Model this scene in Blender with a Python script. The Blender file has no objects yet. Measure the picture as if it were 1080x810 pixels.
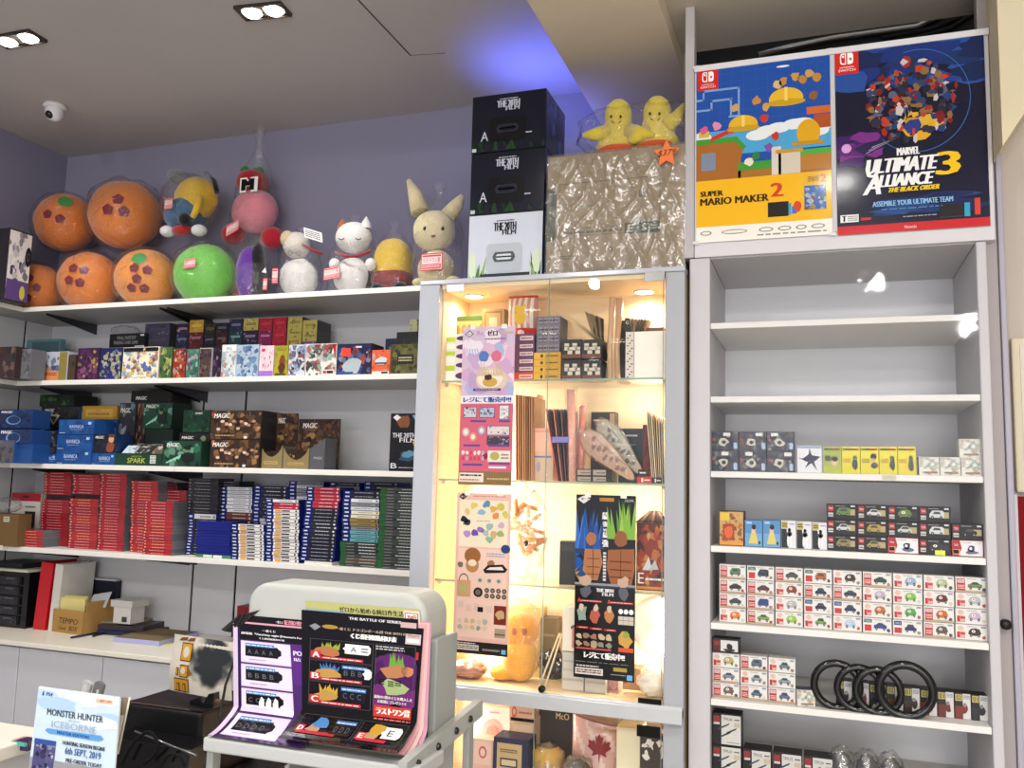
import bpy, math, random
from mathutils import Vector, Matrix, noise
D = bpy.data
COL = bpy.context.scene.collection
scene = bpy.context.scene
R = random.Random(11)
# ------------------------------------------------------------------ camera
CZ = 1.57                                   # eye height above the floor
FPX, W_IMG, H_IMG = 924.8, 1080, 810
YAW, PIT, ROL = (math.radians(a) for a in (19.45, 6.43, 1.45))
cyw, syw, cp, sp, cr, sr = math.cos(YAW), math.sin(YAW), math.cos(PIT), math.sin(PIT), math.cos(ROL), math.sin(ROL)
FW = Vector((-syw * cp, cyw * cp, sp))
_r = Vector((cyw, syw, 0))
_u = _r.cross(FW)
CX = cr * _r + sr * _u
CU = -sr * _r + cr * _u
EYE = Vector((0, 0, CZ))
cam = D.cameras.new('camera')
cam_ob = D.objects.new('camera', cam)
COL.objects.link(cam_ob)
cam.sensor_width = 36
cam.lens = FPX / W_IMG * 36
cam.clip_start = 0.02
cam_ob.matrix_world = Matrix(((CX.x, CU.x, -FW.x, 0), (CX.y, CU.y, -FW.y, 0), (CX.z, CU.z, -FW.z, CZ), (0, 0, 0, 1)))
scene.camera = cam_ob

def P(px, py, Y):
    """point of the plane y=Y seen at a pixel of the photograph"""
    d = CX * ((px - 540) / FPX) - CU * ((py - 405) / FPX) + FW
    return EYE + d * (Y / d.y)

def PZ(px, py, z):
    d = CX * ((px - 540) / FPX) - CU * ((py - 405) / FPX) + FW
    return EYE + d * ((z - CZ) / d.z)

def XA(px, Y, z):
    a = CX - FW * ((px - 540) / FPX)
    return -(a.y * Y + a.z * (z - CZ)) / a.x

def ZA(py, Y, x):
    a = CU + FW * ((py - 405) / FPX)
    return CZ - (a.x * x + a.y * Y) / a.z

# ------------------------------------------------------------------ colours and materials
def lin(c):
    if isinstance(c, str):
        c = c.lstrip('#')
        c = [int(c[i:i + 2], 16) / 255 for i in (0, 2, 4)]
    return tuple((x / 12.92 if x <= .04045 else ((x + .055) / 1.055) ** 2.4) for x in c)

MATS = {}
def mat(name, rough=.5, metal=0, spec=.4, var=.06, vscale=30, bump=0, bscale=60, coat=0, sheen=0, emit=0, stretch=None):
    m = D.materials.new(name)
    m.use_nodes = True
    N, L = m.node_tree.nodes, m.node_tree.links
    b = N['Principled BSDF']
    at = N.new('ShaderNodeAttribute'); at.attribute_name = 'Col'
    tc = N.new('ShaderNodeTexCoord')
    nz = N.new('ShaderNodeTexNoise'); nz.inputs['Scale'].default_value = vscale; nz.inputs['Detail'].default_value = 3
    if stretch:
        mp = N.new('ShaderNodeMapping'); mp.inputs['Scale'].default_value = stretch
        L.new(tc.outputs['Object'], mp.inputs['Vector']); L.new(mp.outputs['Vector'], nz.inputs['Vector'])
    else:
        L.new(tc.outputs['Object'], nz.inputs['Vector'])
    mr = N.new('ShaderNodeMapRange'); mr.inputs['To Min'].default_value = 1 - var; mr.inputs['To Max'].default_value = 1 + var
    L.new(nz.outputs['Fac'], mr.inputs['Value'])
    mx = N.new('ShaderNodeMix'); mx.data_type = 'RGBA'; mx.blend_type = 'MULTIPLY'; mx.inputs['Factor'].default_value = 1
    L.new(at.outputs['Color'], mx.inputs['A']); L.new(mr.outputs['Result'], mx.inputs['B'])
    L.new(mx.outputs['Result'], b.inputs['Base Color'])
    b.inputs['Roughness'].default_value = rough; b.inputs['Metallic'].default_value = metal
    b.inputs['Specular IOR Level'].default_value = spec
    b.inputs['Coat Weight'].default_value = coat; b.inputs['Coat Roughness'].default_value = .08
    b.inputs['Sheen Weight'].default_value = sheen
    if emit:
        L.new(at.outputs['Color'], b.inputs['Emission Color']); b.inputs['Emission Strength'].default_value = emit
    if bump:
        n2 = N.new('ShaderNodeTexNoise'); n2.inputs['Scale'].default_value = bscale; n2.inputs['Detail'].default_value = 4
        L.new(tc.outputs['Object'], n2.inputs['Vector'])
        bp = N.new('ShaderNodeBump'); bp.inputs['Strength'].default_value = bump; bp.inputs['Distance'].default_value = .01
        L.new(n2.outputs['Fac'], bp.inputs['Height']); L.new(bp.outputs['Normal'], b.inputs['Normal'])
    MATS[name] = m

def thin(name, tint, ior, rough, haze, bump=0, bscale=25, detail=3):
    """thin clear sheet: transmission straight through, fresnel reflection, a little haze"""
    m = D.materials.new(name); m.use_nodes = True
    N, L = m.node_tree.nodes, m.node_tree.links
    N.remove(N['Principled BSDF'])
    out = N['Material Output']
    tr = N.new('ShaderNodeBsdfTransparent'); tr.inputs['Color'].default_value = (*tint, 1)
    gl = N.new('ShaderNodeBsdfGlossy'); gl.inputs['Roughness'].default_value = rough
    df = N.new('ShaderNodeBsdfDiffuse'); df.inputs['Color'].default_value = (.85, .85, .87, 1)
    lw = N.new('ShaderNodeLayerWeight'); lw.inputs['Blend'].default_value = .5
    pw = N.new('ShaderNodeMath'); pw.operation = 'POWER'; pw.inputs[1].default_value = 5
    fr = N.new('ShaderNodeMath'); fr.operation = 'MULTIPLY_ADD'; f0 = ((ior - 1) / (ior + 1)) ** 2; fr.inputs[1].default_value = .8; fr.inputs[2].default_value = f0
    L.new(lw.outputs['Facing'], pw.inputs[0]); L.new(pw.outputs[0], fr.inputs[0])
    m1 = N.new('ShaderNodeMixShader'); m1.inputs['Fac'].default_value = haze
    m2 = N.new('ShaderNodeMixShader')
    L.new(tr.outputs[0], m1.inputs[1]); L.new(df.outputs[0], m1.inputs[2])
    L.new(fr.outputs[0], m2.inputs['Fac']); L.new(m1.outputs[0], m2.inputs[1]); L.new(gl.outputs[0], m2.inputs[2])
    L.new(m2.outputs[0], out.inputs['Surface'])
    if bump:
        tc = N.new('ShaderNodeTexCoord')
        n2 = N.new('ShaderNodeTexNoise'); n2.inputs['Scale'].default_value = bscale; n2.inputs['Detail'].default_value = detail
        n2.inputs['Distortion'].default_value = 1.5
        L.new(tc.outputs['Object'], n2.inputs['Vector'])
        bp = N.new('ShaderNodeBump'); bp.inputs['Strength'].default_value = bump; bp.inputs['Distance'].default_value = .02
        L.new(n2.outputs['Fac'], bp.inputs['Height'])
        L.new(bp.outputs['Normal'], gl.inputs['Normal']); L.new(bp.outputs['Normal'], lw.inputs['Normal'])
    MATS[name] = m

mat('card', .42, spec=.35, var=.05, vscale=40)
mat('gloss', .16, spec=.5, var=.05, vscale=25)
mat('matte', .85, spec=.2, var=.06, vscale=18)
mat('poster', .12, spec=.5, var=.05, vscale=6, bump=.05, bscale=7)
mat('paint', .55, spec=.3, var=.035, vscale=9, bump=.02, bscale=14)
mat('board', .38, spec=.4, var=.04, vscale=3, stretch=(.6, 1, 14))
mat('wall', .8, spec=.2, var=.05, vscale=2.5, bump=.03, bscale=40)
mat('wood', .5, spec=.3, var=.12, vscale=6, stretch=(1, 1, 9))
mat('metal', .3, metal=.85, var=.05, vscale=40)
mat('plush', .95, spec=.1, var=.12, vscale=45, bump=.5, bscale=150, sheen=.4)
mat('kraft', .8, spec=.2, var=.1, vscale=22, bump=.06, bscale=90)
mat('lamp', .5, emit=14)
thin('glass', (.985, .995, .99), 1.3, .0, .004)
thin('film', (.99, .99, .993), 1.75, .07, .016, bump=1.0, bscale=22)
thin('wrap', (.985, .985, .98), 2.5, .12, .04, bump=.35, bscale=30)
thin('acrylic', (.985, .988, .99), 1.12, .04, .015, bump=.08, bscale=4, detail=2)
thin('edge', (.35, .62, .5), 1.45, .05, .25)

# ------------------------------------------------------------------ text outlines (built-in font)
_TX = {}
def glyphs(s):
    if s not in _TX:
        c = D.curves.new('t', 'FONT'); c.body = s; c.size = 1; c.resolution_u = 2
        o = D.objects.new('t', c); COL.objects.link(o)
        dg = bpy.context.evaluated_depsgraph_get(); dg.update()
        me = D.meshes.new_from_object(o.evaluated_get(dg))
        V = [(v.co.x, v.co.y) for v in me.vertices]
        F = [tuple(p.vertices) for p in me.polygons]
        D.objects.remove(o); D.curves.remove(c); D.meshes.remove(me)
        if V:
            x0, x1 = min(v[0] for v in V), max(v[0] for v in V)
            y0, y1 = min(v[1] for v in V), max(v[1] for v in V)
            V = [((x - x0) / max(x1 - x0, 1e-6), (y - y0) / max(y1 - y0, 1e-6)) for x, y in V]
        _TX[s] = (V, F)
    return _TX[s]

# ------------------------------------------------------------------ mesh builder
EPS = .0005
class MB:
    def __init__(s):
        s.v, s.f, s.c, s.m, s.sm, s.mats = [], [], [], [], [], []
    def mi(s, m):
        if m not in s.mats: s.mats.append(m)
        return s.mats.index(m)
    def face(s, idx, col, m='card', smooth=False):
        s.f.append(tuple(idx)); s.c.append(lin(col)); s.m.append(s.mi(m)); s.sm.append(smooth)
    def poly(s, pts, col, m='card', smooth=False):
        i = len(s.v); s.v += [Vector(p) for p in pts]
        s.face(range(i, i + len(pts)), col, m, smooth)
        return s
    def box(s, x0, x1, y0, y1, z0, z1, col, m='card', front=None, right=None, top=None, bottom=None):
        i = len(s.v)
        s.v += [Vector(p) for p in ((x0, y0, z0), (x1, y0, z0), (x1, y1, z0), (x0, y1, z0), (x0, y0, z1), (x1, y0, z1), (x1, y1, z1), (x0, y1, z1))]
        for q, c in (((0, 3, 2, 1), bottom or col), ((4, 5, 6, 7), top or col), ((0, 1, 5, 4), front or col), ((1, 2, 6, 5), right or col), ((2, 3, 7, 6), col), ((3, 0, 4, 7), col)):
            s.face([i + k for k in q], c, m)
        return s
    def grid(s, fn, nu, nv, col, m='card', smooth=True, closeu=False):
        i = len(s.v)
        for b in range(nv + 1):
            for a in range(nu if closeu else nu + 1):
                s.v.append(Vector(fn(a / nu, b / nv)))
        st = nu if closeu else nu + 1
        for b in range(nv):
            for a in range(nu):
                a2 = (a + 1) % st if closeu else a + 1
                cc = col(a / nu, b / nv) if callable(col) else col
                s.face((i + b * st + a, i + b * st + a2, i + (b + 1) * st + a2, i + (b + 1) * st + a), cc, m, smooth)
        return s
    def blob(s, c, r, col, m='plush', n=20, k=14, amp=0, fq=3, seed=0, e=1, squash=0, rot=None):
        """ellipsoid; e<1 boxes it up, amp roughens it"""
        c = Vector(c); r = Vector(r) if not isinstance(r, (int, float)) else Vector((r, r, r))
        off = Vector((seed * 7.3, seed * 3.1, seed * 1.7))
        def fn(u, v):
            a, b = 2 * math.pi * u, math.pi * (v - .5)
            g = lambda t: math.copysign(abs(t) ** e, t)
            p = Vector((g(math.cos(b)) * g(math.cos(a)), g(math.cos(b)) * g(math.sin(a)), g(math.sin(b))))
            d = 1 + amp * noise.noise(p * fq + off)
            if squash and p.z < 0: d *= 1 + squash * p.z * 0.5
            q = Vector((p.x * r.x * d, p.y * r.y * d, p.z * r.z * d))
            if rot: q = Matrix.Rotation(rot[0], 3, rot[1]) @ q
            return c + q
        return s.grid(fn, n, k, col, m, closeu=True)
    def lathe(s, c, prof, col, m='gloss', n=20, axis='z', smooth=True, sx=1):
        c = Vector(c)
        def fn(u, v):
            t = v * (len(prof) - 1); i = min(int(t), len(prof) - 2); w = t - i
            r = prof[i][0] * (1 - w) + prof[i + 1][0] * w; h = prof[i][1] * (1 - w) + prof[i + 1][1] * w
            a = 2 * math.pi * u
            q = (r * math.cos(a) * sx, r * math.sin(a), h)
            if axis == 'y': q = (q[0], q[2], q[1])
            if axis == 'x': q = (q[2], q[0], q[1])
            return c + Vector(q)
        return s.grid(fn, n, len(prof) - 1, col, m, smooth=smooth, closeu=True)
    def tube(s, pts, r, col, m='gloss', n=8, caps=True):
        pts = [Vector(p) for p in pts]; rings = []
        for k, p in enumerate(pts):
            t = (pts[min(k + 1, len(pts) - 1)] - pts[max(k - 1, 0)]).normalized()
            a = t.orthogonal().normalized() if k == 0 else (rings[-1][1] - t * rings[-1][1].dot(t)).normalized()
            rings.append((p, a, t.cross(a), r[k] if isinstance(r, (list, tuple)) else r))
        i = len(s.v)
        for p, a, b, q in rings:
            for j in range(n):
                w = 2 * math.pi * j / n; s.v.append(p + (a * math.cos(w) + b * math.sin(w)) * q)
        for k in range(len(rings) - 1):
            for j in range(n):
                j2 = (j + 1) % n
                s.face((i + k * n + j, i + k * n + j2, i + (k + 1) * n + j2, i + (k + 1) * n + j), col, m, True)
        if caps:
            s.face([i + j for j in range(n)][::-1], col, m); s.face([i + (len(rings) - 1) * n + j for j in range(n)], col, m)
        return s
    def prism(s, pts, y0, y1, col, m='card', front=None, smooth=False):
        """outline of (x,z) extruded in y, front at y0"""
        n = len(pts); i = len(s.v)
        s.v += [Vector((x, y0, z)) for x, z in pts] + [Vector((x, y1, z)) for x, z in pts]
        s.face(range(i, i + n), front or col, m); s.face([i + n + k for k in range(n)][::-1], col, m)
        for k in range(n):
            k2 = (k + 1) % n; s.face((i + k, i + n + k, i + n + k2, i + k2), col, m, smooth)
        return s
    def turn(s, ang, pivot, axis='Z', start=0):
        M = Matrix.Rotation(ang, 3, axis); p = Vector(pivot)
        for k in range(start, len(s.v)): s.v[k] = M @ (s.v[k] - p) + p
        return s
    def build(s, name, parent=None, loc=None, mesh_only=False):
        off = Vector((0, 0, 0))
        if parent:
            q = parent
            while q: off += q.location; q = q.parent
        elif loc is not None: off = Vector(loc)
        else:
            xs, ys, zs = zip(*((v.x, v.y, v.z) for v in s.v))
            off = Vector(((min(xs) + max(xs)) / 2, (min(ys) + max(ys)) / 2, min(zs)))
        me = D.meshes.new(name)
        me.from_pydata([tuple(v - off) for v in s.v], [], s.f)
        for m in s.mats: me.materials.append(MATS[m])
        me.polygons.foreach_set('material_index', s.m)
        me.polygons.foreach_set('use_smooth', s.sm)
        at = me.color_attributes.new('Col', 'FLOAT_COLOR', 'CORNER')
        buf = []
        for f, c in zip(s.f, s.c): buf += [c[0], c[1], c[2], 1.0] * len(f)
        at.data.foreach_set('color', buf)
        me.update()
        if mesh_only: return me, off
        o = D.objects.new(name, me); COL.objects.link(o)
        if parent: o.parent = parent
        else: o.location = off
        return o

def tag(o, label=None, cat=None, group=None, kind=None):
    if label: o['label'] = label
    if cat: o['category'] = cat
    if group: o['group'] = group
    if kind: o['kind'] = kind
    return o
def thing(name, label, cat, loc, group=None):
    o = D.objects.new(name, None); COL.objects.link(o); o.location = Vector(loc); o.empty_display_size = .05
    return tag(o, label, cat, group)
def struct(mb, name, bevel=0):
    o = mb.build(name); o['kind'] = 'structure'
    if bevel: bev(o, bevel)
    return o
def bev(o, w=.003, seg=2):
    b = o.modifiers.new('bevel', 'BEVEL'); b.width = w; b.segments = seg; b.limit_method = 'ANGLE'; b.angle_limit = math.radians(50)
    return o

# ------------------------------------------------------------------ printing on surfaces
class Fr:
    """flat printing frame: u right, v up, in metres; or any mapping fn(u,v,layer)"""
    def __init__(s, o=None, ux=(1, 0, 0), uy=(0, 0, 1), fn=None, w=1, h=1):
        s.w, s.h, s.fn = w, h, fn
        if not fn:
            s.o, s.ux, s.uy = Vector(o), Vector(ux), Vector(uy); s.n = s.ux.cross(s.uy).normalized()
    def at(s, u, v, l=1):
        u *= s.w; v *= s.h
        if s.fn: return s.fn(u, v, l * EPS)
        return s.o + s.ux * u + s.uy * v + s.n * (l * EPS)
def front(x0, x1, y, z0, z1):
    return Fr((x0, y, z0), (1, 0, 0), (0, 0, 1), w=x1 - x0, h=z1 - z0)
def rightside(x, y0, y1, z0, z1):
    return Fr((x, y0, z0), (0, 1, 0), (0, 0, 1), w=y1 - y0, h=z1 - z0)
def rect(mb, fr, u0, v0, u1, v1, col, l=1, m='card', nu=1, nv=1):
    mb.grid(lambda a, b: fr.at(u0 + (u1 - u0) * a, v0 + (v1 - v0) * b, l), nu, nv, col, m, smooth=False)
def pol(mb, fr, pts, col, l=1, m='card'):
    mb.poly([fr.at(u, v, l) for u, v in pts], col, m)
def oval(mb, fr, u, v, ru, rv, col, l=1, m='card', n=12, rag=0, box=None, rng=R, a0=0):
    pts = []
    for k in range(n):
        a = a0 + 2 * math.pi * k / n; q = 1 + rag * rng.uniform(-1, 1)
        x, y = u + ru * q * math.cos(a), v + rv * q * math.sin(a)
        if box: x, y = min(max(x, box[0]), box[2]), min(max(y, box[1]), box[3])
        pts.append((x, y))
    pol(mb, fr, pts, col, l, m)
def text(mb, fr, s, u0, v0, u1, v1, col, l=2, m='card', shear=0, bold=0):
    V, F = glyphs(s)
    for k in range(bold + 1):
        i = len(mb.v); du = k * .004
        for a, b in V:
            mb.v.append(fr.at(u0 + (u1 - u0) * a + shear * (b - .5) * (u1 - u0) + du, v0 + (v1 - v0) * b, l + k * .2))
        for f in F: mb.face([i + j for j in f], col, m)
def mixc(a, b, t):
    p, q = ([int(c.lstrip('#')[i:i + 2], 16) for i in (0, 2, 4)] for c in (a, b))
    return '#%02x%02x%02x' % tuple(int((x + (y - x) * t) * .9) for x, y in zip(p, q))
def art(mb, fr, box, pal, n, seed, l=1, m='card', size=.22):
    """an abstract printed illustration: overlapping patches of colour"""
    rg = random.Random(seed); u0, v0, u1, v1 = box; n = int(n * 2.3); size *= .72
    rect(mb, fr, u0, v0, u1, v1, pal[0], l, m)
    asp = fr.w * (u1 - u0) / max(fr.h * (v1 - v0), 1e-6)
    for k in range(n):
        u, v = rg.uniform(u0, u1), rg.uniform(v0, v1)
        s_ = size * rg.uniform(.3, 1) * (1 - .5 * k / n)
        oval(mb, fr, u, v, s_ * (u1 - u0) / max(asp, .6) ** .5, s_ * (v1 - v0) * min(max(asp, .6), 1.6) ** .5, mixc(rg.choice(pal[1:]), pal[0], rg.uniform(.1, .5)), l + .3 + k * .05, m, rg.randint(5, 9), .45, box, rg, rg.uniform(0, 3))
def fine(mb, fr, u0, v0, u1, v1, col, rows, seed=0, l=2, m='card'):
    """small print: rows of short dashes"""
    rg = random.Random(seed); dv = (v1 - v0) / rows
    for r in range(rows):
        u = u0
        while u < u1:
            w = rg.uniform(.06, .2) * (u1 - u0)
            rect(mb, fr, u, v0 + r * dv + dv * .25, min(u + w, u1), v0 + r * dv + dv * .75, col, l, m); u += w + .03 * (u1 - u0)
ORD = ['', 'first', 'second', 'third', 'fourth', 'fifth', 'sixth', 'seventh', 'eighth', 'ninth', 'tenth', 'eleventh', 'twelfth', 'thirteenth', 'fourteenth',
       'fifteenth', 'sixteenth', 'seventeenth', 'eighteenth', 'nineteenth', 'twentieth', 'twenty-first', 'twenty-second', 'twenty-third', 'twenty-fourth',
       'twenty-fifth', 'twenty-sixth', 'twenty-seventh', 'twenty-eighth', 'twenty-ninth', 'thirtieth']
# ================================================================== ROOM
S1, S2, S3, S4 = CZ + .753, CZ + .409, CZ + .033, CZ - .338      # tops of the wall shelves
CT = CZ - .715                                                     # worktop
CEIL, BEAM, RCEIL = CZ + 1.634, CZ + 1.434, CZ + 1.50
WY, LX = 3.40, -3.70                                               # back wall, left wall
YS = 3.03                                                          # front edge of the wall shelves
CABT = CZ + .657

struct(MB().box(LX, 2.2, -6.6, WY, -.05, 0, '#b4b0a8', 'gloss'), 'floor')
LAV, PAN = '#8b899f', '#cbcbd0'
struct(MB().box(LX, 1.9, WY, WY + .1, 0, CEIL + .34, LAV, 'wall'), 'wall_back')
struct(MB().box(LX - .1, LX, -6.6, WY + .1, 0, CEIL, '#85839a', 'wall'), 'wall_left')
struct(MB().box(2.2, 2.3, -6.6, WY, 0, CEIL + .34, '#b8b2aa', 'wall'), 'wall_right')
CE = '#b8b3b1'
m = MB().box(LX, -.80, -6.6, WY, CEIL, CEIL + .08, CE, 'wall')
struct(m, 'ceiling')
struct(MB().box(-.81, -.437, -6.6, WY, BEAM, CEIL + .08, '#dccdb6', 'wall'), 'beam')
m = MB().box(-.437, 2.2, -6.6, 2.93, RCEIL, RCEIL + .05, '#cdc3b4', 'wall')
m.box(-.437, 2.2, 2.9, WY, CEIL + .3, CEIL + .32, '#1c1b1a', 'matte')  # near-black lid: the void's shade put into its colour
struct(m, 'ceiling_right')
struct(MB().box(-.43, 2.19, 3.05, 3.07, CZ + 1.2, CEIL + .29, '#1c1b1a', 'matte'), 'void_shade_panel')  # dark panel added to stand in for the shade above the header
# seams of a ceiling hatch
m = MB()
a, b, c = PZ(374, -4, CEIL - .001), PZ(433, 58.5, CEIL - .001), PZ(470, 56, CEIL - .001)
m.tube([a, b], .0025, '#3a3634', 'matte', 5); m.tube([b, c], .0015, '#7a7470', 'matte', 5)
struct(m, 'trim_ceiling')

# slatwall panels with dark slotted uprights behind the shelves
m = MB()
sx = [LX + .004] + [P(px, 625, WY - .01).x for px in (202.5, 248)] + [-1.2]
for k in range(3):
    m.box(sx[k] + .006, sx[k + 1] - .006, WY - .014, WY - .002, CT, S1, PAN, 'board')
    m.box(sx[k + 1] - .006, sx[k + 1] + .006, WY - .008, WY - .002, CT, S1, '#151515', 'metal')
struct(m, 'trim_back_panels')
m = MB()
m.box(LX, LX + .012, 1.6, 3.22, CT, S1, PAN, 'board'); m.box(LX + .001, LX + .010, 3.22, 3.23, CT, S1, '#151515', 'metal')
m.box(LX, LX + .012, 3.23, WY - .015, CT, S1, PAN, 'board')
struct(m, 'trim_left_panels')

# ------------------------------------------------------------------ wall shelves
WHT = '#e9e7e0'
jx = [XA(199, YS, S1), XA(196, YS, S2), XA(184, YS, S3), XA(183, YS, S4)]
CXE = -1.25                                                        # shelves end against the display cabinet
LSX = -3.485
def bracket(mb, x, z, y0, y1, dx=.004):
    mb.prism([(y0, z - .003), (y1, z - .003), (y1, z - .13)], x - dx, x + dx, '#4c4c50', 'metal')
def shelf(name, label, x0, x1, y0, z, brx, th=.022):
    r = thing(name, label, 'shelf', ((x0 + x1) / 2, y0, z - th))
    bev(MB().box(x0, x1, y0, WY - .015, z - th, z, WHT, 'board', bottom='#9c9a97').build('board', r), .002)  # underside coloured darker to paint in the shade beneath the board
    for bx in brx:
        mb = MB(); i = len(mb.v)
        pts = [(bx - .003, WY - .016, z - th), (bx - .003, y0 + .05, z - th), (bx - .003, y0 + .05, z - th - .008), (bx - .003, WY - .016, z - th - .05)]
        mb.poly(pts, '#4c4c50', 'metal'); mb.poly([(bx + .003, y, q) for _, y, q in pts[::-1]], '#4c4c50', 'metal')
        for k in range(4):
            p, q = pts[k], pts[(k + 1) % 4]
            mb.poly([p, (bx + .003, p[1], p[2]), (bx + .003, q[1], q[2]), q], '#4c4c50', 'metal')
        mb.build('bracket', r)
lv = ['top', 'second', 'third', 'fourth']
wh = ['holding the plush toys', 'holding the collectible boxes', 'holding the trading card boxes', 'holding the stacked game cases']
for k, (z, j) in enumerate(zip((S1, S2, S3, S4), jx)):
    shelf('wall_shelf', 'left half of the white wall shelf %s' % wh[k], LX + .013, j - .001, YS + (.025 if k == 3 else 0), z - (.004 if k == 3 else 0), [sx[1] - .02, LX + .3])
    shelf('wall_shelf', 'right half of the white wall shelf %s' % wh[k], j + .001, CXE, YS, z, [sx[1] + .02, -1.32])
    r = tag(bev(MB().box(LX + .013, LSX, 1.7, YS - .002 + (.025 if k == 3 else 0), z - .022, z, WHT, 'board', bottom='#9c9a97').build('side_shelf'), .002),  # same shade painted into the underside here
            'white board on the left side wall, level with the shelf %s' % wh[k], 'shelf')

# ------------------------------------------------------------------ worktop and base cabinets
tag(bev(MB().box(LX + .002, -1.25, 2.893, WY - .016, CT - .02, CT, '#e6e2d4', 'board').build('worktop'), .003),
    'long white worktop with the red binder and cardboard box on it', 'counter')
BC = '#c6c7cc'
dx = [LX + .005, XA(20, 2.92, CT - .1), XA(108.5, 2.92, CT - .1)]
dx.append(2 * dx[2] - dx[1]); dx.append(dx[3] + dx[2] - dx[1])
for k in range(4):
    r = thing('base_cabinet', ['narrow white base cabinet in the corner under the worktop', 'white base cabinet under the worktop, below the cardboard box',
              'white base cabinet under the worktop, below the stacked books', 'white base cabinet under the worktop, behind the poster stand'][k], 'cabinet', (dx[k], 2.92, 0))
    MB().box(dx[k] + .002, dx[k + 1] - .002, 2.935, WY - .02, .0, CT - .021, '#bfc0c6', 'board').build('body', r)
    bev(MB().box(dx[k] + .002, dx[k + 1] - .002, 2.915, 2.933, .08, CT - .03, BC, 'board').build('door', r), .002)

# ------------------------------------------------------------------ things on the ceiling
c = PZ(58, 111, CEIL)
r = thing('security_camera', 'white dome security camera on the ceiling near the left corner', 'camera', c)
MB().lathe(c, [(0, 0), (.048, 0), (.05, -.012), (.046, -.018), (0, -.018)], '#d8d8da', 'gloss').build('mounting_ring', r)
b = MB().blob(c + Vector((0, 0, -.035)), (.04, .04, .04), '#dcdce0', 'gloss').build('dome', r)
MB().blob(c + Vector((.002, -.022, -.052)), (.020, .022, .018), '#0c0c10', 'gloss').build('lens', b)

def lamp_pair(a, b, label, zc=CEIL):
    a, b = Vector(a), Vector(b); mid = (a + b) / 2; d = (b - a).normalized(); n = Vector((-d.y, d.x, 0)); ln = (b - a).length / 2 + .048
    r = thing('twin_downlight', label, 'ceiling light', mid, 'twin ceiling lights')
    mb = MB()
    for s0, s1, t0, t1 in ((-ln, ln, -.044, -.038), (-ln, ln, .038, .044), (-ln, -ln + .006, -.038, .038), (ln - .006, ln, -.038, .038)):
        q = [mid + d * x + n * y for x, y in ((s0, t0), (s1, t0), (s1, t1), (s0, t1))]
        mb.poly([p + Vector((0, 0, -.012)) for p in q[::-1]], '#5a5450', 'metal')
        for k in range(4): mb.poly([q[k], q[(k + 1) % 4], q[(k + 1) % 4] + Vector((0, 0, -.012)), q[k] + Vector((0, 0, -.012))], '#5a5450', 'metal')
    mb.build('frame', r)
    for p in (a, b):
        h_ = MB().lathe(p, [(.040, 0), (.040, -.006), (.036, -.008), (.035, -.004), (0, -.004)], '#8a8480', 'metal').build('lamp_housing', r)
        MB().lathe(p, [(.036, -.007), (.024, -.018), (0, -.022)], '#fff6e6', 'lamp').build('bulb', h_)
def area(name, loc, size, power, col, rot=(0, 0, 0), spread=180, sy=None):
    l = D.lights.new(name, 'AREA'); l.energy = power; l.color = col; l.shape = 'RECTANGLE' if sy else 'DISK'; l.size = size
    if sy: l.size_y = sy
    l.spread = math.radians(spread)
    o = D.objects.new(name, l); COL.objects.link(o); o.location = loc; o.rotation_euler = rot
    return o
KW = (1, .965, .92)
prs = [((8, 42), (30, 38)), ((266, 11.5), (289, 9))]
for k, (p, q) in enumerate(prs):
    a, b = PZ(*p, CEIL), PZ(*q, CEIL)
    lamp_pair(a, b, ['pair of lit ceiling spots at the far left of the ceiling', 'pair of lit ceiling spots above the pink bagged plush'][k])
    area('spot_light', (a + b) / 2 - Vector((0, 0, .03)), .16, 11, KW, (0, 0, 0), 125)
# round shop downlights nearer the front of the shop: they mirror in the cabinet's glass
def mirror_lamp(px, py, z):
    d = (P(px, py, 1) - EYE); t = (z - CZ) / d.z
    return Vector((d.x * t, 2 * 2.574 - t, z))
for k, (px, py) in enumerate(((561, 326), (579, 351), (626, 379), (652, 360))):
    c = mirror_lamp(px, py, CEIL if k in (0, 1) else CEIL - .02)
    r = thing('round_downlight', 'round shop ceiling downlight mirrored in the glass cabinet doors', 'ceiling light', c, 'round ceiling lights')
    rg0 = MB().lathe(c, [(.095, 0), (.095, -.008), (.083, -.01), (.08, -.004)], '#e8e4dc', 'gloss'); rg0 = rg0.build('ring', r)
    MB().lathe(c, [(.08, -.004), (.04, -.006), (0, -.006)], '#fff4e2', 'lamp').build('diffuser', rg0)
    area('downlight', c - Vector((0, 0, .02)), .16, 16, KW, (0, 0, 0), 150)
for x, y in ((-2.6, .6), (-1.2, 1.0), (.1, .9), (1.2, .8), (-2.2, -1.2), (-.4, -1.2), (1.2, -1.2)):
    z = (RCEIL if x > -.43 else CEIL) - .03
    area('downlight', (x, y, z), .16, 12, KW, (0, 0, 0), 150)  # unseen lamps without fixtures, added for general light
# unseen spotlights added further forward, tipped to brighten the shelves
for x, y, e in ((-2.9, -1.0, 5), (-1.6, -1.2, 12), (.35, -1.0, 9), (1.4, -.6, 9), (-.6, -2.2, 9), (1.2, -2.8, 12)):
    area('fill_spot', (x, y, (RCEIL if x > -.43 else CEIL) - .12), .08, e, (1, .975, .945), (math.radians(64), 0, 0), 150)
# broad fill light added behind the camera to brighten the shelf interiors
area('frontal_fill_light', (1.0, -3.6, 1.5), 3.8, 165, (1, .985, .97), (math.radians(90), 0, math.radians(8)), 180, sy=1.9)
# blue LED glow behind the boxes on top of the display cabinet
area('blue_led_light', (-1.12, 3.12, CABT + .60), .2, 2.4, (.12, .16, 1), (math.radians(180), math.radians(24), 0), 115, .2)

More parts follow.
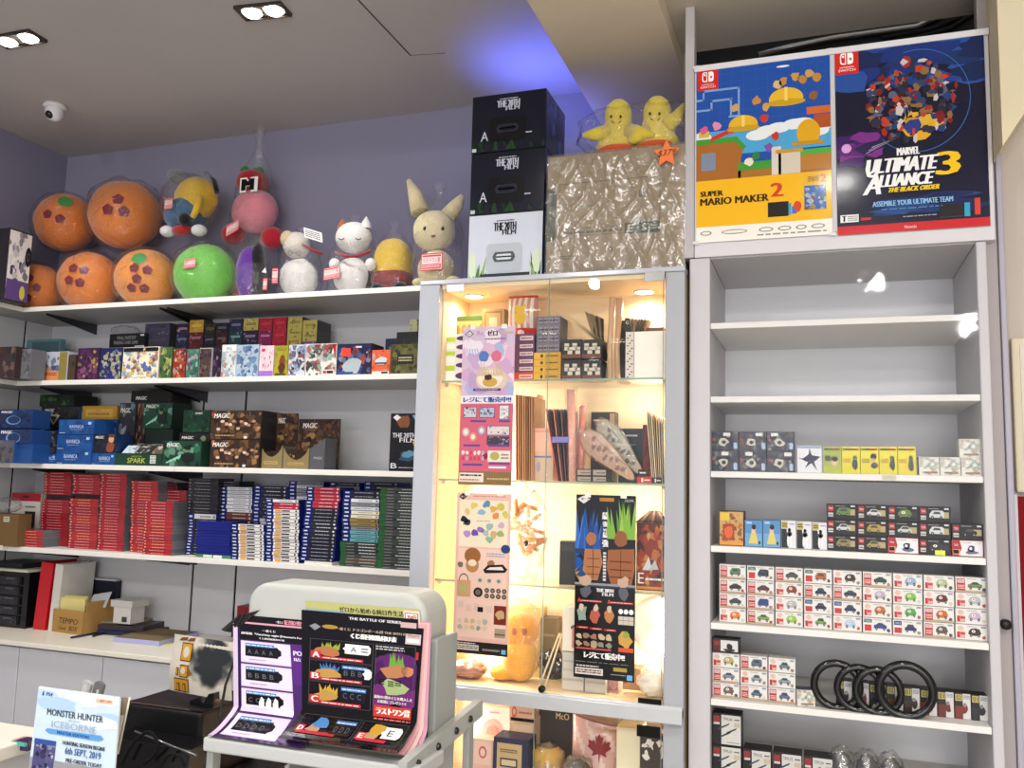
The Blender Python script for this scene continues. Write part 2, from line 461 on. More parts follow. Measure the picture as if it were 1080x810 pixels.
wd = D.worlds.new('world'); scene.world = wd; wd.use_nodes = True
wd.node_tree.nodes['Background'].inputs[0].default_value = (.95, .95, 1, 1)
wd.node_tree.nodes['Background'].inputs[1].default_value = 1.2
vs = scene.view_settings
vs.view_transform = 'Standard'; vs.look = 'None'; vs.exposure = -.2; vs.gamma = 1; vs.use_curve_mapping = False
scene.cycles.transparent_max_bounces = 24
scene.cycles.max_bounces = 8
scene.cycles.use_denoising = True

# ================================================================== RIGHT-HAND DISPLAY UNIT (frame)
UY, UB = 2.62, 3.08
US = [CZ + q for q in (.488, .268, .049, -.166, -.384, -.595, -.815)]
X0, X1 = -.305, .408
FRM = '#c3c1c5'
r = UNIT = thing('display_shelf_unit', 'tall white display unit with open shelves of small boxed toys', 'shelving unit', (.05, UY, 0))
bev(MB().box(-.366, X0, UY, UB, 0, CZ + .687, FRM, 'paint').build('stile', r), .004)
bev(MB().box(X1, .434, UY, UB, 0, CZ + .687, FRM, 'paint').build('stile', r), .004)
MB().box(X0, X1, UB - .015, UB, 0, CZ + .687, '#e2e2e6', 'board').build('back_panel', r)
MB().box(X0, X1, UY + .02, UB - .016, CZ + .687, CZ + .7, '#c4c2c4', 'paint').build('canopy_panel', r)
for z in US: bev(MB().box(X0 + .001, X1 - .001, UY + .004, UB - .016, z - .018, z, '#e4e2de', 'paint').build('shelf', r), .002)
# header with the two posters
hx0, hx1, hz0, hz1 = -.352, .458, CZ + .690, CZ + 1.293
m = MB().box(hx0, hx1, UY + .004, UY + .05, hz0, hz1, '#d4d2d6', 'paint')
hd_ = bev(m.build('header', r), .003)
m = MB()
m.box(hx0, hx1, UY - .006, UY + .002, hz1 - .018, hz1, '#dedde0', 'paint')
xm = XA(879, UY, CZ + 1)
m.box(xm - .006, xm + .006, UY - .004, UY + .002, hz0 + .05, hz1 - .019, '#c9c8cc', 'paint')
m.build('header_trim', hd_)
m = MB().box(XA(722, UY, CZ + 1.2), -.3535, UY + .01, UY + .06, CZ + .692, RCEIL, '#b8b4b6', 'paint')
struct(m, 'trim_post', .003)
# clear acrylic pane standing in front of the shelf openings
ap = MB().box(X0 + .002, X1 - .002, UY - .005, UY - .002, CZ + .035, CZ + .684, '#ffffff', 'acrylic').build('clear_pane', r)
# post and narrow door beside the unit
r = thing('narrow_door', 'narrow grey door panel with round knob right of the display unit', 'door', (.455, 2.66, 0))
ndx = [XA(q, 2.655, CZ + .1) for q in (1060.5, 1067.5)]
pn = bev(MB().box(.436, ndx[0], 2.655, 2.70, 0, RCEIL - .02, '#a39c9c', 'paint').build('panel', r), .003)
k = P(1060, 658, 2.65)
MB().lathe((k.x, 2.655, k.z), [(.012, 0), (.009, -.012), (.014, -.02), (.012, -.03), (0, -.033)], '#3f3b3c', 'metal', axis='y').build('knob', pn)
struct(MB().box(ndx[0] + .001, ndx[1], 2.645, 2.72, 0, RCEIL - .02, '#a9a6b4', 'paint'), 'trim_door_post', .003)
struct(MB().box(ndx[1] + .004, 2.2, 2.74, 2.80, 0, RCEIL, '#c3b9ae', 'wall'), 'wall_front_right')
q2 = P(1110, 74, 2.5); q1 = P(1057.5, 154, 2.5)
m = MB().prism([(q1.x, q1.z), (q2.x, q2.z), (q2.x, RCEIL), (q1.x, RCEIL)], 2.5, 2.735, '#ddd2b4', 'wall')
struct(m, 'beam_right')
z0, z1 = ZA(520, 2.72, .56), ZA(356, 2.72, .56); px_ = XA(1069.5, 2.715, CZ + .2)
r = thing('picture_frame', 'cream framed panel on the wall at the right edge', 'picture', (.66, 2.73, z0))
bev(MB().box(px_, .8, 2.712, 2.738, z0, z1, '#d8cdb4', 'paint').build('frame', r), .006)
MB().box(px_ + .02, .78, 2.709, 2.7118, z0 + .02, z1 - .02, '#d9d3c4', 'matte').build('backing_sheet', r)
z0, z1 = ZA(712, 2.72, .56), ZA(524, 2.72, .56)
px_ = XA(1076.5, 2.72, CZ - .2)
m = MB().box(px_, .85, 2.722, 2.738, z0, z1, '#7c141c', 'matte'); m.box(px_ - .012, px_ - .001, 2.72, 2.739, .0, z1 + .005, '#cfc9cc', 'paint').box(px_, .85, 2.722, 2.738, .0, z0 - .001, '#bdb8c4', 'paint')
tag(m.build('standing_board'), 'dark red topped board standing by the wall beyond the narrow door', 'board')
# pipes and cables in the dark gap above the header
def curve_pts(p, n=10):
    out = []
    for k in range(len(p) - 1):
        for j in range(n): out.append(Vector(p[k]).lerp(Vector(p[k + 1]), j / n))
    return out + [Vector(p[-1])]
pp = [P(x, y, 3.038) for x, y in ((800, 58), (830, 50), (880, 40), (967, 28), (992, 16), (1000, 2))]
tag(MB().tube(pp, .011, '#8f8a84', 'metal', 10).build('conduit_pipe'), 'grey conduit pipe in the dark gap above the two posters', 'pipe')
for k, q in enumerate([[(930, 40), (985, 30), (1012, 18), (1022, -4)], [(960, 42), (1002, 30), (1030, 12), (1032, -6)]]):
    tag(MB().tube([P(x, y, 3.043) for x, y in q], .008, '#141312', 'matte', 8).build('black_cable'),
        ['thin black cable above the dark poster, nearer the grey pipe', 'thin black cable above the dark poster, nearer the right wall'][k], 'cable')

# the two big posters on the header
def poster_frame(pa, y, name, label):
    """pa: pixel corners left, right, top, bottom at the sheet's middle"""
    xl, xr, yt, yb = pa
    zc = CZ + 1; x0, x1 = XA(xl, y, zc), XA(xr, y, zc); xm_ = (x0 + x1) / 2
    z1, z0 = ZA(yt, y, xm_), ZA(yb, y, xm_)
    r = thing(name, label, 'poster', (xm_, y, z0))
    return r, front(x0, x1, y - .001, z0, z1), (x0, x1, z0, z1)
def sheet(fr, r, col, name='paper', th=.0012):
    m = MB()
    rect(m, fr, 0, 0, 1, 1, col, 0, 'poster', 12, 12)
    i = len(m.v)
    c = [fr.at(*q, 0) for q in ((0, 0), (1, 0), (1, 1), (0, 1))]; d = [fr.at(*q, -th / EPS) for q in ((0, 0), (1, 0), (1, 1), (0, 1))]
    for k in range(4): m.poly([d[k], d[(k + 1) % 4], c[(k + 1) % 4], c[k]], '#dddddd', 'poster')
    m.poly(d[::-1], '#dddddd', 'poster')
    return m
def switch_logo(m, fr, u0, v0, u1, v1, l=2, name=True):
    rect(m, fr, u0, v0, u1, v1, '#d3261f', l, 'poster')
    w, h = u1 - u0, v1 - v0
    rb = lambda a0, b0, a1, b1, c, ll: pol(m, fr, [(u0 + w * (a0 + (a1 - a0) * x), v0 + h * (b0 + (b1 - b0) * y)) for x, y in ((.0, .25), (.12, .06), (.4, 0), (1, 0), (1, 1), (.4, 1), (.12, .94), (0, .75))], c, ll, 'poster')
    rb(.22, .40, .47, .86, '#ffffff', l + 1); rb(.27, .45, .43, .81, '#d3261f', l + 2)
    pol(m, fr, [(u0 + w * (.53 + .25 * (1 - x)), v0 + h * (.40 + .46 * y)) for x, y in ((.0, .25), (.12, .06), (.4, 0), (1, 0), (1, 1), (.4, 1), (.12, .94), (0, .75))][::-1], '#ffffff', l + 1, 'poster')
    oval(m, fr, u0 + w * .35, v0 + h * .72, w * .045, h * .05, '#ffffff', l + 3, 'poster'); oval(m, fr, u0 + w * .66, v0 + h * .60, w * .05, h * .06, '#d3261f', l + 3, 'poster')
    if name:
        text(m, fr, 'NINTENDO', u0 + w * .2, v0 + h * .25, u0 + w * .8, v0 + h * .31, '#ffffff', l + 1, 'poster')
        text(m, fr, 'SWITCH', u0 + w * .14, v0 + h * .11, u0 + w * .86, v0 + h * .21, '#ffffff', l + 1, 'poster')
PY = UY - .001
r, fr, q = poster_frame((734.5, 876.5, 63, 252), PY, 'game_poster', 'tall blue and yellow game poster, left of the two above the display unit')
m = sheet(fr, r, '#f4efe4')
rect(m, fr, 0, .0, 1, .085, '#f3efe6', 1, 'poster'); rect(m, fr, 0, .085, 1, .345, '#f2b81c', 1, 'poster')
rect(m, fr, 0, .345, 1, 1, '#1b4fa8', 1, 'poster')
rg = random.Random(5)
for k in range(11): rect(m, fr, k / 11, .56, k / 11 + .002, 1, '#2a62bd', 1.3, 'poster')
for k in range(8): rect(m, fr, 0, .56 + k * .055, 1, .5615 + k * .055, '#2a62bd', 1.3, 'poster')
rect(m, fr, 0, .48, 1, .62, '#4ba6d8', 1.5, 'poster')
for k in range(9): oval(m, fr, rg.random(), .56 + rg.random() * .06, .09, .03, '#e8eef0', 1.7 + k * .02, 'poster', 14, 0, (0, .5, 1, .66))
# generic building-block landscape: ground steps, pipe, dome, helmets, machinery
pol(m, fr, [(0, .345), (.34, .345), (.34, .45), (.36, .5), (.30, .56), (0, .56)], '#a8682c', 2, 'poster')
pol(m, fr, [(0, .55), (.30, .55), (.36, .50), (.38, .52), (.31, .58), (0, .58)], '#3f9a34', 2.5, 'poster')
rect(m, fr, .32, .345, 1, .40, '#a9702f', 2, 'poster'); rect(m, fr, .32, .385, .62, .43, '#3f9a34', 2.4, 'poster')
rect(m, fr, .76, .36, 1, .45, '#b87c38', 2.2, 'poster'); rect(m, fr, .72, .44, 1, .47, '#4fae3c', 2.4, 'poster')
rect(m, fr, .57, .345, .64, .50, '#d9d2c2', 3, 'poster'); rect(m, fr, .62, .345, .78, .46, '#d4cbb8', 3, 'poster'); rect(m, fr, .60, .46, .80, .48, '#c9962c', 3.3, 'poster')
oval(m, fr, .84, .56, .085, .075, '#e0a81e', 3.2, 'poster', 20, 0, (.74, .5, .95, .66)); rect(m, fr, .72, .495, .95, .515, '#c78f18', 3.6, 'poster')
for k, (u, v, c) in enumerate(((.36, .62, '#e5b52d'), (.68, .74, '#e8b92e'))):      # two yellow hard hats
    s_ = 1 if k == 0 else 1.15
    oval(m, fr, u, v + .02, .11 * s_, .055 * s_, c, 4, 'poster', 24, 0, (0, v, 1, 1)); oval(m, fr, u, v, .125 * s_, .017 * s_, '#caa022', 4.3, 'poster', 20)
    rect(m, fr, u - .012, v + .01, u + .012, v + .075 * s_, '#f6d468', 4.6, 'poster')
pol(m, fr, [(.10, .56), (.26, .60), (.28, .63), (.12, .59)], '#cf2f2a', 4, 'poster'); oval(m, fr, .27, .615, .03, .02, '#d94a40', 4.2, 'poster')
for u, v, c in ((.06, .63, '#d85a8c'), (.16, .65, '#e08cb0'), (.52, .66, '#c53b30'), (.60, .56, '#c8382e'), (.55, .50, '#7d52a8'), (.45, .46, '#2f7f3d'), (.40, .43, '#e9e2d0'),
                (.46, .77, '#c98b3a'), (.53, .73, '#d2a24f'), (.66, .86, '#c08a3c'), (.75, .88, '#c79a4c'), (.80, .86, '#b98434'), (.85, .885, '#c9a055'), (.90, .86, '#c08a3c'), (.88, .76, '#8f5e34'), (.30, .74, '#caa468'), (.62, .845, '#d7ba80')):
    oval(m, fr, u, v, .032, .024, c, 4, 'poster', 9, .25, None, rg)
rect(m, fr, .83, .66, 1, .70, '#d06a30', 3, 'poster'); rect(m, fr, .88, .58, 1, .655, '#b0522a', 3, 'poster')
rect(m, fr, .02, .59, .1, .625, '#d9b84a', 3, 'poster'); rect(m, fr, .04, .40, .15, .50, '#7e8aa0', 2.8, 'poster')
lw = .012
for a, b, c, d in ((.0, .74, .12, .752), (.11, .74, .125, .80), (.11, .79, .28, .802), (.0, .80, .06, .812), (.05, .80, .063, .86), (.05, .85, .33, .862), (.32, .70, .335, .862), (.26, .70, .275, .80), (.25, .69, .345, .702)):
    rect(m, fr, a, b, c, d, '#7ea6dc', 2.6, 'poster')
oval(m, fr, .66, .945, .05, .006, '#e8eef8', 3, 'poster')
switch_logo(m, fr, .01, .86, .17, .985)
text(m, fr, 'SUPER', .03, .255, .20, .285, '#2b2118', 3, 'poster', bold=2)
text(m, fr, 'MARIO MAKER', .03, .205, .54, .245, '#2b2118', 3, 'poster', bold=2)
text(m, fr, '2', .56, .225, .64, .30, '#d2412a', 3, 'poster', bold=4)
rect(m, fr, .54, .115, .69, .195, '#1c1c20', 3, 'poster'); rect(m, fr, .69, .12, .71, .185, '#2f9ec4', 3, 'poster'); rect(m, fr, .715, .125, .75, .165, '#3a70c4', 3, 'poster')
oval(m, fr, .755, .165, .025, .03, '#d0492c', 3.4, 'poster', 10, .2)
rect(m, fr, .80, .135, .965, .335, '#e3b22a', 3, 'poster'); art(m, fr, (.805, .14, .96, .27), ['#2f62b0', '#e0a82c', '#4ba6d8', '#c0392b', '#3f9a34', '#efe6d0'], 16, 3, 3.4, 'poster')
text(m, fr, 'SUPER MARIO MAKER', .83, .29, .91, .32, '#5a3010', 4, 'poster'); text(m, fr, '2', .92, .285, .955, .325, '#d2412a', 4, 'poster', bold=2)
for u, w in ((.03, .09), (.19, .2), (.47, .11), (.61, .1), (.74, .08), (.85, .1)): oval(m, fr, u + w / 2, .05, w / 2, .013, '#8b8a86', 2, 'poster'); oval(m, fr, u + w / 2, .05, w / 2 - .012, .008, '#efece4', 2.4, 'poster')
fine(m, fr, .46, .015, .96, .03, '#8b8a86', 1, 4, 2, 'poster')
m.build('paper', r)
for u, v in ((.0, 1.0), (1, 1), (0, 0), (1, 0)):
    p = fr.at(u, v, 9); MB().box(p.x - .009, p.x + .009, p.y - .0004, p.y, p.z - .005, p.z + .005, '#dcdcd8', 'gloss').build('tape', r)

r, fr, q = poster_frame((882, 1041, 44.5, 243.5), PY, 'game_poster', 'dark navy game poster with big white and yellow lettering, above the display unit')
m = sheet(fr, r, '#10132e')
rect(m, fr, 0, 0, 1, 1, '#0d1130', .5, 'poster'); rect(m, fr, 0, 0, 1, .045, '#c8202a', 1, 'poster')
rg = random.Random(9)
for k in range(26): oval(m, fr, rg.random(), .78 + rg.random() * .22, .16, .05, rg.choice(['#16307a', '#123068', '#1b3f92', '#0f2454', '#244f9e']), 1 + k * .03, 'poster', 12, .3, (0, .5, 1, 1), rg)
for k in range(16): oval(m, fr, rg.random() * .25, .38 + rg.random() * .14, .09, .03, rg.choice(['#5a1f70', '#3a1b60', '#7c2c86', '#281850']), 1 + k * .03, 'poster', 10, .3, (0, .3, .4, .56), rg)
oval(m, fr, .07, .46, .035, .025, '#d9a2e0', 2, 'poster')
for k in range(14): oval(m, fr, .3 + rg.random() * .6, .1 + rg.random() * .1, .16, .02, rg.choice(['#14326e', '#1a4a86', '#102456']), 1 + k * .03, 'poster', 10, .3, (0, .05, 1, .24), rg)
# a crowded round cluster of small coloured shards inside a thin blue ring
ring = [(.56 + .34 * math.cos(a), .68 + .27 * math.sin(a)) for a in [math.pi * 2 * k / 48 for k in range(49)]]
for k in range(30, 48 + 14):
    a = ring[k % 48]; b = ring[(k + 1) % 48]; e = lambda p, s_: (.56 + (p[0] - .56) * s_, .68 + (p[1] - .68) * s_)
    pol(m, fr, [a, b, e(b, 1.015), e(a, 1.015)], '#2f6cae', 2.2, 'poster')
for k in range(230):
    a, d = rg.random() * 6.28, rg.random() ** .7
    oval(m, fr, .52 + .30 * d * math.cos(a), .68 + .22 * d * math.sin(a), .03 * rg.uniform(.4, 1.2), .024 * rg.uniform(.4, 1.2),
         rg.choice(['#2a2c44', '#1c1e34', '#3a3f5e', '#7c1d1c', '#a62b22', '#5b5f78', '#8e6a3c', '#1f3f7a', '#2d2430', '#b9402c', '#c9c4c0']), 2.5 + k * .02, 'poster', rg.randint(4, 7), .4, None, rg)
for k in range(12): oval(m, fr, .56 + rg.uniform(-.09, .13), .54 + rg.uniform(-.05, .06), .06, .035, rg.choice(['#e0ac22', '#c98f1c', '#d9b238', '#2b3a86', '#1c1c28']), 5 + k * .05, 'poster', 6, .4, None, rg)
for k in range(3): pol(m, fr, [(.20 + .02 * k, .42 + .015 * k), (.37 + .03 * k, .475 + .01 * k), (.205 + .02 * k, .425 + .015 * k)], '#b9b2cc', 6, 'poster')
switch_logo(m, fr, .0, .865, .165, 1.0)
text(m, fr, 'MARVEL', .41, .395, .555, .435, '#f2f0ee', 9, 'poster', bold=2)
text(m, fr, 'ULTIMATE', .20, .31, .66, .385, '#f4f4f4', 9, 'poster', .05, 4); text(m, fr, 'ALLIANCE', .22, .235, .63, .30, '#f4f4f4', 9, 'poster', .05, 4)
text(m, fr, 'U', .20, .29, .28, .385, '#f4f4f4', 9.5, 'poster', .2, 4); text(m, fr, 'A', .19, .20, .30, .30, '#f4f4f4', 9.5, 'poster', .3, 4)
text(m, fr, '3', .665, .275, .80, .395, '#f3c61f', 9, 'poster', .08, 7)
text(m, fr, 'THE BLACK ORDER', .345, .205, .68, .23, '#e5c32a', 9, 'poster', .03, 2)
text(m, fr, 'ASSEMBLE YOUR ULTIMATE TEAM', .24, .135, .765, .162, '#8fc0ea', 9, 'poster', 0, 1)
fine(m, fr, .30, .112, .70, .122, '#5f86b8', 1, 3, 9, 'poster')
rect(m, fr, .02, .065, .145, .105, '#f0f0f0', 3, 'poster'); text(m, fr, 'T', .03, .07, .055, .10, '#111111', 4, 'poster', bold=2); fine(m, fr, .07, .07, .14, .10, '#777777', 3, 4, 4, 'poster')
rect(m, fr, .16, .07, .23, .085, '#c8202a', 3, 'poster')
rect(m, fr, .68, .055, .84, .125, '#1d1d22', 3, 'poster'); rect(m, fr, .68, .055, .84, .06, '#3c3c44', 3.4, 'poster'); rect(m, fr, .84, .055, .875, .125, '#2f9ec4', 3, 'poster'); rect(m, fr, .905, .06, .94, .145, '#d3422f', 3, 'poster')
fine(m, fr, .44, .07, .66, .08, '#9aa2b4', 1, 8, 4, 'poster'); text(m, fr, 'Nintendo', .45, .013, .53, .03, '#f2d4d4', 4, 'poster')
m.build('paper', r)
# ================================================================== LEFT SHELVES
def carton(name, label, cat, group, xl, xr, yt, Y, d, z0, side, deco=None, right=None, top=None, mt='card', ang=0, yb=None, x0=None, x1=None, z1=None):
    if x0 is None: x0, x1 = XA(xl, Y, z0), XA(xr, Y, z0)
    if z1 is None: z1 = ZA(yt, Y, (x0 + x1) / 2)
    m = MB().box(x0, x1, Y, Y + d, z0, z1, side, mt, right=right, top=top)
    if deco: deco(m, front(x0, x1, Y, z0, z1))
    if ang: m.turn(ang, ((x0 + x1) / 2, Y + d / 2, z0))
    return tag(m.build(name), label, cat, group)
def D_art(pal, n=14, seed=1, txt=None, tb=(.1, .08, .9, .25), tc='#ffffff', band=None, size=.25, extra=None):
    def f(m, fr):
        art(m, fr, (.02, .02, .98, .98), pal, n, seed, 1, 'card', size)
        if band: rect(m, fr, .02, band[0], .98, band[1], band[2], 3.5)
        if txt: text(m, fr, txt, *tb, tc, 4.5, 'card', 0, 1)
        if extra: extra(m, fr)
    return f
# ------------------------------------------------------------------ S1: bagged plush toys on the top shelf
def patch(m, c, rad, u, v, s_, col, n=5, nrm=None):
    """sewn patch on a ball: direction from angles u (left-right) and v (up)"""
    u += .78; v -= .12
    d = Vector((math.sin(u) * math.cos(v), -math.cos(u) * math.cos(v), math.sin(v)))
    a = d.cross(Vector((0, 0, 1))).normalized() * -1; b = d.cross(a) * (1 if d.cross(a).z > 0 else -1)
    p = Vector(c) + Vector((d.x * rad[0], d.y * rad[1], d.z * rad[2])) * 1.035
    pts = [p + a * s_ * math.cos(math.pi / 2 + 2 * math.pi * k / n) + b * s_ * math.sin(math.pi / 2 + 2 * math.pi * k / n) for k in range(n)]
    if (pts[1] - pts[0]).cross(pts[2] - pts[1]).dot(d) < 0: pts = pts[::-1]
    m.poly(pts, col, 'plush')
def bagshell(parent, c, r, seed, top=0, e=.85, knot=None, name='plastic_bag'):
    m = MB().blob(c, r, '#ffffff', 'film', 26, 18, .10, 3.2, seed, e)
    if knot:
        kc = Vector(knot); m.lathe(kc, [(.05, -.10), (.03, -.05), (.008, 0), (.02, .03), (.035, .06)], '#ffffff', 'film', 12)
    return m.build(name, parent)
def lot_tag(parent, p, w, h, tilt=0):
    """little red and white prize tag"""
    fr = Fr(p, (w, 0, w * tilt), (0, 0, h)); fr.w = fr.h = 1
    m = MB(); rect(m, fr, 0, 0, 1, 1, '#c8283a', 0)
    rect(m, fr, .04, .06, .96, .94, '#e9d9d6', 1); rect(m, fr, .07, .10, .93, .38, '#cf3a48', 2); rect(m, fr, .07, .80, .93, .9, '#cf3a48', 2)
    text(m, fr, 'ラストワン賞', .1, .45, .9, .74, '#b3142a', 3); fine(m, fr, .1, .15, .9, .34, '#f0dcd8', 2, 3, 3)
    o = m.build('prize_tag', parent); o['label'] = 'red and white prize tag'; return o
def pxr(px, Y, x, z): return px * (FW.dot(Vector((x, Y, z - CZ)))) / FPX
def ball(label, cx, cy, r, Y, spots, z=None, col='#e8862c', leaf=None, group='orange ball cushions'):
    p = P(cx, cy, Y); rad = pxr(r, Y, p.x, p.z)
    zc = (S1 + rad * .97) if z is None else p.z
    c = Vector((p.x, Y, zc)); R3 = (rad, rad * .95, rad * .97)
    t = thing('ball_cushion', label, 'plush toy', (c.x, c.y, c.z - R3[2]), group)
    MB().blob(c, R3, col, 'plush', 32, 22, .03, 2.5, int(cx), 1).build('body', t)
    if spots:
        m = MB()
        for u, v in spots: patch(m, c, R3, u, v, rad * .17, '#7c1526', 5)
        m.build('sewn_patches', t)['label'] = 'dark red sewn patches'
    if leaf:
        m = MB(); patch(m, c, [q * 1.01 for q in R3], leaf[0], leaf[1], rad * .24, '#2f9a3a', 7); m.build('green_sticker', t)['label'] = 'green sticker'
    bagshell(t, c, [q * 1.05 for q in R3], int(cx) % 17)
    return t, c, rad
BY = 3.165
ball('orange ball cushion with four dark red marks, lowest and leftmost on the top shelf', 40, 293, 27, BY, [(-.25, .35), (-.5, .05), (.02, .0), (-.3, -.4)])
ball('orange ball cushion with four dark red marks, on the shelf between two others', 95, 291, 32, BY, [(-.55, .35), (-.2, .3), (-.65, -.05), (-.3, -.12)])
_, c3, r3 = ball('orange ball cushion with a green sticker, on the shelf beside the green cushion', 155, 284, 32, BY, [(-.05, .2), (-.45, .25), (-.35, -.1), (-.1, -.4), (-.55, -.4)], None, '#ec9434', (-.35, .6))
ball('orange ball cushion with a green sticker, upper left of the pile', 69, 235, 31, 3.20, [(-.55, .12), (-.15, -.02)], 1, '#e57e26', (-.05, .62))
ball('largest orange ball cushion, upper right of the orange pile', 132, 227, 37, 3.20, [(-.25, .28), (-.5, -.02), (-.08, -.05)], 1, '#e2802a')
t, cg, rg_ = ball('round lime green bagged cushion on the top shelf', 217, 287, 33, BY, [], None, '#6fc646', None, None)
lot_tag(t, P(193, 284, cg.y - rg_ * .98), .065, .042, .08)

def root_at(name, label, px, Y, z, cat='plush toy', group=None):
    return thing(name, label, cat, (XA(px, Y, z), Y, z), group)
def pr(px, Y): return px * 3.3 / FPX * (1 if Y else 1)
# blue and yellow doll lying on the balls
Y = 3.17; t = root_at('doll_plush', 'yellow and blue bagged plush lying on top of the cushions', 200, Y, P(200, 252, Y).z)
MB().blob(P(207, 210, Y), (.10, .085, .098), '#e0b62c', 'plush', 24, 16, .02, 2, 3, .95, 0, (math.radians(-24), 'Y')).build('body', t)
MB().blob(P(196, 226, Y - .015), (.095, .088, .072), '#2d5f86', 'plush', 24, 16, .02, 2, 4, .9, 0, (math.radians(-24), 'Y')).build('trousers', t)
m = MB().blob(P(190, 187, Y - .03), (.062, .045, .035), '#77797e', 'plush', 18, 12, .02, 2, 3, .9, 0, (math.radians(18), 'Y')); m.build('grey_hood', t)
m = MB().tube([P(218, 183, Y - .04), P(226, 191, Y - .075), P(229, 203, Y - .08)], .011, '#1d1d20', 'plush'); m.build('strap', t)
m = MB().tube([P(211, 206, Y - .09), P(207, 222, Y - .10), P(203, 229, Y - .095)], [.016, .015, .012], '#dcb02a', 'plush'); m.build('arm', t)
m = MB().blob(P(194, 231, Y - .09), (.030, .02, .030), '#17191d', 'plush', 14, 10); m.build('hand', t)
for a, b, cc in ((177, 244, '#d9d9dc'), (210, 243, '#d9d9dc')): MB().blob(P(a, b, Y - .05), (.035, .034, .026), cc, 'plush', 14, 10).build('foot', t)
MB().blob(P(192, 243, Y - .05), (.050, .035, .024), '#a82a2c', 'plush', 14, 10).build('stripe', t)
bagshell(t, P(200, 215, Y - .01), (.122, .115, .135), 5)
lot_tag(t, P(173, 221, Y - .12), .045, .05, .05)
# round pink plush with a red cap, tall knotted bag
Y = 3.255; t = root_at('round_plush', 'round pink plush with a red cap in a tall clear bag', 268, Y, S1)
c = P(269, 223, Y); MB().blob(c, (.108, .09, .10), '#e58a98', 'plush', 26, 18, .015, 2, 8).build('body', t)
b = P(268, 262, Y); MB().blob((c.x, Y, S1 + .10), (.085, .06, .10), '#a51d2c', 'plush', 22, 16, .05, 3, 9, .9).build('base_cushion', t)
for px, py in ((246, 247), (287, 251)): MB().blob(P(px, py, Y - .02), (.055, .05, .05), '#b02030', 'plush', 16, 12).build('foot', t)
k = P(266, 193, Y - .01); MB().blob(k, (.072, .066, .060), '#a61826', 'plush', 22, 14, .02, 2, 2, .9).build('red_cap', t)
m = MB(); fr = Fr(P(253.5, 202.5, Y - .083), (1, 0, 0), (0, 0, 1)); text(m, fr, 'M', -.004, -.004, .066, .064, '#f0eee8', 1, 'matte', 0, 6); text(m, fr, 'M', .005, .004, .057, .056, '#121212', 6, 'matte', 0, 4); m.build('letter', t)['label'] = 'black letter M edged in white'
m = MB()
for q in range(6): m.blob(k + Vector((.035 * math.cos(q), .03 * math.sin(q * 1.3), .062)), (.02, .014, .012), '#2d7d35', 'plush', 8, 6)
m.build('leaf', t)
def sack(parent, c, r, h, seed, neck=None, name='plastic_bag'):
    m = MB(); off = Vector((seed, seed * 2, 0))
    prof = [(.80, 0), (1, .08), (1.02, .3), (.98, .5), (.80, .66), (.5, .78), (.2, .86), (.10, .9), (.2, .95), (.28, 1)]
    def fn(u, v):
        tt = v * 9; i = min(int(tt), 8); w = tt - i; q = prof[i][0] * (1 - w) + prof[i + 1][0] * w; hh = prof[i][1] * (1 - w) + prof[i + 1][1] * w
        a = 2 * math.pi * u; d = 1 + .12 * noise.noise(Vector((math.cos(a), math.sin(a), hh * 3)) * 2.2 + off)
        return Vector(c) + Vector((r[0] * q * d * math.cos(a), r[1] * q * d * math.sin(a), h * hh))
    return m.grid(fn, 28, 27, '#ffffff', 'film', closeu=True).build(name, parent)
top = P(271, 138, Y)
sack(t, (c.x, Y, S1 + .01), (.118, .098), top.z - S1, 3)
lot_tag(t, P(238, 250, Y - .12), .065, .05, .45)
# small purple plush
Y = 3.105; t = root_at('egg_plush', 'small shiny purple bagged plush with a black side, below the pink plush', 266, Y, S1)
c = P(262, 288, Y); MB().blob(c, (.056, .05, c.z - S1), '#5a2b8c', 'plush', 20, 16, .04, 4, 4).build('body', t)
c2 = P(271, 286, Y + .012); MB().blob(c2, (.034, .045, c2.z - S1), '#17141c', 'plush', 18, 14, .03, 3, 1).build('black_wing', t)
m = MB(); m.poly([P(276, 287, Y - .06), P(280, 282, Y - .06), P(281, 288, Y - .06)], '#e4e4ea', 'plush'); m.build('white_patch', t)
sack(t, (c.x + .012, Y, S1 + .002), (.076, .06), .21, 8)
lot_tag(t, P(277, 306, Y - .07), .02, .05)
# white shaggy plush
Y = 3.13; t = root_at('shaggy_plush', 'white shaggy plush with a tan head beside the calico cat plush', 316, Y, S1)
c = P(316, 287, Y); MB().blob((c.x, Y, S1 + .084), (.085, .07, .084), '#d6d4d2', 'plush', 26, 18, .12, 7, 1).build('body', t)
h = P(313, 259, Y - .005); MB().blob(h, (.058, .055, .058), '#cfc8be', 'plush', 22, 16, .06, 6, 2).build('head', t)
m = MB().blob(P(303, 252, Y - .03), (.03, .03, .036), '#c7b592', 'plush', 14, 10, .05, 5, 3); m.build('tan_tuft', t)
m = MB()
for q in (306, 315): m.tube([P(q, 267, Y - .072) + Vector((.0105 * math.cos(a * .6283), 0, .0105 * math.sin(a * .6283))) for a in range(11)], .0016, '#8d8f96', 'metal', 5)
m.tube([P(308.5, 267, Y - .072), P(312.5, 267, Y - .072)], .0014, '#8d8f96', 'metal', 5); m.build('wire_glasses', t)
m = MB().tube([P(319, 258, Y - .055), P(330, 264, Y - .06), P(340, 268, Y - .05)], .006, '#8e1f2a', 'plush'); m.build('red_cord', t)
sack(t, (c.x, Y, S1 + .002), (.098, .082), .30, 12)
lot_tag(t, P(286.5, 299, Y - .085), .028, .065, -.05)
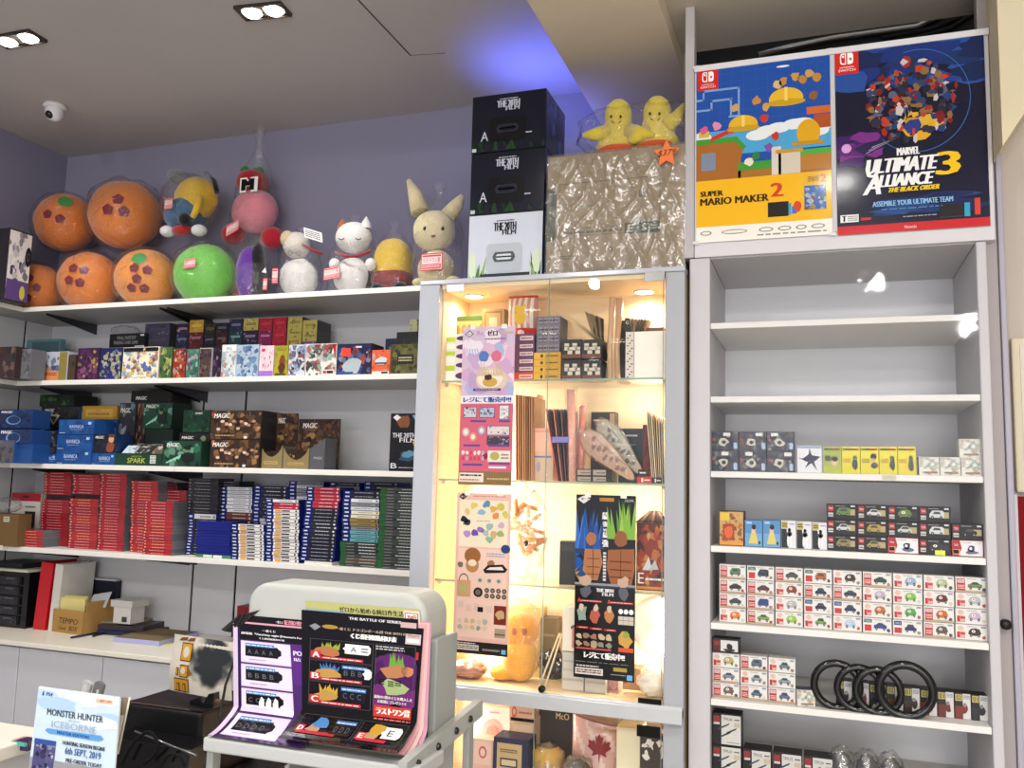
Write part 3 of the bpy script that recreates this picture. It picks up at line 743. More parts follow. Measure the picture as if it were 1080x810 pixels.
fr = Fr(P(321, 250, Y - .085), (.088, 0, -.030), (-.006, 0, .042)); m = MB(); rect(m, fr, 0, 0, 1, 1, '#ecebea', 0); fine(m, fr, .08, .12, .92, .88, '#55565c', 4, 2, 1); m.build('price_card', t)
# calico cat plush
Y = 3.13; t = root_at('cat_plush', 'white cat plush with orange and grey patches and a red collar', 371, Y, S1)
c = P(372, 287, Y); MB().blob((c.x, Y, S1 + .078), (.084, .068, .078), '#dbd8d5', 'plush', 24, 16, .02, 2, 1).build('body', t)
MB().blob((c.x + .028, Y + .018, S1 + .082), (.066, .058, .070), '#4b4844', 'plush', 20, 14, .02, 2, 5).build('grey_back', t)
h = P(373, 251, Y - .01); hd = MB().blob(h, (.078, .066, .066), '#e0dedb', 'plush', 26, 18, .01, 2, 1); hd = hd.build('head', t)
MB().blob(h + Vector((-.03, .012, .034)), (.038, .048, .030), '#b0632c', 'plush', 16, 12).build('orange_patch', hd)
MB().blob(h + Vector((.004, .018, .036)), (.048, .045, .032), '#45423f', 'plush', 16, 12).build('grey_patch', hd)
for sx_, cc in ((-.055, '#b0632c'), (.055, '#e0dedb')):
    MB().lathe(h + Vector((sx_, .0, .035)), [(.024, 0), (.018, .025), (.002, .052)], cc, 'plush', 12).build('ear', hd)
for q in (360, 378): MB().tube([P(q - 3, 251.5, Y - .079), P(q, 253, Y - .081), P(q + 3, 251.5, Y - .079)], .0022, '#2a2626', 'matte', 5).build('sewn_eye', hd)
MB().tube([P(354, 266, Y - .062), P(365, 270.5, Y - .085), P(378, 270, Y - .083), P(391, 265, Y - .06)], .006, '#9c2330', 'plush').build('collar', t)
for q in (353, 391): MB().blob(P(q, 279, Y - .06), (.022, .026, .026), '#dedbd8', 'plush', 12, 10).build('paw', t)
sack(t, (c.x, Y, S1 + .002), (.105, .085), .33, 21)
lot_tag(t, P(341, 296, Y - .085), .074, .05, .12)
# yellow doll with red trousers
Y = 3.15; t = root_at('doll_plush', 'yellow plush in dark red trousers, between the cat and the cream plush', 413, Y, S1)
c = P(415, 262, Y); MB().blob((c.x, Y, S1 + .115), (.078, .065, .115), '#d3b02c', 'plush', 24, 18, .01, 2, 1, .8).build('body', t)
MB().blob((c.x, Y, S1 + .058), (.083, .070, .045), '#7c1f24', 'plush', 24, 14, .01, 2, 1, .7).build('trousers', t)
for q in (400, 424): MB().blob((XA(q, Y - .03, S1 + .02), Y - .035, S1 + .019), (.028, .04, .019), '#1f2a3c', 'plush', 14, 10).build('shoe', t)
sack(t, (c.x, Y, S1 + .002), (.098, .082), .30, 31)
# cream rabbit-like plush with long ears
Y = 3.10; t = root_at('rabbit_plush', 'cream plush with two upright ears and button eyes, next to the cabinet', 458, Y, S1)
c = P(460, 285, Y); MB().blob((c.x, Y, S1 + .078), (.076, .06, .078), '#d3c59a', 'plush', 24, 16, .03, 3, 1).build('body', t)
h = P(458, 244, Y); hd = MB().blob(h, (.086, .066, .082), '#d8cba2', 'plush', 26, 18, .015, 2, 1, .9).build('head', t)
MB().tube([P(443, 224, Y), P(438, 206, Y), P(431, 190, Y)], [.040, .030, .010], '#d3c59a', 'plush', 10).build('ear', hd)
MB().tube([P(473, 228, Y), P(482, 216, Y), P(488, 206, Y)], [.036, .027, .010], '#d3c59a', 'plush', 10).build('ear', hd)
for q in (448, 467): MB().blob(P(q, 241, Y - .066), (.007, .005, .008), '#1b191a', 'gloss', 10, 8).build('button_eye', hd)
MB().blob(P(457, 249, Y - .068), (.010, .006, .006), '#7a5a48', 'plush', 10, 8).build('nose', hd)
for q in (443, 478): MB().blob((XA(q, Y - .04, S1 + .02), Y - .04, S1 + .018), (.030, .035, .018), '#cdbf95', 'plush', 12, 10).build('foot', t)
sack(t, (c.x + .003, Y, S1 + .002), (.105, .078), .42, 41)
lot_tag(t, P(443.5, 286, Y - .088), .092, .068, .0)
# boxed figure on the side shelf at the far left edge
fx = lambda px, z: (P(px, 300, 1) - EYE).x
Y = 2.86; x1 = XA(4, Y, S1); z1 = ZA(240, Y, x1)
m = MB().box(x1 - .26, x1, Y, Y + .12, S1, z1, '#2a262c', 'card'); fr = rightside(x1, Y, Y + .12, S1, z1)
art(m, fr, (.02, .02, .98, .98), ['#dcd8d6', '#2a2a30', '#c9c6c8', '#5b4a86', '#efeeec', '#7a7480'], 22, 31, 1); rect(m, fr, .02, .02, .98, .30, '#58437e', 5)
oval(m, fr, .72, .14, .12, .1, '#c4bb4a', 6); oval(m, fr, .86, .66, .13, .14, '#141318', 6, n=18); oval(m, fr, .86, .66, .06, .065, '#57575f', 7, n=16); oval(m, fr, .86, .66, .035, .04, '#141318', 8, n=14)
tag(m.build('figure_box'), 'black and white patterned box with a purple base, left of the orange balls', 'box')

# ------------------------------------------------------------------ S2: collectible boxes
G2 = 'collectible boxes on the second shelf'
PB = lambda name, label, xl, xr, yt, pal, n=14, seed=1, Y=3.065, d=.10, z0=S2, side=None, **k: carton(
    name, label, 'box', G2, xl, xr, yt, Y, d, z0, side or pal[0], D_art(pal, n, seed, **k))
def sub(f, **k):
    return f
# left-wall shelf
PB('card_box', 'dim brown and black card box at the far left of the second shelf', -22, 15, 366, ['#3a2a2c', '#5e3a36', '#22242c', '#77605a', '#30343c', '#8b6a60'], 16, 3, 2.93, .09)
PB('card_box', 'narrow grey card box on the side shelf, near the corner', 17, 31, 368, ['#6d6d74', '#585860', '#8a8a90', '#4b4650'], 10, 4, 2.96, .08)
carton('card_case', 'pale teal flat case leaning in the corner behind the boxes', 'box', None, 18, 60, 358, 3.24, .03, S2, '#5f838c', lambda m, fr: (rect(m, fr, .3, .05, .97, .95, '#46626a', 1), oval(m, fr, .70, .6, .14, .16, '#2d3f46', 2, n=16)))
PB('card_box', 'reddish brown card box tucked in the corner of the second shelf', 27, 37, 384, ['#5a3a34', '#6b4a40', '#3c2a2a'], 6, 5, 3.07)
def ex1(m, fr): rect(m, fr, .02, .02, .74, .34, '#d98a54', 5); fine(m, fr, .2, .18, .68, .30, '#7a2a18', 2, 4, 6); rect(m, fr, .74, .02, .98, .98, '#8c7d3e', 5); oval(m, fr, .12, .18, .07, .10, '#a04020', 6)
PB('card_box', 'card box with a white and blue picture above an orange band', 37, 70, 371, ['#b9bdd0', '#5a6a9c', '#dfe0ea', '#c9864e', '#394a80', '#e8e2d8'], 20, 6, extra=ex1)
PB('card_box', 'thin dark brown card box beside the orange-banded box', 70.5, 78, 374, ['#4a3a2c', '#5c4a36', '#33281f'], 6, 7)
PB('card_box', 'purple card box with glowing orbs on its front', 80, 103, 367, ['#3b1d3e', '#6b2f6a', '#8b3f68', '#2a1530', '#a85a8c', '#c9b25a', '#4d2450'], 22, 8)
PB('card_box', 'navy and yellow card box with blue hair shapes', 104, 127, 367, ['#1a2250', '#e0c85a', '#f0e6b0', '#2f3fa0', '#1c2a74', '#d9d6c8'], 24, 9)
def ex2(m, fr): rect(m, fr, .02, .86, .98, .98, '#15151a', 6); fine(m, fr, .3, .06, .7, .16, '#e8eef4', 1, 2, 6)
PB('card_box', 'widest bright display box with a crowd of tiny figures and a black top edge', 128, 166, 366, ['#e8e2cc', '#d9b24a', '#3d5ab0', '#b9743c', '#f4f2e8', '#7aa6c8', '#8c3a34', '#e8c070'], 44, 10, size=.16, extra=ex2)
PB('card_box', 'green and yellow card box with a pale lime top', 167.5, 180, 366, ['#3f5f38', '#c9d06a', '#dfe08a', '#2c4630', '#89a050', '#e0c86a'], 16, 11)
PB('card_box', 'orange red card box with dark figures', 181.5, 194.5, 368, ['#8e2f20', '#c25a2a', '#d98440', '#2a3266', '#6c1f1c', '#e8d8d0'], 18, 12)
PB('card_box', 'teal green card box with white title', 195.5, 208, 368, ['#3d7464', '#67a28a', '#b8d0c0', '#8c4a7a', '#25504a', '#d8b0b8'], 18, 13)
PB('card_box', 'brown armoured-figure card box with white edges', 209, 222, 367, ['#4a3836', '#6c524c', '#2c2226', '#8a6e60', '#39304a'], 18, 14, side='#c9c6c6')
PB('card_box', 'slim black and purple card box left of the pastel box', 223.5, 232, 366, ['#1c1624', '#4b2f5a', '#7a4a78', '#d0a8b8', '#2a2440'], 12, 15)
PB('card_box', 'pale pastel card box with a white top', 232.5, 248, 363.5, ['#d0d6d8', '#a8bcc8', '#d8a890', '#eef0ee', '#b4584c', '#8aa4b4'], 22, 16, band=(.8, .98, '#dfe6e2'), txt='ALL', tb=(.3, .85, .7, .93), tc='#6b7a80')
PB('card_box', 'icy blue card box with a pale blue top', 248.5, 271.5, 363.5, ['#9fb8cc', '#6d8cb8', '#d6e4ee', '#3f5c94', '#c8d4e8', '#58749c'], 30, 17)
def ex3(m, fr):
    rect(m, fr, .02, .02, .98, .2, '#9a6cc0', 4); oval(m, fr, .28, .86, .14, .05, '#cf3b60', 5)
    for u, v, a in ((.35, .62, .4), (.72, .66, -.3), (.25, .42, .5), (.66, .40, -.4), (.8, .5, .2)): pol(m, fr, [(u, v), (u + .06, v + .01), (u + .09 * a + .02, v - .12)], '#181418', 5)
PB('card_box', 'pale pink card box with black marks and a purple base', 272.5, 287.5, 364.5, ['#ecc9cf', '#f0d4d8', '#e8bcc6'], 4, 18, extra=ex3)
def ex4(m, fr): oval(m, fr, .6, .5, .22, .18, '#7d3d24', 5, rag=.2); oval(m, fr, .6, .3, .26, .16, '#5a2c1c', 5.3, rag=.2); rect(m, fr, .1, .86, .9, .94, '#8d8a30', 5); rect(m, fr, .1, .06, .9, .12, '#4e4c1e', 5)
PB('card_box', 'olive yellow card box with a small brown figure', 288.5, 302.5, 364.5, ['#a39a2e', '#b0a838', '#8d852a'], 5, 19, extra=ex4)
PB('card_box', 'white black and blue card box left of the striped box', 303.5, 321, 363.5, ['#c8ccd6', '#1b1b22', '#4d5f94', '#7a3a30', '#eceef2', '#2a2f44', '#8aa0c8'], 28, 20)
def ex5(m, fr):
    for k in range(5): pol(m, fr, [(.55, .62), (.62 + k * .09, .97), (.66 + k * .09, .97)], '#b3262c', 6)
    pol(m, fr, [(.98, .5), (.98, .97), (.86, .97)], '#b3262c', 6); rect(m, fr, .55, .04, .95, .2, '#d8cfc4', 6); rect(m, fr, .6, .08, .7, .16, '#b3262c', 7); rect(m, fr, .72, .08, .92, .16, '#2a2024', 7)
PB('card_box', 'white card box with red sunburst stripes and dark figures', 321.5, 354, 362.5, ['#ded9d2', '#2a2628', '#4a4446', '#9a2a2c', '#7fa89c', '#c9c4be', '#20201f'], 30, 21, extra=ex5)
def ex6(m, fr): rect(m, fr, .14, .60, .40, .86, '#f0442e', 6); oval(m, fr, .46, .30, .28, .24, '#a8b4b8', 5.5, rag=.2); rect(m, fr, .55, .86, .72, .92, '#c8ccd8', 6); rect(m, fr, .04, .03, .5, .12, '#3a4a8c', 6)
PB('card_box', 'navy card box with a square red sticker', 354.5, 391, 362.5, ['#1b1d40', '#23285a', '#c0504a', '#8b98a8', '#d4dce0', '#3c4a8a', '#5a8cc0'], 26, 22, extra=ex6)
def ex7(m, fr): oval(m, fr, .5, .55, .34, .16, '#c8d2d2', 5, rag=.15); rect(m, fr, .05, .04, .95, .15, '#d9d4cc', 5); rect(m, fr, .55, .06, .9, .13, '#1c1a1c', 6); rect(m, fr, .2, .44, .8, .5, '#4a2c26', 6)
PB('card_box', 'orange card box right of the navy box', 391.5, 411, 369, ['#d8603a', '#e07a4c', '#b8452c', '#c8c4bc'], 12, 23, extra=ex7)
def ex8(m, fr): rect(m, fr, .25, .35, .85, .66, '#1e1e18', 5); fine(m, fr, .3, .42, .8, .6, '#b9b58c', 2, 3, 6)
PB('card_box', 'olive camouflage card box against the cabinet, bottom of its pile', 411.5, 440, 363, ['#57552c', '#6b6936', '#3c3c22', '#7d7a48', '#2c2c1c'], 18, 24, extra=ex8)
zz = ZA(362.5, 3.065, XA(425, 3.065, S2))
PB('card_box', 'flat black and green card box, middle of the pile against the cabinet', 418, 440, 350, ['#1c1c1a', '#4f4f30', '#2a2a22'], 6, 25, 3.075, .09, zz, band=(.5, .95, '#17171a'), txt=None)
zz2 = ZA(349.5, 3.075, XA(430, 3.065, S2))
PB('card_box', 'small pale olive box on top of the pile against the cabinet', 432, 440, 337, ['#8f8f68', '#a3a378', '#6f7048'], 6, 26, 3.085, .08, zz2)
PB('card_box', 'dark blue flat pack stack behind the orange card box', 405, 421, 357, ['#2a2f4c', '#3c4470', '#1c2038', '#8c98b0'], 10, 27, 3.19, .10)
# second row: piles of small card boxes behind the front row
def pile(cols, Y=3.20, d=.11):
    for xl, xr, ys, pals, nm in cols:
        x0, x1 = XA(xl, Y, S2 + .1), XA(xr, Y, S2 + .1); zt = [ZA(y, Y, (x0 + x1) / 2) for y in ys]
        h = zt[0] - zt[1]; zt_all = list(zt); z = zt[-1]
        nfill = max(1, round((z - S2) / h)); fill = [S2 + (z - S2) * k / nfill for k in range(nfill + 1)]
        edges = fill + zt[::-1][1:]
        n = len(edges) - 1
        for k in range(n):
            vis = n - 1 - k
            pal = pals[min(vis, len(pals) - 1)]
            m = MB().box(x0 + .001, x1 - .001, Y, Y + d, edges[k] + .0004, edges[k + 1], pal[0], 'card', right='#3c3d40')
            fr = front(x0 + .001, x1 - .001, Y, edges[k], edges[k + 1])
            art(m, fr, (.04, .06, .96, .94), pal, 8, int(xl) + k, 1); rect(m, fr, .2, .45, .85, .62, pal[-1], 4); fine(m, fr, .24, .48, .8, .6, pal[0], 1, k, 5)
            pos = ORD[vis + 1] + ' from the top' if vis else 'topmost'
            tag(m.build('booster_box'), 'small %s booster box, %s in its back-row pile' % (nm, pos), 'box', 'booster boxes in the back row of the second shelf')
dk = ['#1d1c24', '#2c2b38', '#44485a', '#6a6f86']; pu = ['#2c1c34', '#4a2c54', '#7a4a70', '#8c3a3c', '#b8a0b8']; re = ['#a01f30', '#b42a3a', '#8a1828', '#c0404a']
yl = ['#a89c50', '#c2b662', '#8f8440', '#d8cf90', '#6a5c28']; nv = ['#22283e', '#343c60', '#161a2c', '#8088a8']
pile([(150.5, 177, (341, 354, 365), [['#3c3a50', '#6a5058', '#2c3450', '#8a8490', '#50425a']], 'dark art-covered'),
      (184, 197, (341.5, 352.5, 363.5), [pu, nv], 'dark maroon and blue'), (197.5, 212.5, (337.5, 350.5, 363), [['#b08c30', '#c8a440', '#96742a', '#d8b860'], ['#5a1f2a', '#7a2c3c', '#3c1a2c', '#b08490']], 'yellow-topped pile'),
      (213.5, 225, (341, 353, 364), [['#24201e', '#3a3428', '#55502c', '#6a6030'], dk], 'black and olive'), (226, 238.5, (340.5, 351.5, 363), [dk, ['#3a1c20', '#54282c', '#251418', '#8a6a6a']], 'black and brown'),
      (239.5, 254, (336.5, 349.5, 361.5), [nv, ['#1d3a40', '#2c525a', '#15282e', '#8fb0b0']], 'black and teal'), (254.5, 270.5, (336, 348.5, 361.5), [yl, ['#2c2238', '#44344f', '#1a1424', '#a08cb0']], 'olive and plum'),
      (271, 285.5, (335.5, 348.5, 360.5), [re, ['#7a2450', '#93305c', '#5c1a3c', '#c88cb0']], 'plain red'), (286, 300.5, (334.5, 347.5, 360), [re, re], 'bright red'),
      (301.5, 317, (334.5, 346, 356.5, 364), [yl], 'pale yellow'), (317.5, 333, (337.5, 348.5, 360, 366), [yl, yl, ['#6c4a86', '#8a64a4', '#4f3466', '#b8a0cc']], 'olive yellow')])
Y = 3.18; x0, x1 = XA(112, Y, S2), XA(150, Y, S2); z0 = ZA(371, Y, x0)
m = MB().box(x0 + .01, x1 - .01, Y + .01, Y + .13, S2, z0, '#232226', 'card'); tag(m.build('card_box'), 'dark carton hidden behind the crowd display box, carrying the black game carton', 'box', G2)
m = MB().box(x0, x1, Y, Y + .14, z0 + .0005, ZA(352.5, Y, x0), '#131316', 'card'); fr = front(x0, x1, Y, z0, ZA(352.5, Y, x0))
text(m, fr, 'FINAL FANTASY', .22, .66, .74, .86, '#a9a9ac', 2); text(m, fr, 'TRADING CARD GAME', .12, .4, .8, .58, '#a9a9ac', 2); rect(m, fr, .0, .0, .42, .22, '#c9c9cc', 2); rect(m, fr, .72, .06, .98, .30, '#c9c9cc', 2); fine(m, fr, .75, .1, .95, .26, '#44444a', 2, 1, 3); rect(m, fr, .86, .84, .96, .93, '#d9d9dc', 2)
tag(m.build('card_carton'), 'wide black card carton with two grey lines of lettering', 'box')
c = P(133, 345, 3.25); zt = ZA(352.5, Y, x0)
tag(MB().blob((c.x, 3.25, zt + .025), (.075, .05, .026), '#ffffff', 'film', 24, 14, .25, 4, 3).build('plastic_bag'), 'crumpled clear plastic bag on the wide black card carton', 'bag')

# ------------------------------------------------------------------ S3: trading card boxes
G3 = 'trading card boxes on the third shelf'
MAG = 'MAGIC'
def D_magic(pal, n, seed, tb=(.09, .80, .38, .92), size=.25, extra=None, word=MAG):
    def f(m, fr):
        art(m, fr, (.01, .01, .99, .99), pal, n, seed, 1, 'card', size)
        if extra: extra(m, fr)
        text(m, fr, word, *tb, '#e8e6e2', 8, 'card', .04, 2)
    return f
BLU = ['#1c4f94', '#22599f', '#1a4688', '#2a66ae']
def D_blue(seed, tb=(.32, .42, .72, .62)):
    def f(m, fr):
        art(m, fr, (.01, .01, .99, .99), BLU, 10, seed, 1, 'card', .4)
        text(m, fr, 'RAVNICA', *tb, '#b9cdea', 4, 'card', 0, 1); fine(m, fr, tb[0] + .03, tb[1] - .14, tb[2] - .03, tb[1] - .07, '#8fb0dc', 1, seed, 4)
        rect(m, fr, .04, .06, .2, .1, '#a9c4e8', 4); rect(m, fr, .84, .66, .93, .84, '#9fc0e8', 4)
    return f
GRN = ['#17402f', '#1f5a40', '#0f2a20', '#2f7a54', '#7ab89a', '#0c1a18', '#9fcfb8']
BRN = ['#33251e', '#5a3c2a', '#7c5432', '#a87844', '#241814', '#c89858', '#44302a', '#946238', '#6a5040', '#3c2c26']
GRY = ['#2a2c34', '#44464e', '#6a6a6c', '#1a1b20', '#8c8a84', '#383a44']
def B3(label, xl, xr, yt, Y, z0, deco, side, d=.13, right=None, name='card_box', top=None, ang=0):
    return carton(name, label, 'box', G3, xl, xr, yt, Y, d, z0, side, deco, right, top, ang=ang)
def zat(py, Y, px, z=S3): return ZA(py, Y, XA(px, Y, z))
def greenfig(m, fr):
    for k in range(5): pol(m, fr, [(.1 + .1 * k, .15 + .05 * k), (.55, .52), (.14 + .1 * k, .12 + .05 * k)], '#8fd0b4', 5 + k * .1)
    oval(m, fr, .66, .36, .16, .22, '#141c1e', 6, rag=.2); oval(m, fr, .62, .66, .08, .12, '#6c8a58', 6.3, rag=.15); oval(m, fr, .63, .73, .09, .08, '#16221e', 6.5, rag=.2)
def crowdfig(m, fr):
    rg = random.Random(4)
    for k in range(11): oval(m, fr, .18 + .075 * k + rg.uniform(-.02, .02), .36 + .28 * abs(math.sin(k * 1.9)), .038, .055, rg.choice(['#d8bca8', '#c8a890', '#e0c8b8', '#b8846c']), 6 + k * .05, rag=.15, rng=rg)
    fine(m, fr, .12, .10, .5, .18, '#c8a060', 1, 3, 7); rect(m, fr, .68, .04, .74, .12, '#e8e4dc', 7); rect(m, fr, .03, .82, .07, .92, '#c03428', 7)
# side-wall shelf
Yw = 2.955
B3('dark blue card box at the far left, upper of two with ring marks', -30, 33, 432, Yw + .03, zat(451, Yw, 10), D_magic(['#1a2f5c', '#24447c', '#15203c', '#3a5a90', '#4c3a4a'], 12, 41, (.5, .8, .68, .92), extra=lambda m, fr: (oval(m, fr, .7, .42, .12, .24, '#7a98c4', 5, n=20), oval(m, fr, .71, .44, .1, .2, '#1d3562', 5.5, n=20))), '#1c3f7a', .1)
B3('dark blue card box at the far left, lower of two with ring marks', -30, 33, 452.5, Yw, zat(467, Yw, 10), D_magic(['#1a2f5c', '#24447c', '#15203c', '#3a5a90', '#4c3a4a'], 12, 42, (.5, .66, .68, .88), extra=lambda m, fr: (oval(m, fr, .7, .35, .12, .4, '#7a98c4', 5, n=20, box=(0, .02, 1, .98)), oval(m, fr, .71, .38, .1, .34, '#1d3562', 5.5, n=20, box=(0, .02, 1, .98)))), '#1c3f7a', .11)
B3('grey picture card box at the bottom left of the third shelf', -30, 14, 464, Yw - .01, S3, D_art(['#5a5660', '#7a7478', '#3a3a48', '#8a7a70', '#484450'], 16, 43), '#2a4f8a', .13)
B3('plain blue card box in the corner of the third shelf', 14.5, 33, 464, Yw + .01, S3, None, '#1d4a8c', .1)
# corner of the back wall
B3('blue card carton behind the dark portrait box in the corner', 34, 60, 462, 3.08, S3, lambda m, fr: text(m, fr, 'RAVNICA', .3, .2, .98, .42, '#5f8cc8', 3), '#1b4c92', .16)
B3('dark card box with a pale heart shape, MAGIC in its corner', 42, 82, 429, 3.17, zat(451, 3.17, 60), D_magic(['#26282e', '#3a3c40', '#58544a', '#1a1c22', '#6a4a48'], 14, 44, (.12, .74, .36, .9), extra=lambda m, fr: (pol(m, fr, [(.18, .6), (.3, .72), (.36, .6), (.42, .66), (.52, .58), (.36, .12)], '#b8b09a', 5), pol(m, fr, [(.25, .56), (.37, .54), (.45, .52), (.37, .24)], '#34363a', 6))), '#1b2f58', .14, '#234a80')
B3('dark carton under the heart-shape box', 44, 82, 452, 3.18, S3, None, '#22345a', .14)
B3('dark green card box on top of the heart-shape box', 41.5, 78, 416, 3.2, zat(428.5, 3.2, 60), D_art(['#1a2a1c', '#2c4a28', '#3c6434', '#101a14', '#4f7a40'], 10, 45), '#14201a', .14)
za = ZA(478.5, 3.07, XA(50, 3.07, S3))
B3('dark portrait card box at the front of the third shelf corner, MAGIC on top', 36.5, 59, 454.5, 3.06, za, D_magic(['#1c1e24', '#3a3a3e', '#6a655c', '#15161a', '#8c8474', '#4a4c4c'], 18, 46, (.25, .80, .62, .92)), '#1a1c22', .05)
m = None
B3('low blue box under the dark portrait box', 36.5, 59, 479, 3.06, S3, D_blue(47, (.3, .4, .95, .75)), '#1d4f96', .05)
q1_, q2_ = zat(474.5, 3.05, 75), zat(458, 3.05, 75)
B3('blue card box, bottom of the blue stack of three', 58.5, 95, 474.5, 3.05, S3, D_blue(48, (.24, .42, .62, .68)), '#1d4f96', .12)
B3('blue card box, middle of the blue stack of three', 59.5, 96.5, 458.5, 3.05, q1_ + .0005, D_blue(49, (.28, .42, .66, .68)), '#1d4f96', .12)
B3('blue card box, top of the blue stack of three', 61.5, 98.5, 442.5, 3.05, q2_ + .0005, D_blue(50), '#1d4f96', .12)
B3('dark teal blue box under the gold box', 98, 121, 443, 3.19, S3, D_blue(51, (.2, .6, .6, .72)), '#1a3f70', .13)
B3('gold card box behind the blue stack', 86, 123, 428, 3.185, zat(442.5, 3.19, 105), lambda m, fr: (art(m, fr, (.02, .05, .98, .95), ['#b08a34', '#c09a40', '#9a7628'], 6, 52), rect(m, fr, .12, .2, .88, .78, '#c8a24a', 4), text(m, fr, 'DOMINARIA', .2, .3, .8, .5, '#8a3a1c', 5, 'card', 0, 1), text(m, fr, 'MAGIC', .4, .6, .56, .7, '#7a5420', 5)), '#a17c2c', .14)
B3('low dark carton carrying the gold box at its left end', 86, 97, 443.2, 3.21, S3, None, '#1f2c48', .12)
B3('dark blue portrait box in front, MAGIC over a pale face', 97.5, 121, 457.5, 3.06, ZA(477.5, 3.06, XA(108, 3.06, S3)), D_magic(['#18202e', '#24344e', '#3c2a24', '#0f141e'], 10, 53, (.12, .74, .5, .88), extra=lambda m, fr: (oval(m, fr, .82, .72, .12, .2, '#d0a080', 5, rag=.1, box=(0, .02, .98, .98)), oval(m, fr, .8, .3, .2, .3, '#8a4a30', 4.6, rag=.2, box=(0, .02, .98, .98)), oval(m, fr, .84, .9, .14, .09, '#5a3a28', 5.4, rag=.2, box=(0, .02, .98, .98)))), '#16305c', .1)
B3('low blue box under the dark blue portrait box', 95.5, 121, 478, 3.06, S3, D_blue(54, (.35, .4, .8, .72)), '#1d4f96', .1)
B3('dark grey figure box, MAGIC on top, behind the open tray of packs', 122, 139.5, 425, 3.17, S3, D_magic(GRY + ['#7a98b8', '#b8bcc0'], 20, 55, (.1, .84, .7, .92)), '#1c1e26', .12)
B3('dark brown figure box left of the green box', 140, 150, 424, 3.18, S3, D_art(['#2a1a16', '#4a2c22', '#7a5040', '#c09880', '#1c1210'], 14, 56), '#1c1412', .12)
B3('tall dark carton under the green sorceress box', 150.5, 180, 452.5, 3.175, S3, None, '#16241e', .13)
B3('green card box with a dark robed figure, upper of the two', 150.5, 180.5, 424.5, 3.175, zat(452, 3.175, 165), D_magic(GRN, 12, 57, (.1, .78, .44, .92), extra=greenfig), '#12281e', .13)
B3('flat black box on top, MAGIC in dim letters', 138, 181, 412, 3.2, zat(424, 3.2, 160), D_magic(['#191414', '#241a16', '#0f0d0e'], 6, 58, (.14, .2, .4, .5)), '#141110', .12)
# open tray with slanted packs
Y = 3.05; x0, x1 = XA(120.5, Y, S3), XA(170, Y, S3); zt = zat(478, Y, 140)
t = thing('pack_tray', 'open green counter tray of upright card packs', 'box', ((x0 + x1) / 2, Y, S3))
m = MB().box(x0, x1, Y, Y + .004, S3, zt, '#173c28', 'card'); fr = front(x0, x1, Y, S3, zt)
text(m, fr, 'SPARK', .28, .2, .66, .62, '#b8c85a', 3, 'card', 0, 1); text(m, fr, 'WAR OF THE', .36, .68, .58, .8, '#b8c85a', 3); rect(m, fr, .76, .2, .88, .50, '#e4e6e4', 3); rect(m, fr, .76, .54, .88, .84, '#e4e6e4', 3); fine(m, fr, .77, .24, .87, .46, '#33443a', 2, 1, 4); fine(m, fr, .77, .58, .87, .8, '#33443a', 2, 2, 4)
m.box(x0, x1, Y + .004, Y + .20, S3, S3 + .004, '#143222', 'card')
for xa, xb in ((x0, x0 + .003), (x1 - .003, x1)):
    m.prism([(xa, S3), (xb, S3), (xb, zt), (xa, zt)], Y + .004, Y + .2, '#143222', 'card')
m.box(x0 + .003, x1 - .003, Y + .197, Y + .2, S3 + .004, zt + .05, '#143222', 'card')
m.build('tray', t)
rows = ['#c8d8e4', '#2c2c30', '#6a5a4c', '#b0a890', '#24342c', '#8c4a34']
for k in range(6):
    ya = Y + .022 + k * .028; za_ = zt - .012 + k * .006; yb = ya + .052
    for j, (a, b) in enumerate(((.004, .30), (.31, .62), (.63, .985))):
        xa, xb = x0 + (x1 - x0) * a, x0 + (x1 - x0) * b; h = .05
        m = MB(); q = [(xa, ya, za_), (xb, ya, za_), (xb, yb, za_ + h), (xa, yb, za_ + h)]
        fr = Fr(q[0], (xb - xa, 0, 0), (0, yb - ya, h)); rect(m, fr, 0, 0, 1, 1, '#1c2420', 0); art(m, fr, (.03, .05, .97, .95), [rows[(k + j) % 6], '#3a4a3e', '#c8ccc0', '#6a5040', '#e0e4e4'], 8, k * 3 + j, 1)
        text(m, fr, 'MAGIC', .15, .76, .7, .9, '#e8e8e4', 4)
        nn = Vector((0, .006, -.006)); m.poly([Vector(p) + nn for p in q[::-1]], '#20281f')
        for w in range(4): m.poly([Vector(q[w]) + nn, Vector(q[(w + 1) % 4]) + nn, q[(w + 1) % 4], q[w]], '#20281f')
        tag(m.build('card_pack'), 'card pack %s of the open green tray, %s from the front' % (['at the left', 'in the middle', 'at the right'][j], ORD[k + 1] if k else 'first'), 'card pack', 'card packs in the open green tray')
B3('dark green flat box, upper of the pair beside the brown boxes', 192.5, 221, 432.5, 3.13, zat(456, 3.13, 206), D_magic(GRN[:4] + ['#4c6a58', '#2a3a3c'], 14, 59, (.45, .8, .72, .9), word='SPARK'), '#10201a', .13)
zb = zat(466, 3.12, 206)
B3('black flat box with MAGIC in white, lower of the pair', 189, 222, 456.5, 3.12, zb, D_magic(['#181a1c', '#24282a', '#101214', '#3a3a30'], 6, 60, (.1, .3, .46, .62), extra=lambda m, fr: oval(m, fr, .78, .4, .09, .3, '#6c7a5a', 5, rag=.2)), '#111314', .13)
B3('carton standing behind the lower green sorceress box', 190, 221, 466.5, 3.19, S3, None, '#1c2a22', .1)
B3('green card box with a dark robed figure, lower of the two', 170.5, 211.5, 465, 3.05, S3, D_magic(GRN, 12, 61, (.12, .76, .42, .92), extra=greenfig), '#122a20', .13, '#1a3a2a')
zc_ = zat(463.5, 3.055, 246)
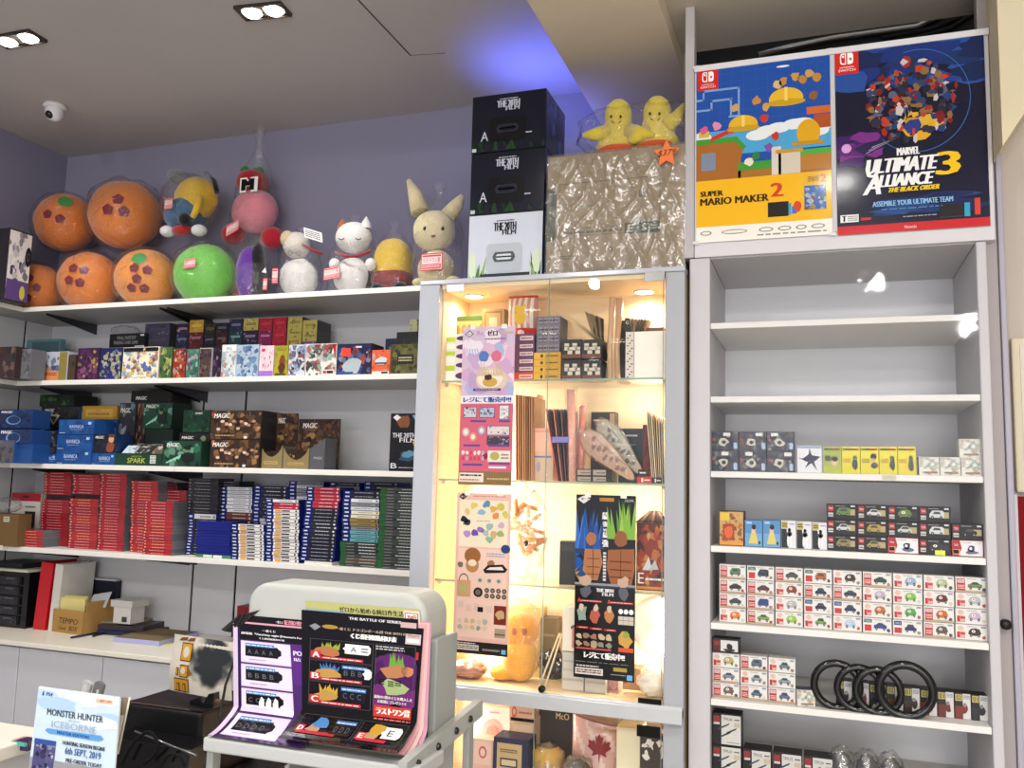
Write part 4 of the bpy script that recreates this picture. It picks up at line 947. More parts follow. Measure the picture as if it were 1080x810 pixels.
B3('brown battle-scene card box, bottom of the pair', 220.5, 273, 463.8, 3.055, S3, D_magic(BRN, 34, 62, (.06, .74, .36, .9), .2, crowdfig), '#221a18', .15, '#1f1d1e')
B3('brown battle-scene card box, top of the pair', 221, 275, 433, 3.065, zc_, D_magic(BRN, 34, 63, (.08, .74, .38, .9), .2, crowdfig), '#221a18', .15, '#262425')
# two counter displays with scalloped gold fronts
def counter_display(label, xl, xr, ytop, ylow, Y, seed, lid=True, px2=None):
    x0, x1 = XA(xl, Y, S3), XA(xr, Y, S3); zt, zl = zat(ytop, Y, xl), zat(ylow, Y, xl)
    t = thing('counter_display', label, 'box', ((x0 + x1) / 2, Y, S3), G3)
    n = 14; w = x1 - x0
    top_ = [(x1 - w * .03 - w * .94 * k / n, zl - .045 * math.sin(math.pi * k / n) ** .7) for k in range(n + 1)]
    m = MB().prism([(x0, S3), (x1, S3), (x1, zl)] + top_ + [(x0, zl)], Y, Y + .004, '#8a7a54', 'card')
    fr = front(x0, x1, Y, S3, zl); rect(m, fr, .2, .2, .8, .32, '#c8a860', 2); fine(m, fr, .24, .22, .76, .30, '#5a4828', 1, 2, 3)
    m.build('gold_front', t)
    m = MB().box(x0, x0 + .003, Y + .004, Y + .1, S3, zl, '#5a5048').box(x1 - .003, x1, Y + .004, Y + .1, S3, zl, '#6a6660').box(x0 + .003, x1 - .003, Y + .004, Y + .1, S3, S3 + .004, '#4a4038')
    m.build('tray', t)
    m = MB().box(x0 + .003, x1 - .003, Y + .03, Y + .09, S3 + .004, zl - .02, '#6a4a30'); art(m, front(x0 + .003, x1 - .003, Y + .03, S3 + .004, zl - .02), (0, 0, 1, 1), BRN, 14, seed, 1); m.build('card_packs', t)
    if lid:
        xx = XA(px2 or xr, Y, S3)
        m = MB().box(x0, xx, Y + .1, Y + .104, S3, zt, '#2a201c'); art(m, front(x0, xx, Y + .1, S3, zt), (0, .25, 1, 1), BRN, 30, seed + 1, 1, 'card', .2)
        text(m, front(x0, xx, Y + .1, S3, zt), 'MAGIC', .12, .82, .45, .92, '#e8e4dc', 6, 'card', .04, 2); m.build('lid', t)
    return x0, x1, zl
counter_display('card display box with a scalloped gold front beside the brown pair', 273.5, 297, 434, 470, 3.07, 71)
x0, x1, zl = counter_display('rightmost card display box with MAGIC on its raised brown lid', 298, 325, 440, 473, 3.055, 72, True, 343)
m = MB().prism([(x1 + .001, S3), (XA(341.5, 3.06, S3), S3), (XA(342, 3.06, S3), zat(462, 3.06, 342)), (x1 + .001, zl)], 3.058, 3.15, '#55555a', 'card')
text(m, front(x1, XA(342, 3.06, S3), 3.058, S3, zl), 'MAGIC', .3, .5, .85, .62, '#b9b9bc', 2); tag(m.build('card_box'), 'grey slant-topped card box with small MAGIC lettering at the right end', 'box', G3)
def ex9(m, fr):
    oval(m, fr, .42, .86, .2, .11, '#7a4a2a', 4, rag=.2); pol(m, fr, [(.66, .97), (.97, .97), (.97, .7), (.85, .78)], '#6aa0c8', 4); pol(m, fr, [(.7, .5), (.97, .72), (.97, .38), (.8, .36)], '#c8a832', 5); oval(m, fr, .6, .26, .3, .1, '#2c4660', 4, rag=.3); oval(m, fr, .6, .3, .2, .06, '#5a86a0', 4.6, rag=.3)
    text(m, fr, 'THE 20TH', .08, .58, .78, .66, '#dcdce0', 6, 'card', 0, 2); text(m, fr, 'FILM', .3, .5, .8, .57, '#dcdce0', 6, 'card', 0, 2); text(m, fr, 'B', .06, .05, .24, .14, '#dcdce0', 6, 'card', 0, 1); fine(m, fr, .3, .05, .95, .08, '#a0a0a8', 1, 2, 6)
    pol(m, fr, [(.08, .93), (.2, .98), (.32, .93), (.2, .87)], '#dcdce0', 6)
carton('prize_box', 'tall black prize box alone at the right end of the third shelf', 'box', None, 410, 445, 436, 3.06, .1, S3, '#0f1015', D_art(['#101218', '#171a24', '#0b0c10'], 5, 80, extra=ex9))

# ------------------------------------------------------------------ S4: stacked game cases
_CM = {}
def case_mesh(kind, w, th, d):
    key = (kind, round(w, 4), round(th, 5))
    if key in _CM: return _CM[key]
    body, spine, ink, edge, style = CASES[kind]
    m = MB().box(0, w, 0, d, 0, th * .97, edge, 'gloss', front=body)
    fr = front(0, w, 0, 0, th * .97)
    rg = random.Random(sum(ord(c) * (i + 3) for i, c in enumerate(kind)))
    if style == 'full': rect(m, fr, .015, .08, .985, .92, spine, 1, 'gloss'); rect(m, fr, .04, .3, .09, .7, ink, 2); fine(m, fr, .32 + rg.uniform(-.1, .05), .32, .74, .66, ink, 1, rg.random(), 2)
    elif style == 'split':
        rect(m, fr, .0, .04, .22, .96, body, 1, 'gloss'); rect(m, fr, .23, .06, .985, .94, spine, 1, 'card'); rect(m, fr, .05, .3, .16, .66, '#c8d0ea', 2)
        fine(m, fr, .36 + rg.uniform(-.06, .08), .3, .80, .68, ink, 1, rg.random(), 2); rect(m, fr, .90, .25, .95, .72, ink, 2)
    elif style == 'orange':
        rect(m, fr, .23, .06, .985, .94, spine, 1, 'card'); rect(m, fr, .05, .3, .16, .66, '#c8d0ea', 2); rect(m, fr, .28, .2, .46, .8, '#d89a3c', 2); rect(m, fr, .48, .28, .72, .7, ink, 2); rect(m, fr, .88, .22, .93, .76, '#22242c', 2)
    elif style == 'green':
        rect(m, fr, .16, .06, .985, .94, spine, 1, 'card'); fine(m, fr, .18, .3, .38, .7, '#8c8e90', 1, rg.random(), 2); fine(m, fr, .52 + rg.uniform(-.05, .1), .25, .95, .72, ink, 1, rg.random(), 2)
    elif style == 'back': rect(m, fr, .0, .86, 1, 1, '#0f1f74', 1, 'gloss')
    me, _ = m.build('game_case', mesh_only=True, loc=(0, 0, 0)); _CM[key] = me
    return me
CASES = {
    'red': ('#9a1d28', '#a52631', '#e0a8a8', '#6a6c72', 'full'), 'red_b': ('#931a25', '#9e222d', '#d89a9a', '#6a6c72', 'full'), 'red_c': ('#a8262c', '#b52d32', '#e8b48c', '#75787e', 'full'), 'red_dark': ('#4a141c', '#541820', '#6a3038', '#3a3034', 'full'),
    'black': ('#1a1a1e', '#202024', '#6a6a70', '#15151a', 'full'), 'black_b': ('#1c1d20', '#26262a', '#8a8a8c', '#15151a', 'full'), 'blue_back': ('#18227a', '#18227a', '#ffffff', '#1a2470', 'back'),
    'white': ('#1c2666', '#d8d8da', '#5a5c66', '#1c2a78', 'split'), 'white_b': ('#1c2666', '#c4c6ca', '#787a82', '#1c2a78', 'split'), 'white_o': ('#1c2666', '#e0ded8', '#2a2c34', '#1c2a78', 'orange'), 'redps': ('#1c2666', '#b03038', '#e0c0c0', '#1c2a78', 'split'),
    'dark': ('#1c2666', '#1d1d22', '#a0a0a6', '#1c2a78', 'split'), 'dark_b': ('#1c2666', '#2a2a2e', '#d8d8da', '#1c2a78', 'split'), 'brown': ('#1c2666', '#6a3a2c', '#d8b898', '#1c2a78', 'split'), 'cream': ('#1c2666', '#dcd6bc', '#8a8470', '#1c2a78', 'split'),
    'ochre': ('#1c2666', '#8a7434', '#2c2418', '#1c2a78', 'split'), 'teal': ('#1c2666', '#5f9aa0', '#2c4448', '#1c2a78', 'split'), 'grey': ('#1c2666', '#808286', '#3a3a40', '#1c2a78', 'split'),
    'xgrey': ('#2a5a30', '#3c3c3e', '#b0b0b2', '#244c2a', 'green'), 'xdark': ('#2a5a30', '#2a2a2c', '#d8d8da', '#244c2a', 'green'), 'xbrown': ('#2a5a30', '#5a4a40', '#b8b0a8', '#244c2a', 'green')}
CNAME = {'red': 'red', 'red_b': 'red', 'red_c': 'bright red', 'red_dark': 'dark maroon', 'black': 'black', 'black_b': 'black', 'blue_back': 'blue', 'white': 'white-spined blue', 'white_b': 'white-spined blue', 'white_o': 'white-spined blue', 'redps': 'red-spined blue',
         'dark': 'black-spined blue', 'dark_b': 'black-spined blue', 'brown': 'brown-spined blue', 'cream': 'cream-spined blue', 'ochre': 'ochre-spined blue', 'teal': 'teal-spined blue', 'grey': 'grey-spined blue', 'xgrey': 'grey-spined green', 'xdark': 'grey-spined green', 'xbrown': 'brown-spined green'}
def stack(where, xb, xt, ytop, Y, seq, z0=None, d=.105, jit=.0025, group=None, ybot=None):
    """seq from bottom to top; xb, xt pixel extents at bottom and top"""
    z0 = S4 if z0 is None else z0
    xl, xr = XA(xb[0], Y, z0), XA(xb[1], Y, z0)
    zt = ZA(ytop, Y, xl); w = xr - xl; n = len(seq); th = (zt - z0) / n
    dxx = XA(xt[0], Y, zt) - xl
    rg = random.Random(int(xb[0] * 10))
    for k, kind in enumerate(seq):
        o = D.objects.new('game_case', case_mesh(kind, w, th, d)); COL.objects.link(o)
        o.location = (xl + dxx * k / max(n - 1, 1) + rg.uniform(-jit, jit), Y + rg.uniform(-.003, .003), z0 + k * th)
        pos = 'only one' if n == 1 else 'topmost' if k == n - 1 else ('bottom case' if k == 0 and n > 1 else ORD[k + 1] + ' from the bottom')
        tag(o, '%s game case, %s of the %s' % (CNAME[kind], pos, where), 'game case', group or 'stacked game cases on the fourth shelf')
    return zt
rr = lambda n, a=('red', 'red_b'): [a[(i * 7 // 3) % len(a)] for i in range(n)]
ZL = S4 - .004
def slab(name, label, xl, xr, yt, yb, Y, d, col, z0=None):
    x0, x1 = XA(xl, Y, S4), XA(xr, Y, S4); zb = z0 if z0 is not None else ZA(yb, Y, x0)
    m = MB().box(x0, x1, Y, Y + d, zb, ZA(yt, Y, x0), col, 'card'); return tag(m.build(name), label, 'box'), ZA(yt, Y, x0)
z = stack('leftmost tall red stack', (42, 71), (44, 73), 526.5, 3.17, rr(17), ZL)
_, z = slab('dark_box', 'thin dark slab between the red cases of the leftmost tall stack', 44.5, 73, 521.5, 526, 3.172, .1, '#2a1a1c', z + .0005)
stack('upper leftmost red stack', (46, 74.5), (47, 75), 497.5, 3.172, rr(8, ('red_b', 'red')), z + .0005)
z = stack('second tall red stack', (71.5, 101.5), (74, 103), 525.5, 3.13, rr(18, ('red', 'red_c')), ZL)
_, z = slab('dark_box', 'thin dark slab between the red cases of the second tall stack', 74.5, 104, 521, 525, 3.132, .1, '#241618', z + .0005)
stack('upper second red stack', (76.5, 105.5), (77, 105.5), 500, 3.132, rr(7, ('red_b', 'red')), z + .0005)
stack('third tall red stack', (102.5, 130), (107, 137), 499, 3.12, rr(27), ZL)
z = stack('fourth tall red stack', (137, 165), (139, 167), 507, 3.13, rr(25, ('red_c', 'red')), ZL)
zf = stack('bright red front stack', (150, 180.5), (153, 181.5), 528, 3.07, rr(12, ('red_c', 'red_c', 'red')) + rr(6), ZL, .115)
zk = stack('red stack behind the bright front one', (168, 197), (168, 197), 516.5, 3.19, ['red', 'red_b', 'red', 'red_b'] + rr(18), ZL)
stack('small maroon pair on the back red stack', (170, 187), (170, 187), 508.5, 3.192, ['red_dark', 'red_dark'], zk + .0003, .1)
stack('low pile beside the carton', (20.5, 45), (20.5, 46), 558.5, 3.075, rr(6, ('red', 'red_c')), ZL, .13)
# brown carton, hanging box, and bag at the left end
carton('brown_carton', 'small brown cardboard carton at the left end of the game-case shelf', 'box', None, -14, 17, 542, 3.03, .07, ZL, '#6f5636', lambda m, fr: (rect(m, fr, .5, .76, .7, .92, '#c9c4b4', 2), fine(m, fr, .52, .79, .68, .9, '#55503e', 2, 1, 3)), mt='kraft')
c = P(6, 533, 3.06)
tag(MB().blob((c.x, 3.065, ZA(541, 3.05, c.x) + .035), (.075, .05, .036), '#ffffff', 'film', 24, 14, .28, 4, 9).build('plastic_bag'), 'clear plastic bag lying on the small brown carton', 'bag')
def exh(m, fr): rect(m, fr, .0, .84, 1, 1, '#a82030', 1); oval(m, fr, .5, .93, .12, .02, '#3a1218', 2); rect(m, fr, .5, .32, .86, .64, '#151518', 2); rect(m, fr, .5, .22, .84, .34, '#b8a888', 2); fine(m, fr, .5, .7, .86, .76, '#55565a', 1, 3, 2); rect(m, fr, .5, .12, .8, .2, '#3c3a3c', 2)
carton('hanging_box', 'white accessory box with a red hanging tab and black picture', 'box', None, 8, 39, 520, 3.19, .04, ZL, '#d9d4cc', exh)
carton('pale_box', 'tall pale grey carton behind the white accessory box', 'box', None, 32, 46, 499, 3.27, .06, ZL, '#9a9ca0', lambda m, fr: rect(m, fr, .1, .1, .9, .5, '#b4b4b8', 1))
# PlayStation-style and other stacks
z = stack('blue-edged part of the dark stack', (195.5, 225), (199, 229), 547, 3.13, ['dark'] * 11 + ['dark_b'])
z = stack('white layer in the dark stack', (199, 229), (199.5, 229), 541, 3.13, ['white'], z + .0003)
stack('all-black part of the dark stack', (197.5, 229.5), (199, 231), 504, 3.131, ['black', 'black_b'] * 5 + ['black'], z + .0003)
z = stack('bright blue front stack', (207, 243), (207.5, 243), 549, 3.055, ['blue_back'] * 11, S4 + .013)
carton('green_label_box', 'thin green and white box under the bright blue front stack', 'box', None, 207, 243, 586.5, 3.055, .1, S4, '#4f7a5c', lambda m, fr: (rect(m, fr, .2, .1, .46, .9, '#c8dcc8', 1), rect(m, fr, .5, .1, .75, .9, '#e4ece4', 1)), z1=S4 + .0125)
zw = stack('back stack behind the blue stack', (230, 265), (232, 267), 513, 3.16, ['dark'] * 10 + ['brown', 'brown', 'white', 'white', 'white', 'white', 'white_b', 'white_b', 'white_b'])
stack('black pile on the back stack of pale cases', (231, 252), (231, 252), 507, 3.165, ['black', 'black_b'], zw + .0003)
stack('stack behind the white ones', (265, 300), (268, 302), 512, 3.16, ['dark'] * 8 + ['white', 'white', 'white_b'] + ['dark', 'dark_b'] * 4 + ['dark'])
stack('short white front stack', (243.5, 278.5), (244, 279.5), 552, 3.055, ['white_o'] * 11)
stack('tall white front stack', (279.5, 315), (281, 318.5), 526, 3.06, ['white_o'] * 16 + ['redps', 'redps', 'white'])
stack('back stack topped by grey cases', (303, 340), (305, 343), 507, 3.17, ['dark'] * 14 + ['white', 'white_b', 'white', 'grey', 'grey', 'white_b', 'grey'])
stack('back stack behind the leaning one', (347, 379), (348, 380), 508.5, 3.18, ['dark', 'dark_b'] * 10 + ['grey', 'dark'])
stack('dark stack behind the green-edged ones', (384, 420), (385, 421), 508, 3.18, ['dark', 'dark_b', 'dark'] * 7)
zz = S4 + .012
carton('white_pack', 'flat white pack under the red-topped tall stack', 'box', None, 321, 350, 594, 3.05, .09, S4, '#dcdad4', z1=zz)
stack('leaning stack with a red top', (316.5, 352), (324, 362), 513, 3.06, ['dark'] * 7 + ['dark_b'] * 4 + ['dark'] * 4 + ['redps'] * 6, zz + .0005)
z = stack('low green-edged stack', (358.5, 397.5), (359.5, 398), 571, 3.06, ['xgrey', 'xbrown', 'xbrown', 'xgrey'] + ['xdark'] * 4)
stack('stack with cream spines', (360, 399), (362.5, 401.5), 517, 3.062, ['teal', 'teal', 'teal', 'grey', 'ochre', 'ochre', 'cream', 'cream', 'white_b', 'grey', 'white', 'dark', 'dark'], z + .0003)
stack('green-edged stack beside the cabinet', (397.5, 436), (401.5, 440), 514, 3.055, ['xgrey', 'xdark', 'xgrey'] * 9)

# ------------------------------------------------------------------ things on the worktop
zt = CT
x1 = XA(24.5, 3.12, zt); z1 = ZA(604, 3.12, x1)
t = thing('drawer_tower', 'black plastic drawer tower at the left end of the worktop', 'drawer unit', (x1 - .16, 3.12, zt))
MB().box(x1 - .34, x1, 3.13, 3.36, zt, z1, '#101014', 'gloss').build('body', t)
for k in range(5):
    a, b = zt + .015 + k * (z1 - zt - .03) / 5, zt + .008 + (k + 1) * (z1 - zt - .03) / 5
    m = MB().box(x1 - .33, x1 - .045, 3.118, 3.13, a, b, '#22232a', 'gloss'); fr = front(x1 - .33, x1 - .045, 3.118, a, b)
    art(m, fr, (.05, .1, .95, .9), ['#2a2a32', '#3c3c46', '#4a3430', '#2c3440', '#55565c', '#4c4a2c'], 7, 90 + k, 1, 'gloss'); dw = m.build('drawer', t)
    MB().box(x1 - .12, x1 - .07, 3.112, 3.118, b - .012, b - .004, '#4a4b52', 'gloss').build('handle', dw)
m = MB().box(x1 - .34, x1 + .01, 3.11, 3.34, z1 + .001, z1 + .012, '#c8c6b4', 'matte').box(x1 - .30, x1 - .06, 3.14, 3.33, z1 + .012, z1 + .035, '#23262a', 'card')
tag(m.build('paper_pile'), 'pale papers and a dark folder on top of the black drawer tower', 'papers')
# red binder and white binder
def binder(label, xl, xr, yt, Y, col, spine_txt=None, lean=0, d=.24):
    x0, x1 = XA(xl, Y, zt), XA(xr, Y, zt); z1 = ZA(yt, Y, x0)
    t = thing('ring_binder', label, 'binder', ((x0 + x1) / 2, Y, zt))
    m = MB().box(x0, x1, Y, Y + .004, zt, z1, col, 'gloss')
    fr = front(x0, x1, Y, zt, z1)
    if spine_txt:
        f2 = Fr(fr.at(.36, .2, 0), (0, 0, 1), (-1, 0, 0)); text(m, f2, spine_txt, 0, -.012, (z1 - zt) * .3, .0, '#f0d8d4', 2)
    m.turn(lean, ((x0 + x1) / 2, Y, zt), 'Y'); m.build('spine', t)
    m = MB().box(x0, x0 + .003, Y + .004, Y + d, zt, z1, col, 'gloss').box(x1 - .003, x1, Y + .004, Y + d, zt, z1, col, 'gloss'); m.turn(lean, ((x0 + x1) / 2, Y, zt), 'Y'); m.build('cover', t)
    m = MB().box(x0 + .006, x1 - .006, Y + .02, Y + d - .01, zt + .006, z1 - .012, '#d8d4c8', 'matte'); m.turn(lean, ((x0 + x1) / 2, Y, zt), 'Y'); m.build('pages', t)
binder('upright red ring binder beside the black drawer tower', 34.5, 47, 592.5, 3.14, '#bf1a24', None, math.radians(4), .2)
binder('white ring binder between the red binder and the cardboard box', 50.5, 58.5, 594.5, 3.142, '#d4d2cc', None, math.radians(3), .19)
# dark blue case behind the cardboard box
Y = 3.345; x0, x1 = XA(63, Y, zt), XA(119, Y, zt)
m = MB().box(x0, x1, Y, Y + .035, zt, ZA(609, Y, x0), '#141828', 'card').box(x0 + .005, x1 - .005, Y + .003, Y + .03, ZA(609, Y, x0), ZA(607, Y, x0), '#b8b8ba', 'matte')
fine(m, front(x0, x1, Y, zt, ZA(609, Y, x0)), .74, .70, .94, .74, '#9aa0b0', 1, 3, 2)
tag(m.build('storage_case'), 'dark navy case standing against the wall behind the cardboard box', 'case')
k = P(92, 602, 3.36)
tag(MB().blob((k.x, 3.362, ZA(607, Y, k.x) + .03), (.032, .015, .03), '#0e0e10', 'matte', 14, 10, .1, 3, 3).build('black_pouch'), 'small black pouch on top of the dark navy case', 'pouch')
# cardboard box with writing and yellow cards
Y = 3.125; x0, x1 = XA(52, Y, zt), XA(88, Y, zt); z1 = ZA(642, Y, x0)
t = thing('cardboard_box', 'open brown cardboard box with TEMPO Card BOX handwritten on it', 'box', ((x0 + x1) / 2, Y, zt))
m = MB(); dd = .20; kf = '#a8824a'
m.box(x0, x1, Y, Y + .004, zt, z1, kf, 'kraft'); m.box(x0, x0 + .004, Y + .004, Y + dd, zt, z1, kf, 'kraft'); m.box(x1 - .004, x1, Y + .004, Y + dd, zt, z1, kf, 'kraft'); m.box(x0 + .004, x1 - .004, Y + dd - .004, Y + dd, zt, z1, kf, 'kraft'); m.box(x0 + .004, x1 - .004, Y + .004, Y + dd - .004, zt, zt + .004, kf, 'kraft')
fr = front(x0, x1, Y, zt, z1)
text(m, fr, 'TEMPO', .22, .42, .86, .66, '#3a2c20', 2, 'matte', .05); text(m, fr, 'Card', .22, .14, .46, .30, '#3a2c20', 2, 'matte', .05); text(m, fr, 'BOX', .58, .14, .86, .34, '#3a2c20', 2, 'matte', .05)
m.turn(math.radians(-7), ((x0 + x1) / 2, Y, zt)); m.build('box_body', t)
m = MB().box(x1 - .004, x1, Y + .02, Y + dd - .02, z1, z1 + .04, kf, 'kraft'); m.turn(math.radians(-7), ((x0 + x1) / 2, Y, zt)); m.build('flap', t)
xx0, xx1 = XA(60, Y + .04, z1), XA(91, Y + .04, z1); zz1 = ZA(629, Y + .04, xx0)
for k, c in enumerate(('#e6d98c', '#eadf9a', '#d8cc84')):
    tag(MB().box(xx0 - .004 * k, xx1 - .006 * k, Y + .03 + .014 * k, Y + .034 + .014 * k, zt + .006, zz1 + .004 * k, c, 'matte').build('divider_card'), 'pale yellow divider card standing in the cardboard box, %s from the front' % ORD[k + 1], 'card', 'yellow divider cards in the cardboard box')
q = [P(92, 639, Y + .07), P(99, 627, Y + .1), P(118, 624, Y + .12), P(111, 641, Y + .09)]
m = MB().poly(q, '#b4b8ba', 'matte'); m.poly([p + Vector((0, .002, 0)) for p in q[::-1]], '#b4b8ba', 'matte'); tag(m.build('grey_envelope'), 'grey paper sheet sticking out of the cardboard box', 'paper')
# small white lidded box on a pile of booklets
def flatstack(name, label, cat, q, z0, th, col, top=None, mt='card', deco=None, group=None):
    n = len(q); m = MB(); i = 0
    m.poly([Vector((x, y, z0 + th)) for x, y in q], top or col, mt); m.poly([Vector((x, y, z0)) for x, y in q[::-1]], col, mt)
    for k in range(n):
        a, b = q[k], q[(k + 1) % n]; m.poly([Vector((*a, z0)), Vector((*b, z0)), Vector((*b, z0 + th)), Vector((*a, z0 + th))], col, mt)
    if deco: deco(m)
    return tag(m.build(name), label, cat, group)
def onz(pts, z): return [tuple(PZ(px, py, z)[:2]) for px, py in pts]
def rq(px, py, z, w, d, a):
    c = PZ(px, py, z); ca, sa = math.cos(a), math.sin(a)
    return [(c.x + x * ca - y * sa, c.y + x * sa + y * ca) for x, y in ((0, 0), (w, 0), (w, d), (0, d))]
zs = zt
ang = math.radians(8)
for k, (px, py, w, d, th, col, topc, lab) in enumerate((
        (100, 669, .24, .18, .018, '#23284a', '#2c3154', 'dark blue booklet at the bottom of the booklet pile'),
        (101, 664, .22, .17, .022, '#3a2f3c', '#4a3c44', 'thick dark booklet in the middle of the booklet pile'),
        (100, 657, .19, .16, .008, '#8a8468', '#a9a282', 'tan booklet on top of the booklet pile'))):
    flatstack('booklet', lab, 'booklet', rq(px + 2, py, zs, w, d, ang + .04 * k), zs + .0004, th, col, topc); zs += th + .0005
bx, by = XA(119, 3.20, zs), 3.20
t = thing('lidded_box', 'small white lidded box on top of the booklet pile', 'box', (bx + .035, by, zs))
x1 = XA(137, by, zs); zz1 = ZA(638.5, by, bx)
m = MB().box(bx, x1, by, by + .085, zs + .0005, zz1, '#cfcdc8', 'matte'); rect(m, front(bx, x1, by, zs, zz1), .5, .1, .8, .4, '#3f4044', 1); m.build('body', t)
MB().box(bx - .012, x1 + .012, by - .008, by + .097, zz1 - .004, ZA(632.5, by, bx), '#c4c2bd', 'matte').build('lid', t)
flatstack('ring_folder', 'brown topped folder with lavender page edges lying on the worktop', 'folder', rq(119, 677, zt, .235, .26, math.radians(2)), zt + .0004, .02, '#a9acd4', '#7c6c4e', 'matte')
flatstack('yellow_note', 'small yellow paper slip beside the brown topped folder', 'paper', rq(160, 680, zt, .07, .05, .1), zt + .0004, .001, '#e8df7a', None, 'matte')
flatstack('paper_slip', 'white paper slip beside the pens in front of the cardboard box', 'paper', rq(82, 671, zt, .09, .06, .3), zt + .0004, .001, '#eceae4', None, 'matte')
for k, (a, b, col, lab) in enumerate((((74, 672.5), (101, 668), '#2a3350', 'dark blue pen lying in front of the cardboard box'), ((97, 671), (118, 666), '#141418', 'black pen lying in front of the booklet pile'))):
    p, q = PZ(*a, zt + .006), PZ(*b, zt + .006); d = (q - p).normalized()
    t = thing('pen', lab, 'pen', (p + q) / 2 - Vector((0, 0, .006)))
    MB().tube([p, p + d * .008, q], [.0015, .005, .005], col, 'gloss', 10).build('barrel', t)
    MB().tube([q - d * .045, q + d * .004], [.0058, .0058], '#101014', 'gloss', 10).build('cap', t)
k = P(250, 643, 3.3); x0 = XA(248, 3.25, zt)
m = MB().box(x0, x0 + .10, 3.25, 3.36, zt, ZA(639, 3.25, x0), '#7c1a20', 'card'); fr = front(x0, x0 + .1, 3.25, zt, ZA(639, 3.25, x0)); art(m, fr, (.05, .05, .95, .95), ['#7c1a20', '#93282c', '#5c1418', '#a84a48'], 8, 4, 1)
tag(m.build('red_box'), 'dark red box on the worktop half hidden behind the poster stand', 'box')
# ================================================================== DISPLAY CABINET
CL, CR, CLi, CRi, CY, CBK = -1.243, -.374, -1.171, -.432, 2.58, 2.83
MET, WOOD = '#b9bec8', '#e6cfab'
GS = [CZ + .325, ZA(507.5, 2.6, -.78), ZA(619, 2.6, -.75)]
CF = CZ - .616
t = CAB = thing('display_cabinet', 'tall lit glass-fronted cabinet with grey metal posts and wood lining', 'display cabinet', (-.81, CY, 0))
bev(MB().box(CL, CLi, CY, CY + .03, 0, CABT - .017, MET, 'paint').build('post', t), .004, 3)
bev(MB().box(CRi, CR, CY, CY + .03, 0, CABT - .017, '#a9abb1', 'paint').build('post', t), .004, 3)
bev(MB().box(CL, CR, CY, WY - .02, CABT - .016, CABT, MET, 'gloss').build('top', t), .003)
m = MB().box(CL + .004, CLi + .003, CY + .031, CBK, 0, CABT - .018, WOOD, 'wood').box(CRi - .003, CR - .004, CY + .031, CBK, 0, CABT - .018, WOOD, 'wood')
m.box(CL + .004, CR - .004, CBK, CBK + .015, 0, CABT - .018, WOOD, 'wood').box(CLi + .004, CRi - .004, CY + .012, CBK - .001, CABT - .03, CABT - .0165, WOOD, 'wood')
m.build('wood_lining', t)['label'] = 'warm wood lining'
MB().box(CL + .002, CR - .002, CBK + .016, WY - .03, 0, CABT - .018, '#8d8f96', 'paint').build('carcass', t)
MB().box(CLi + .004, CRi - .004, CY + .004, CBK - .001, CF - .012, CF, '#e2cba0', 'wood').build('floor_board', t)
LZ0, LZ1 = ZA(738, 2.55, -1.06), ZA(724, 2.55, -1.06)
bev(MB().box(CL, CR, 2.55, CY - .0005, LZ0, LZ1, '#bfc2c6', 'gloss').box(CL, CR, 2.556, CY - .0005, LZ0 + .012, LZ1 + .006, '#c6c9cc', 'gloss').build('ledge', t), .002)
for z in GS + [CZ - .93]:
    o = MB().box(CLi + .008, CRi - .008, CY + .026, CBK - .006, z - .006, z, '#ffffff', 'glass').box(CLi + .008, CRi - .008, CY + .024, CY + .026, z - .006, z, '#4a7a5c', 'edge').build('glass_shelf', t)
    for sx_ in (CLi + .012, CRi - .012):
        for y in (CY + .06, CBK - .05): MB().lathe((sx_, y, z - .010), [(.006, -.006), (.006, .004), (0, .004)], '#b8b8bc', 'metal', 10).build('shelf_support', o)
# downlights inside
for px, py in ((500, 312), (690, 319)):
    c = PZ(px, py, CABT - .03); c.y = min(max(c.y, CY + .06), CBK - .06)
    lo = thing('cabinet_downlight', 'small round downlight inside the cabinet ceiling, %s' % ('left one' if px < 600 else 'right one'), 'ceiling light', c)
    MB().lathe(c, [(.036, 0), (.036, -.004), (.031, -.005), (.030, -.002)], '#e4e0d6', 'gloss').build('ring', lo)
    MB().lathe(c, [(.030, -.003), (.015, -.005), (0, -.005)], '#ffedcc', 'lamp').build('diffuser', lo)
    area('cabinet_light', c - Vector((0, 0, .012)), .05, .9, (1, .80, .58), (0, 0, 0), 160)
# warm strip lights down both inner sides of the cabinet
for sx_, ry in ((CLi + .012, -1), (CRi - .012, 1)):
    for z0, z1, e in ((GS[0] - .3, GS[0] - .03, 1.8), (GS[2] + .03, GS[1] - .03, 2.4), (CF + .03, GS[2] - .03, 2.4), (CZ - 1.0, LZ0 - .04, 2.0)):
        l = area('cabinet_strip_light', (sx_, 2.71, (z0 + z1) / 2), z1 - z0, e * 1.7, (1, .87, .70), (0, math.radians(90) * ry, 0), 170, sy=.02)
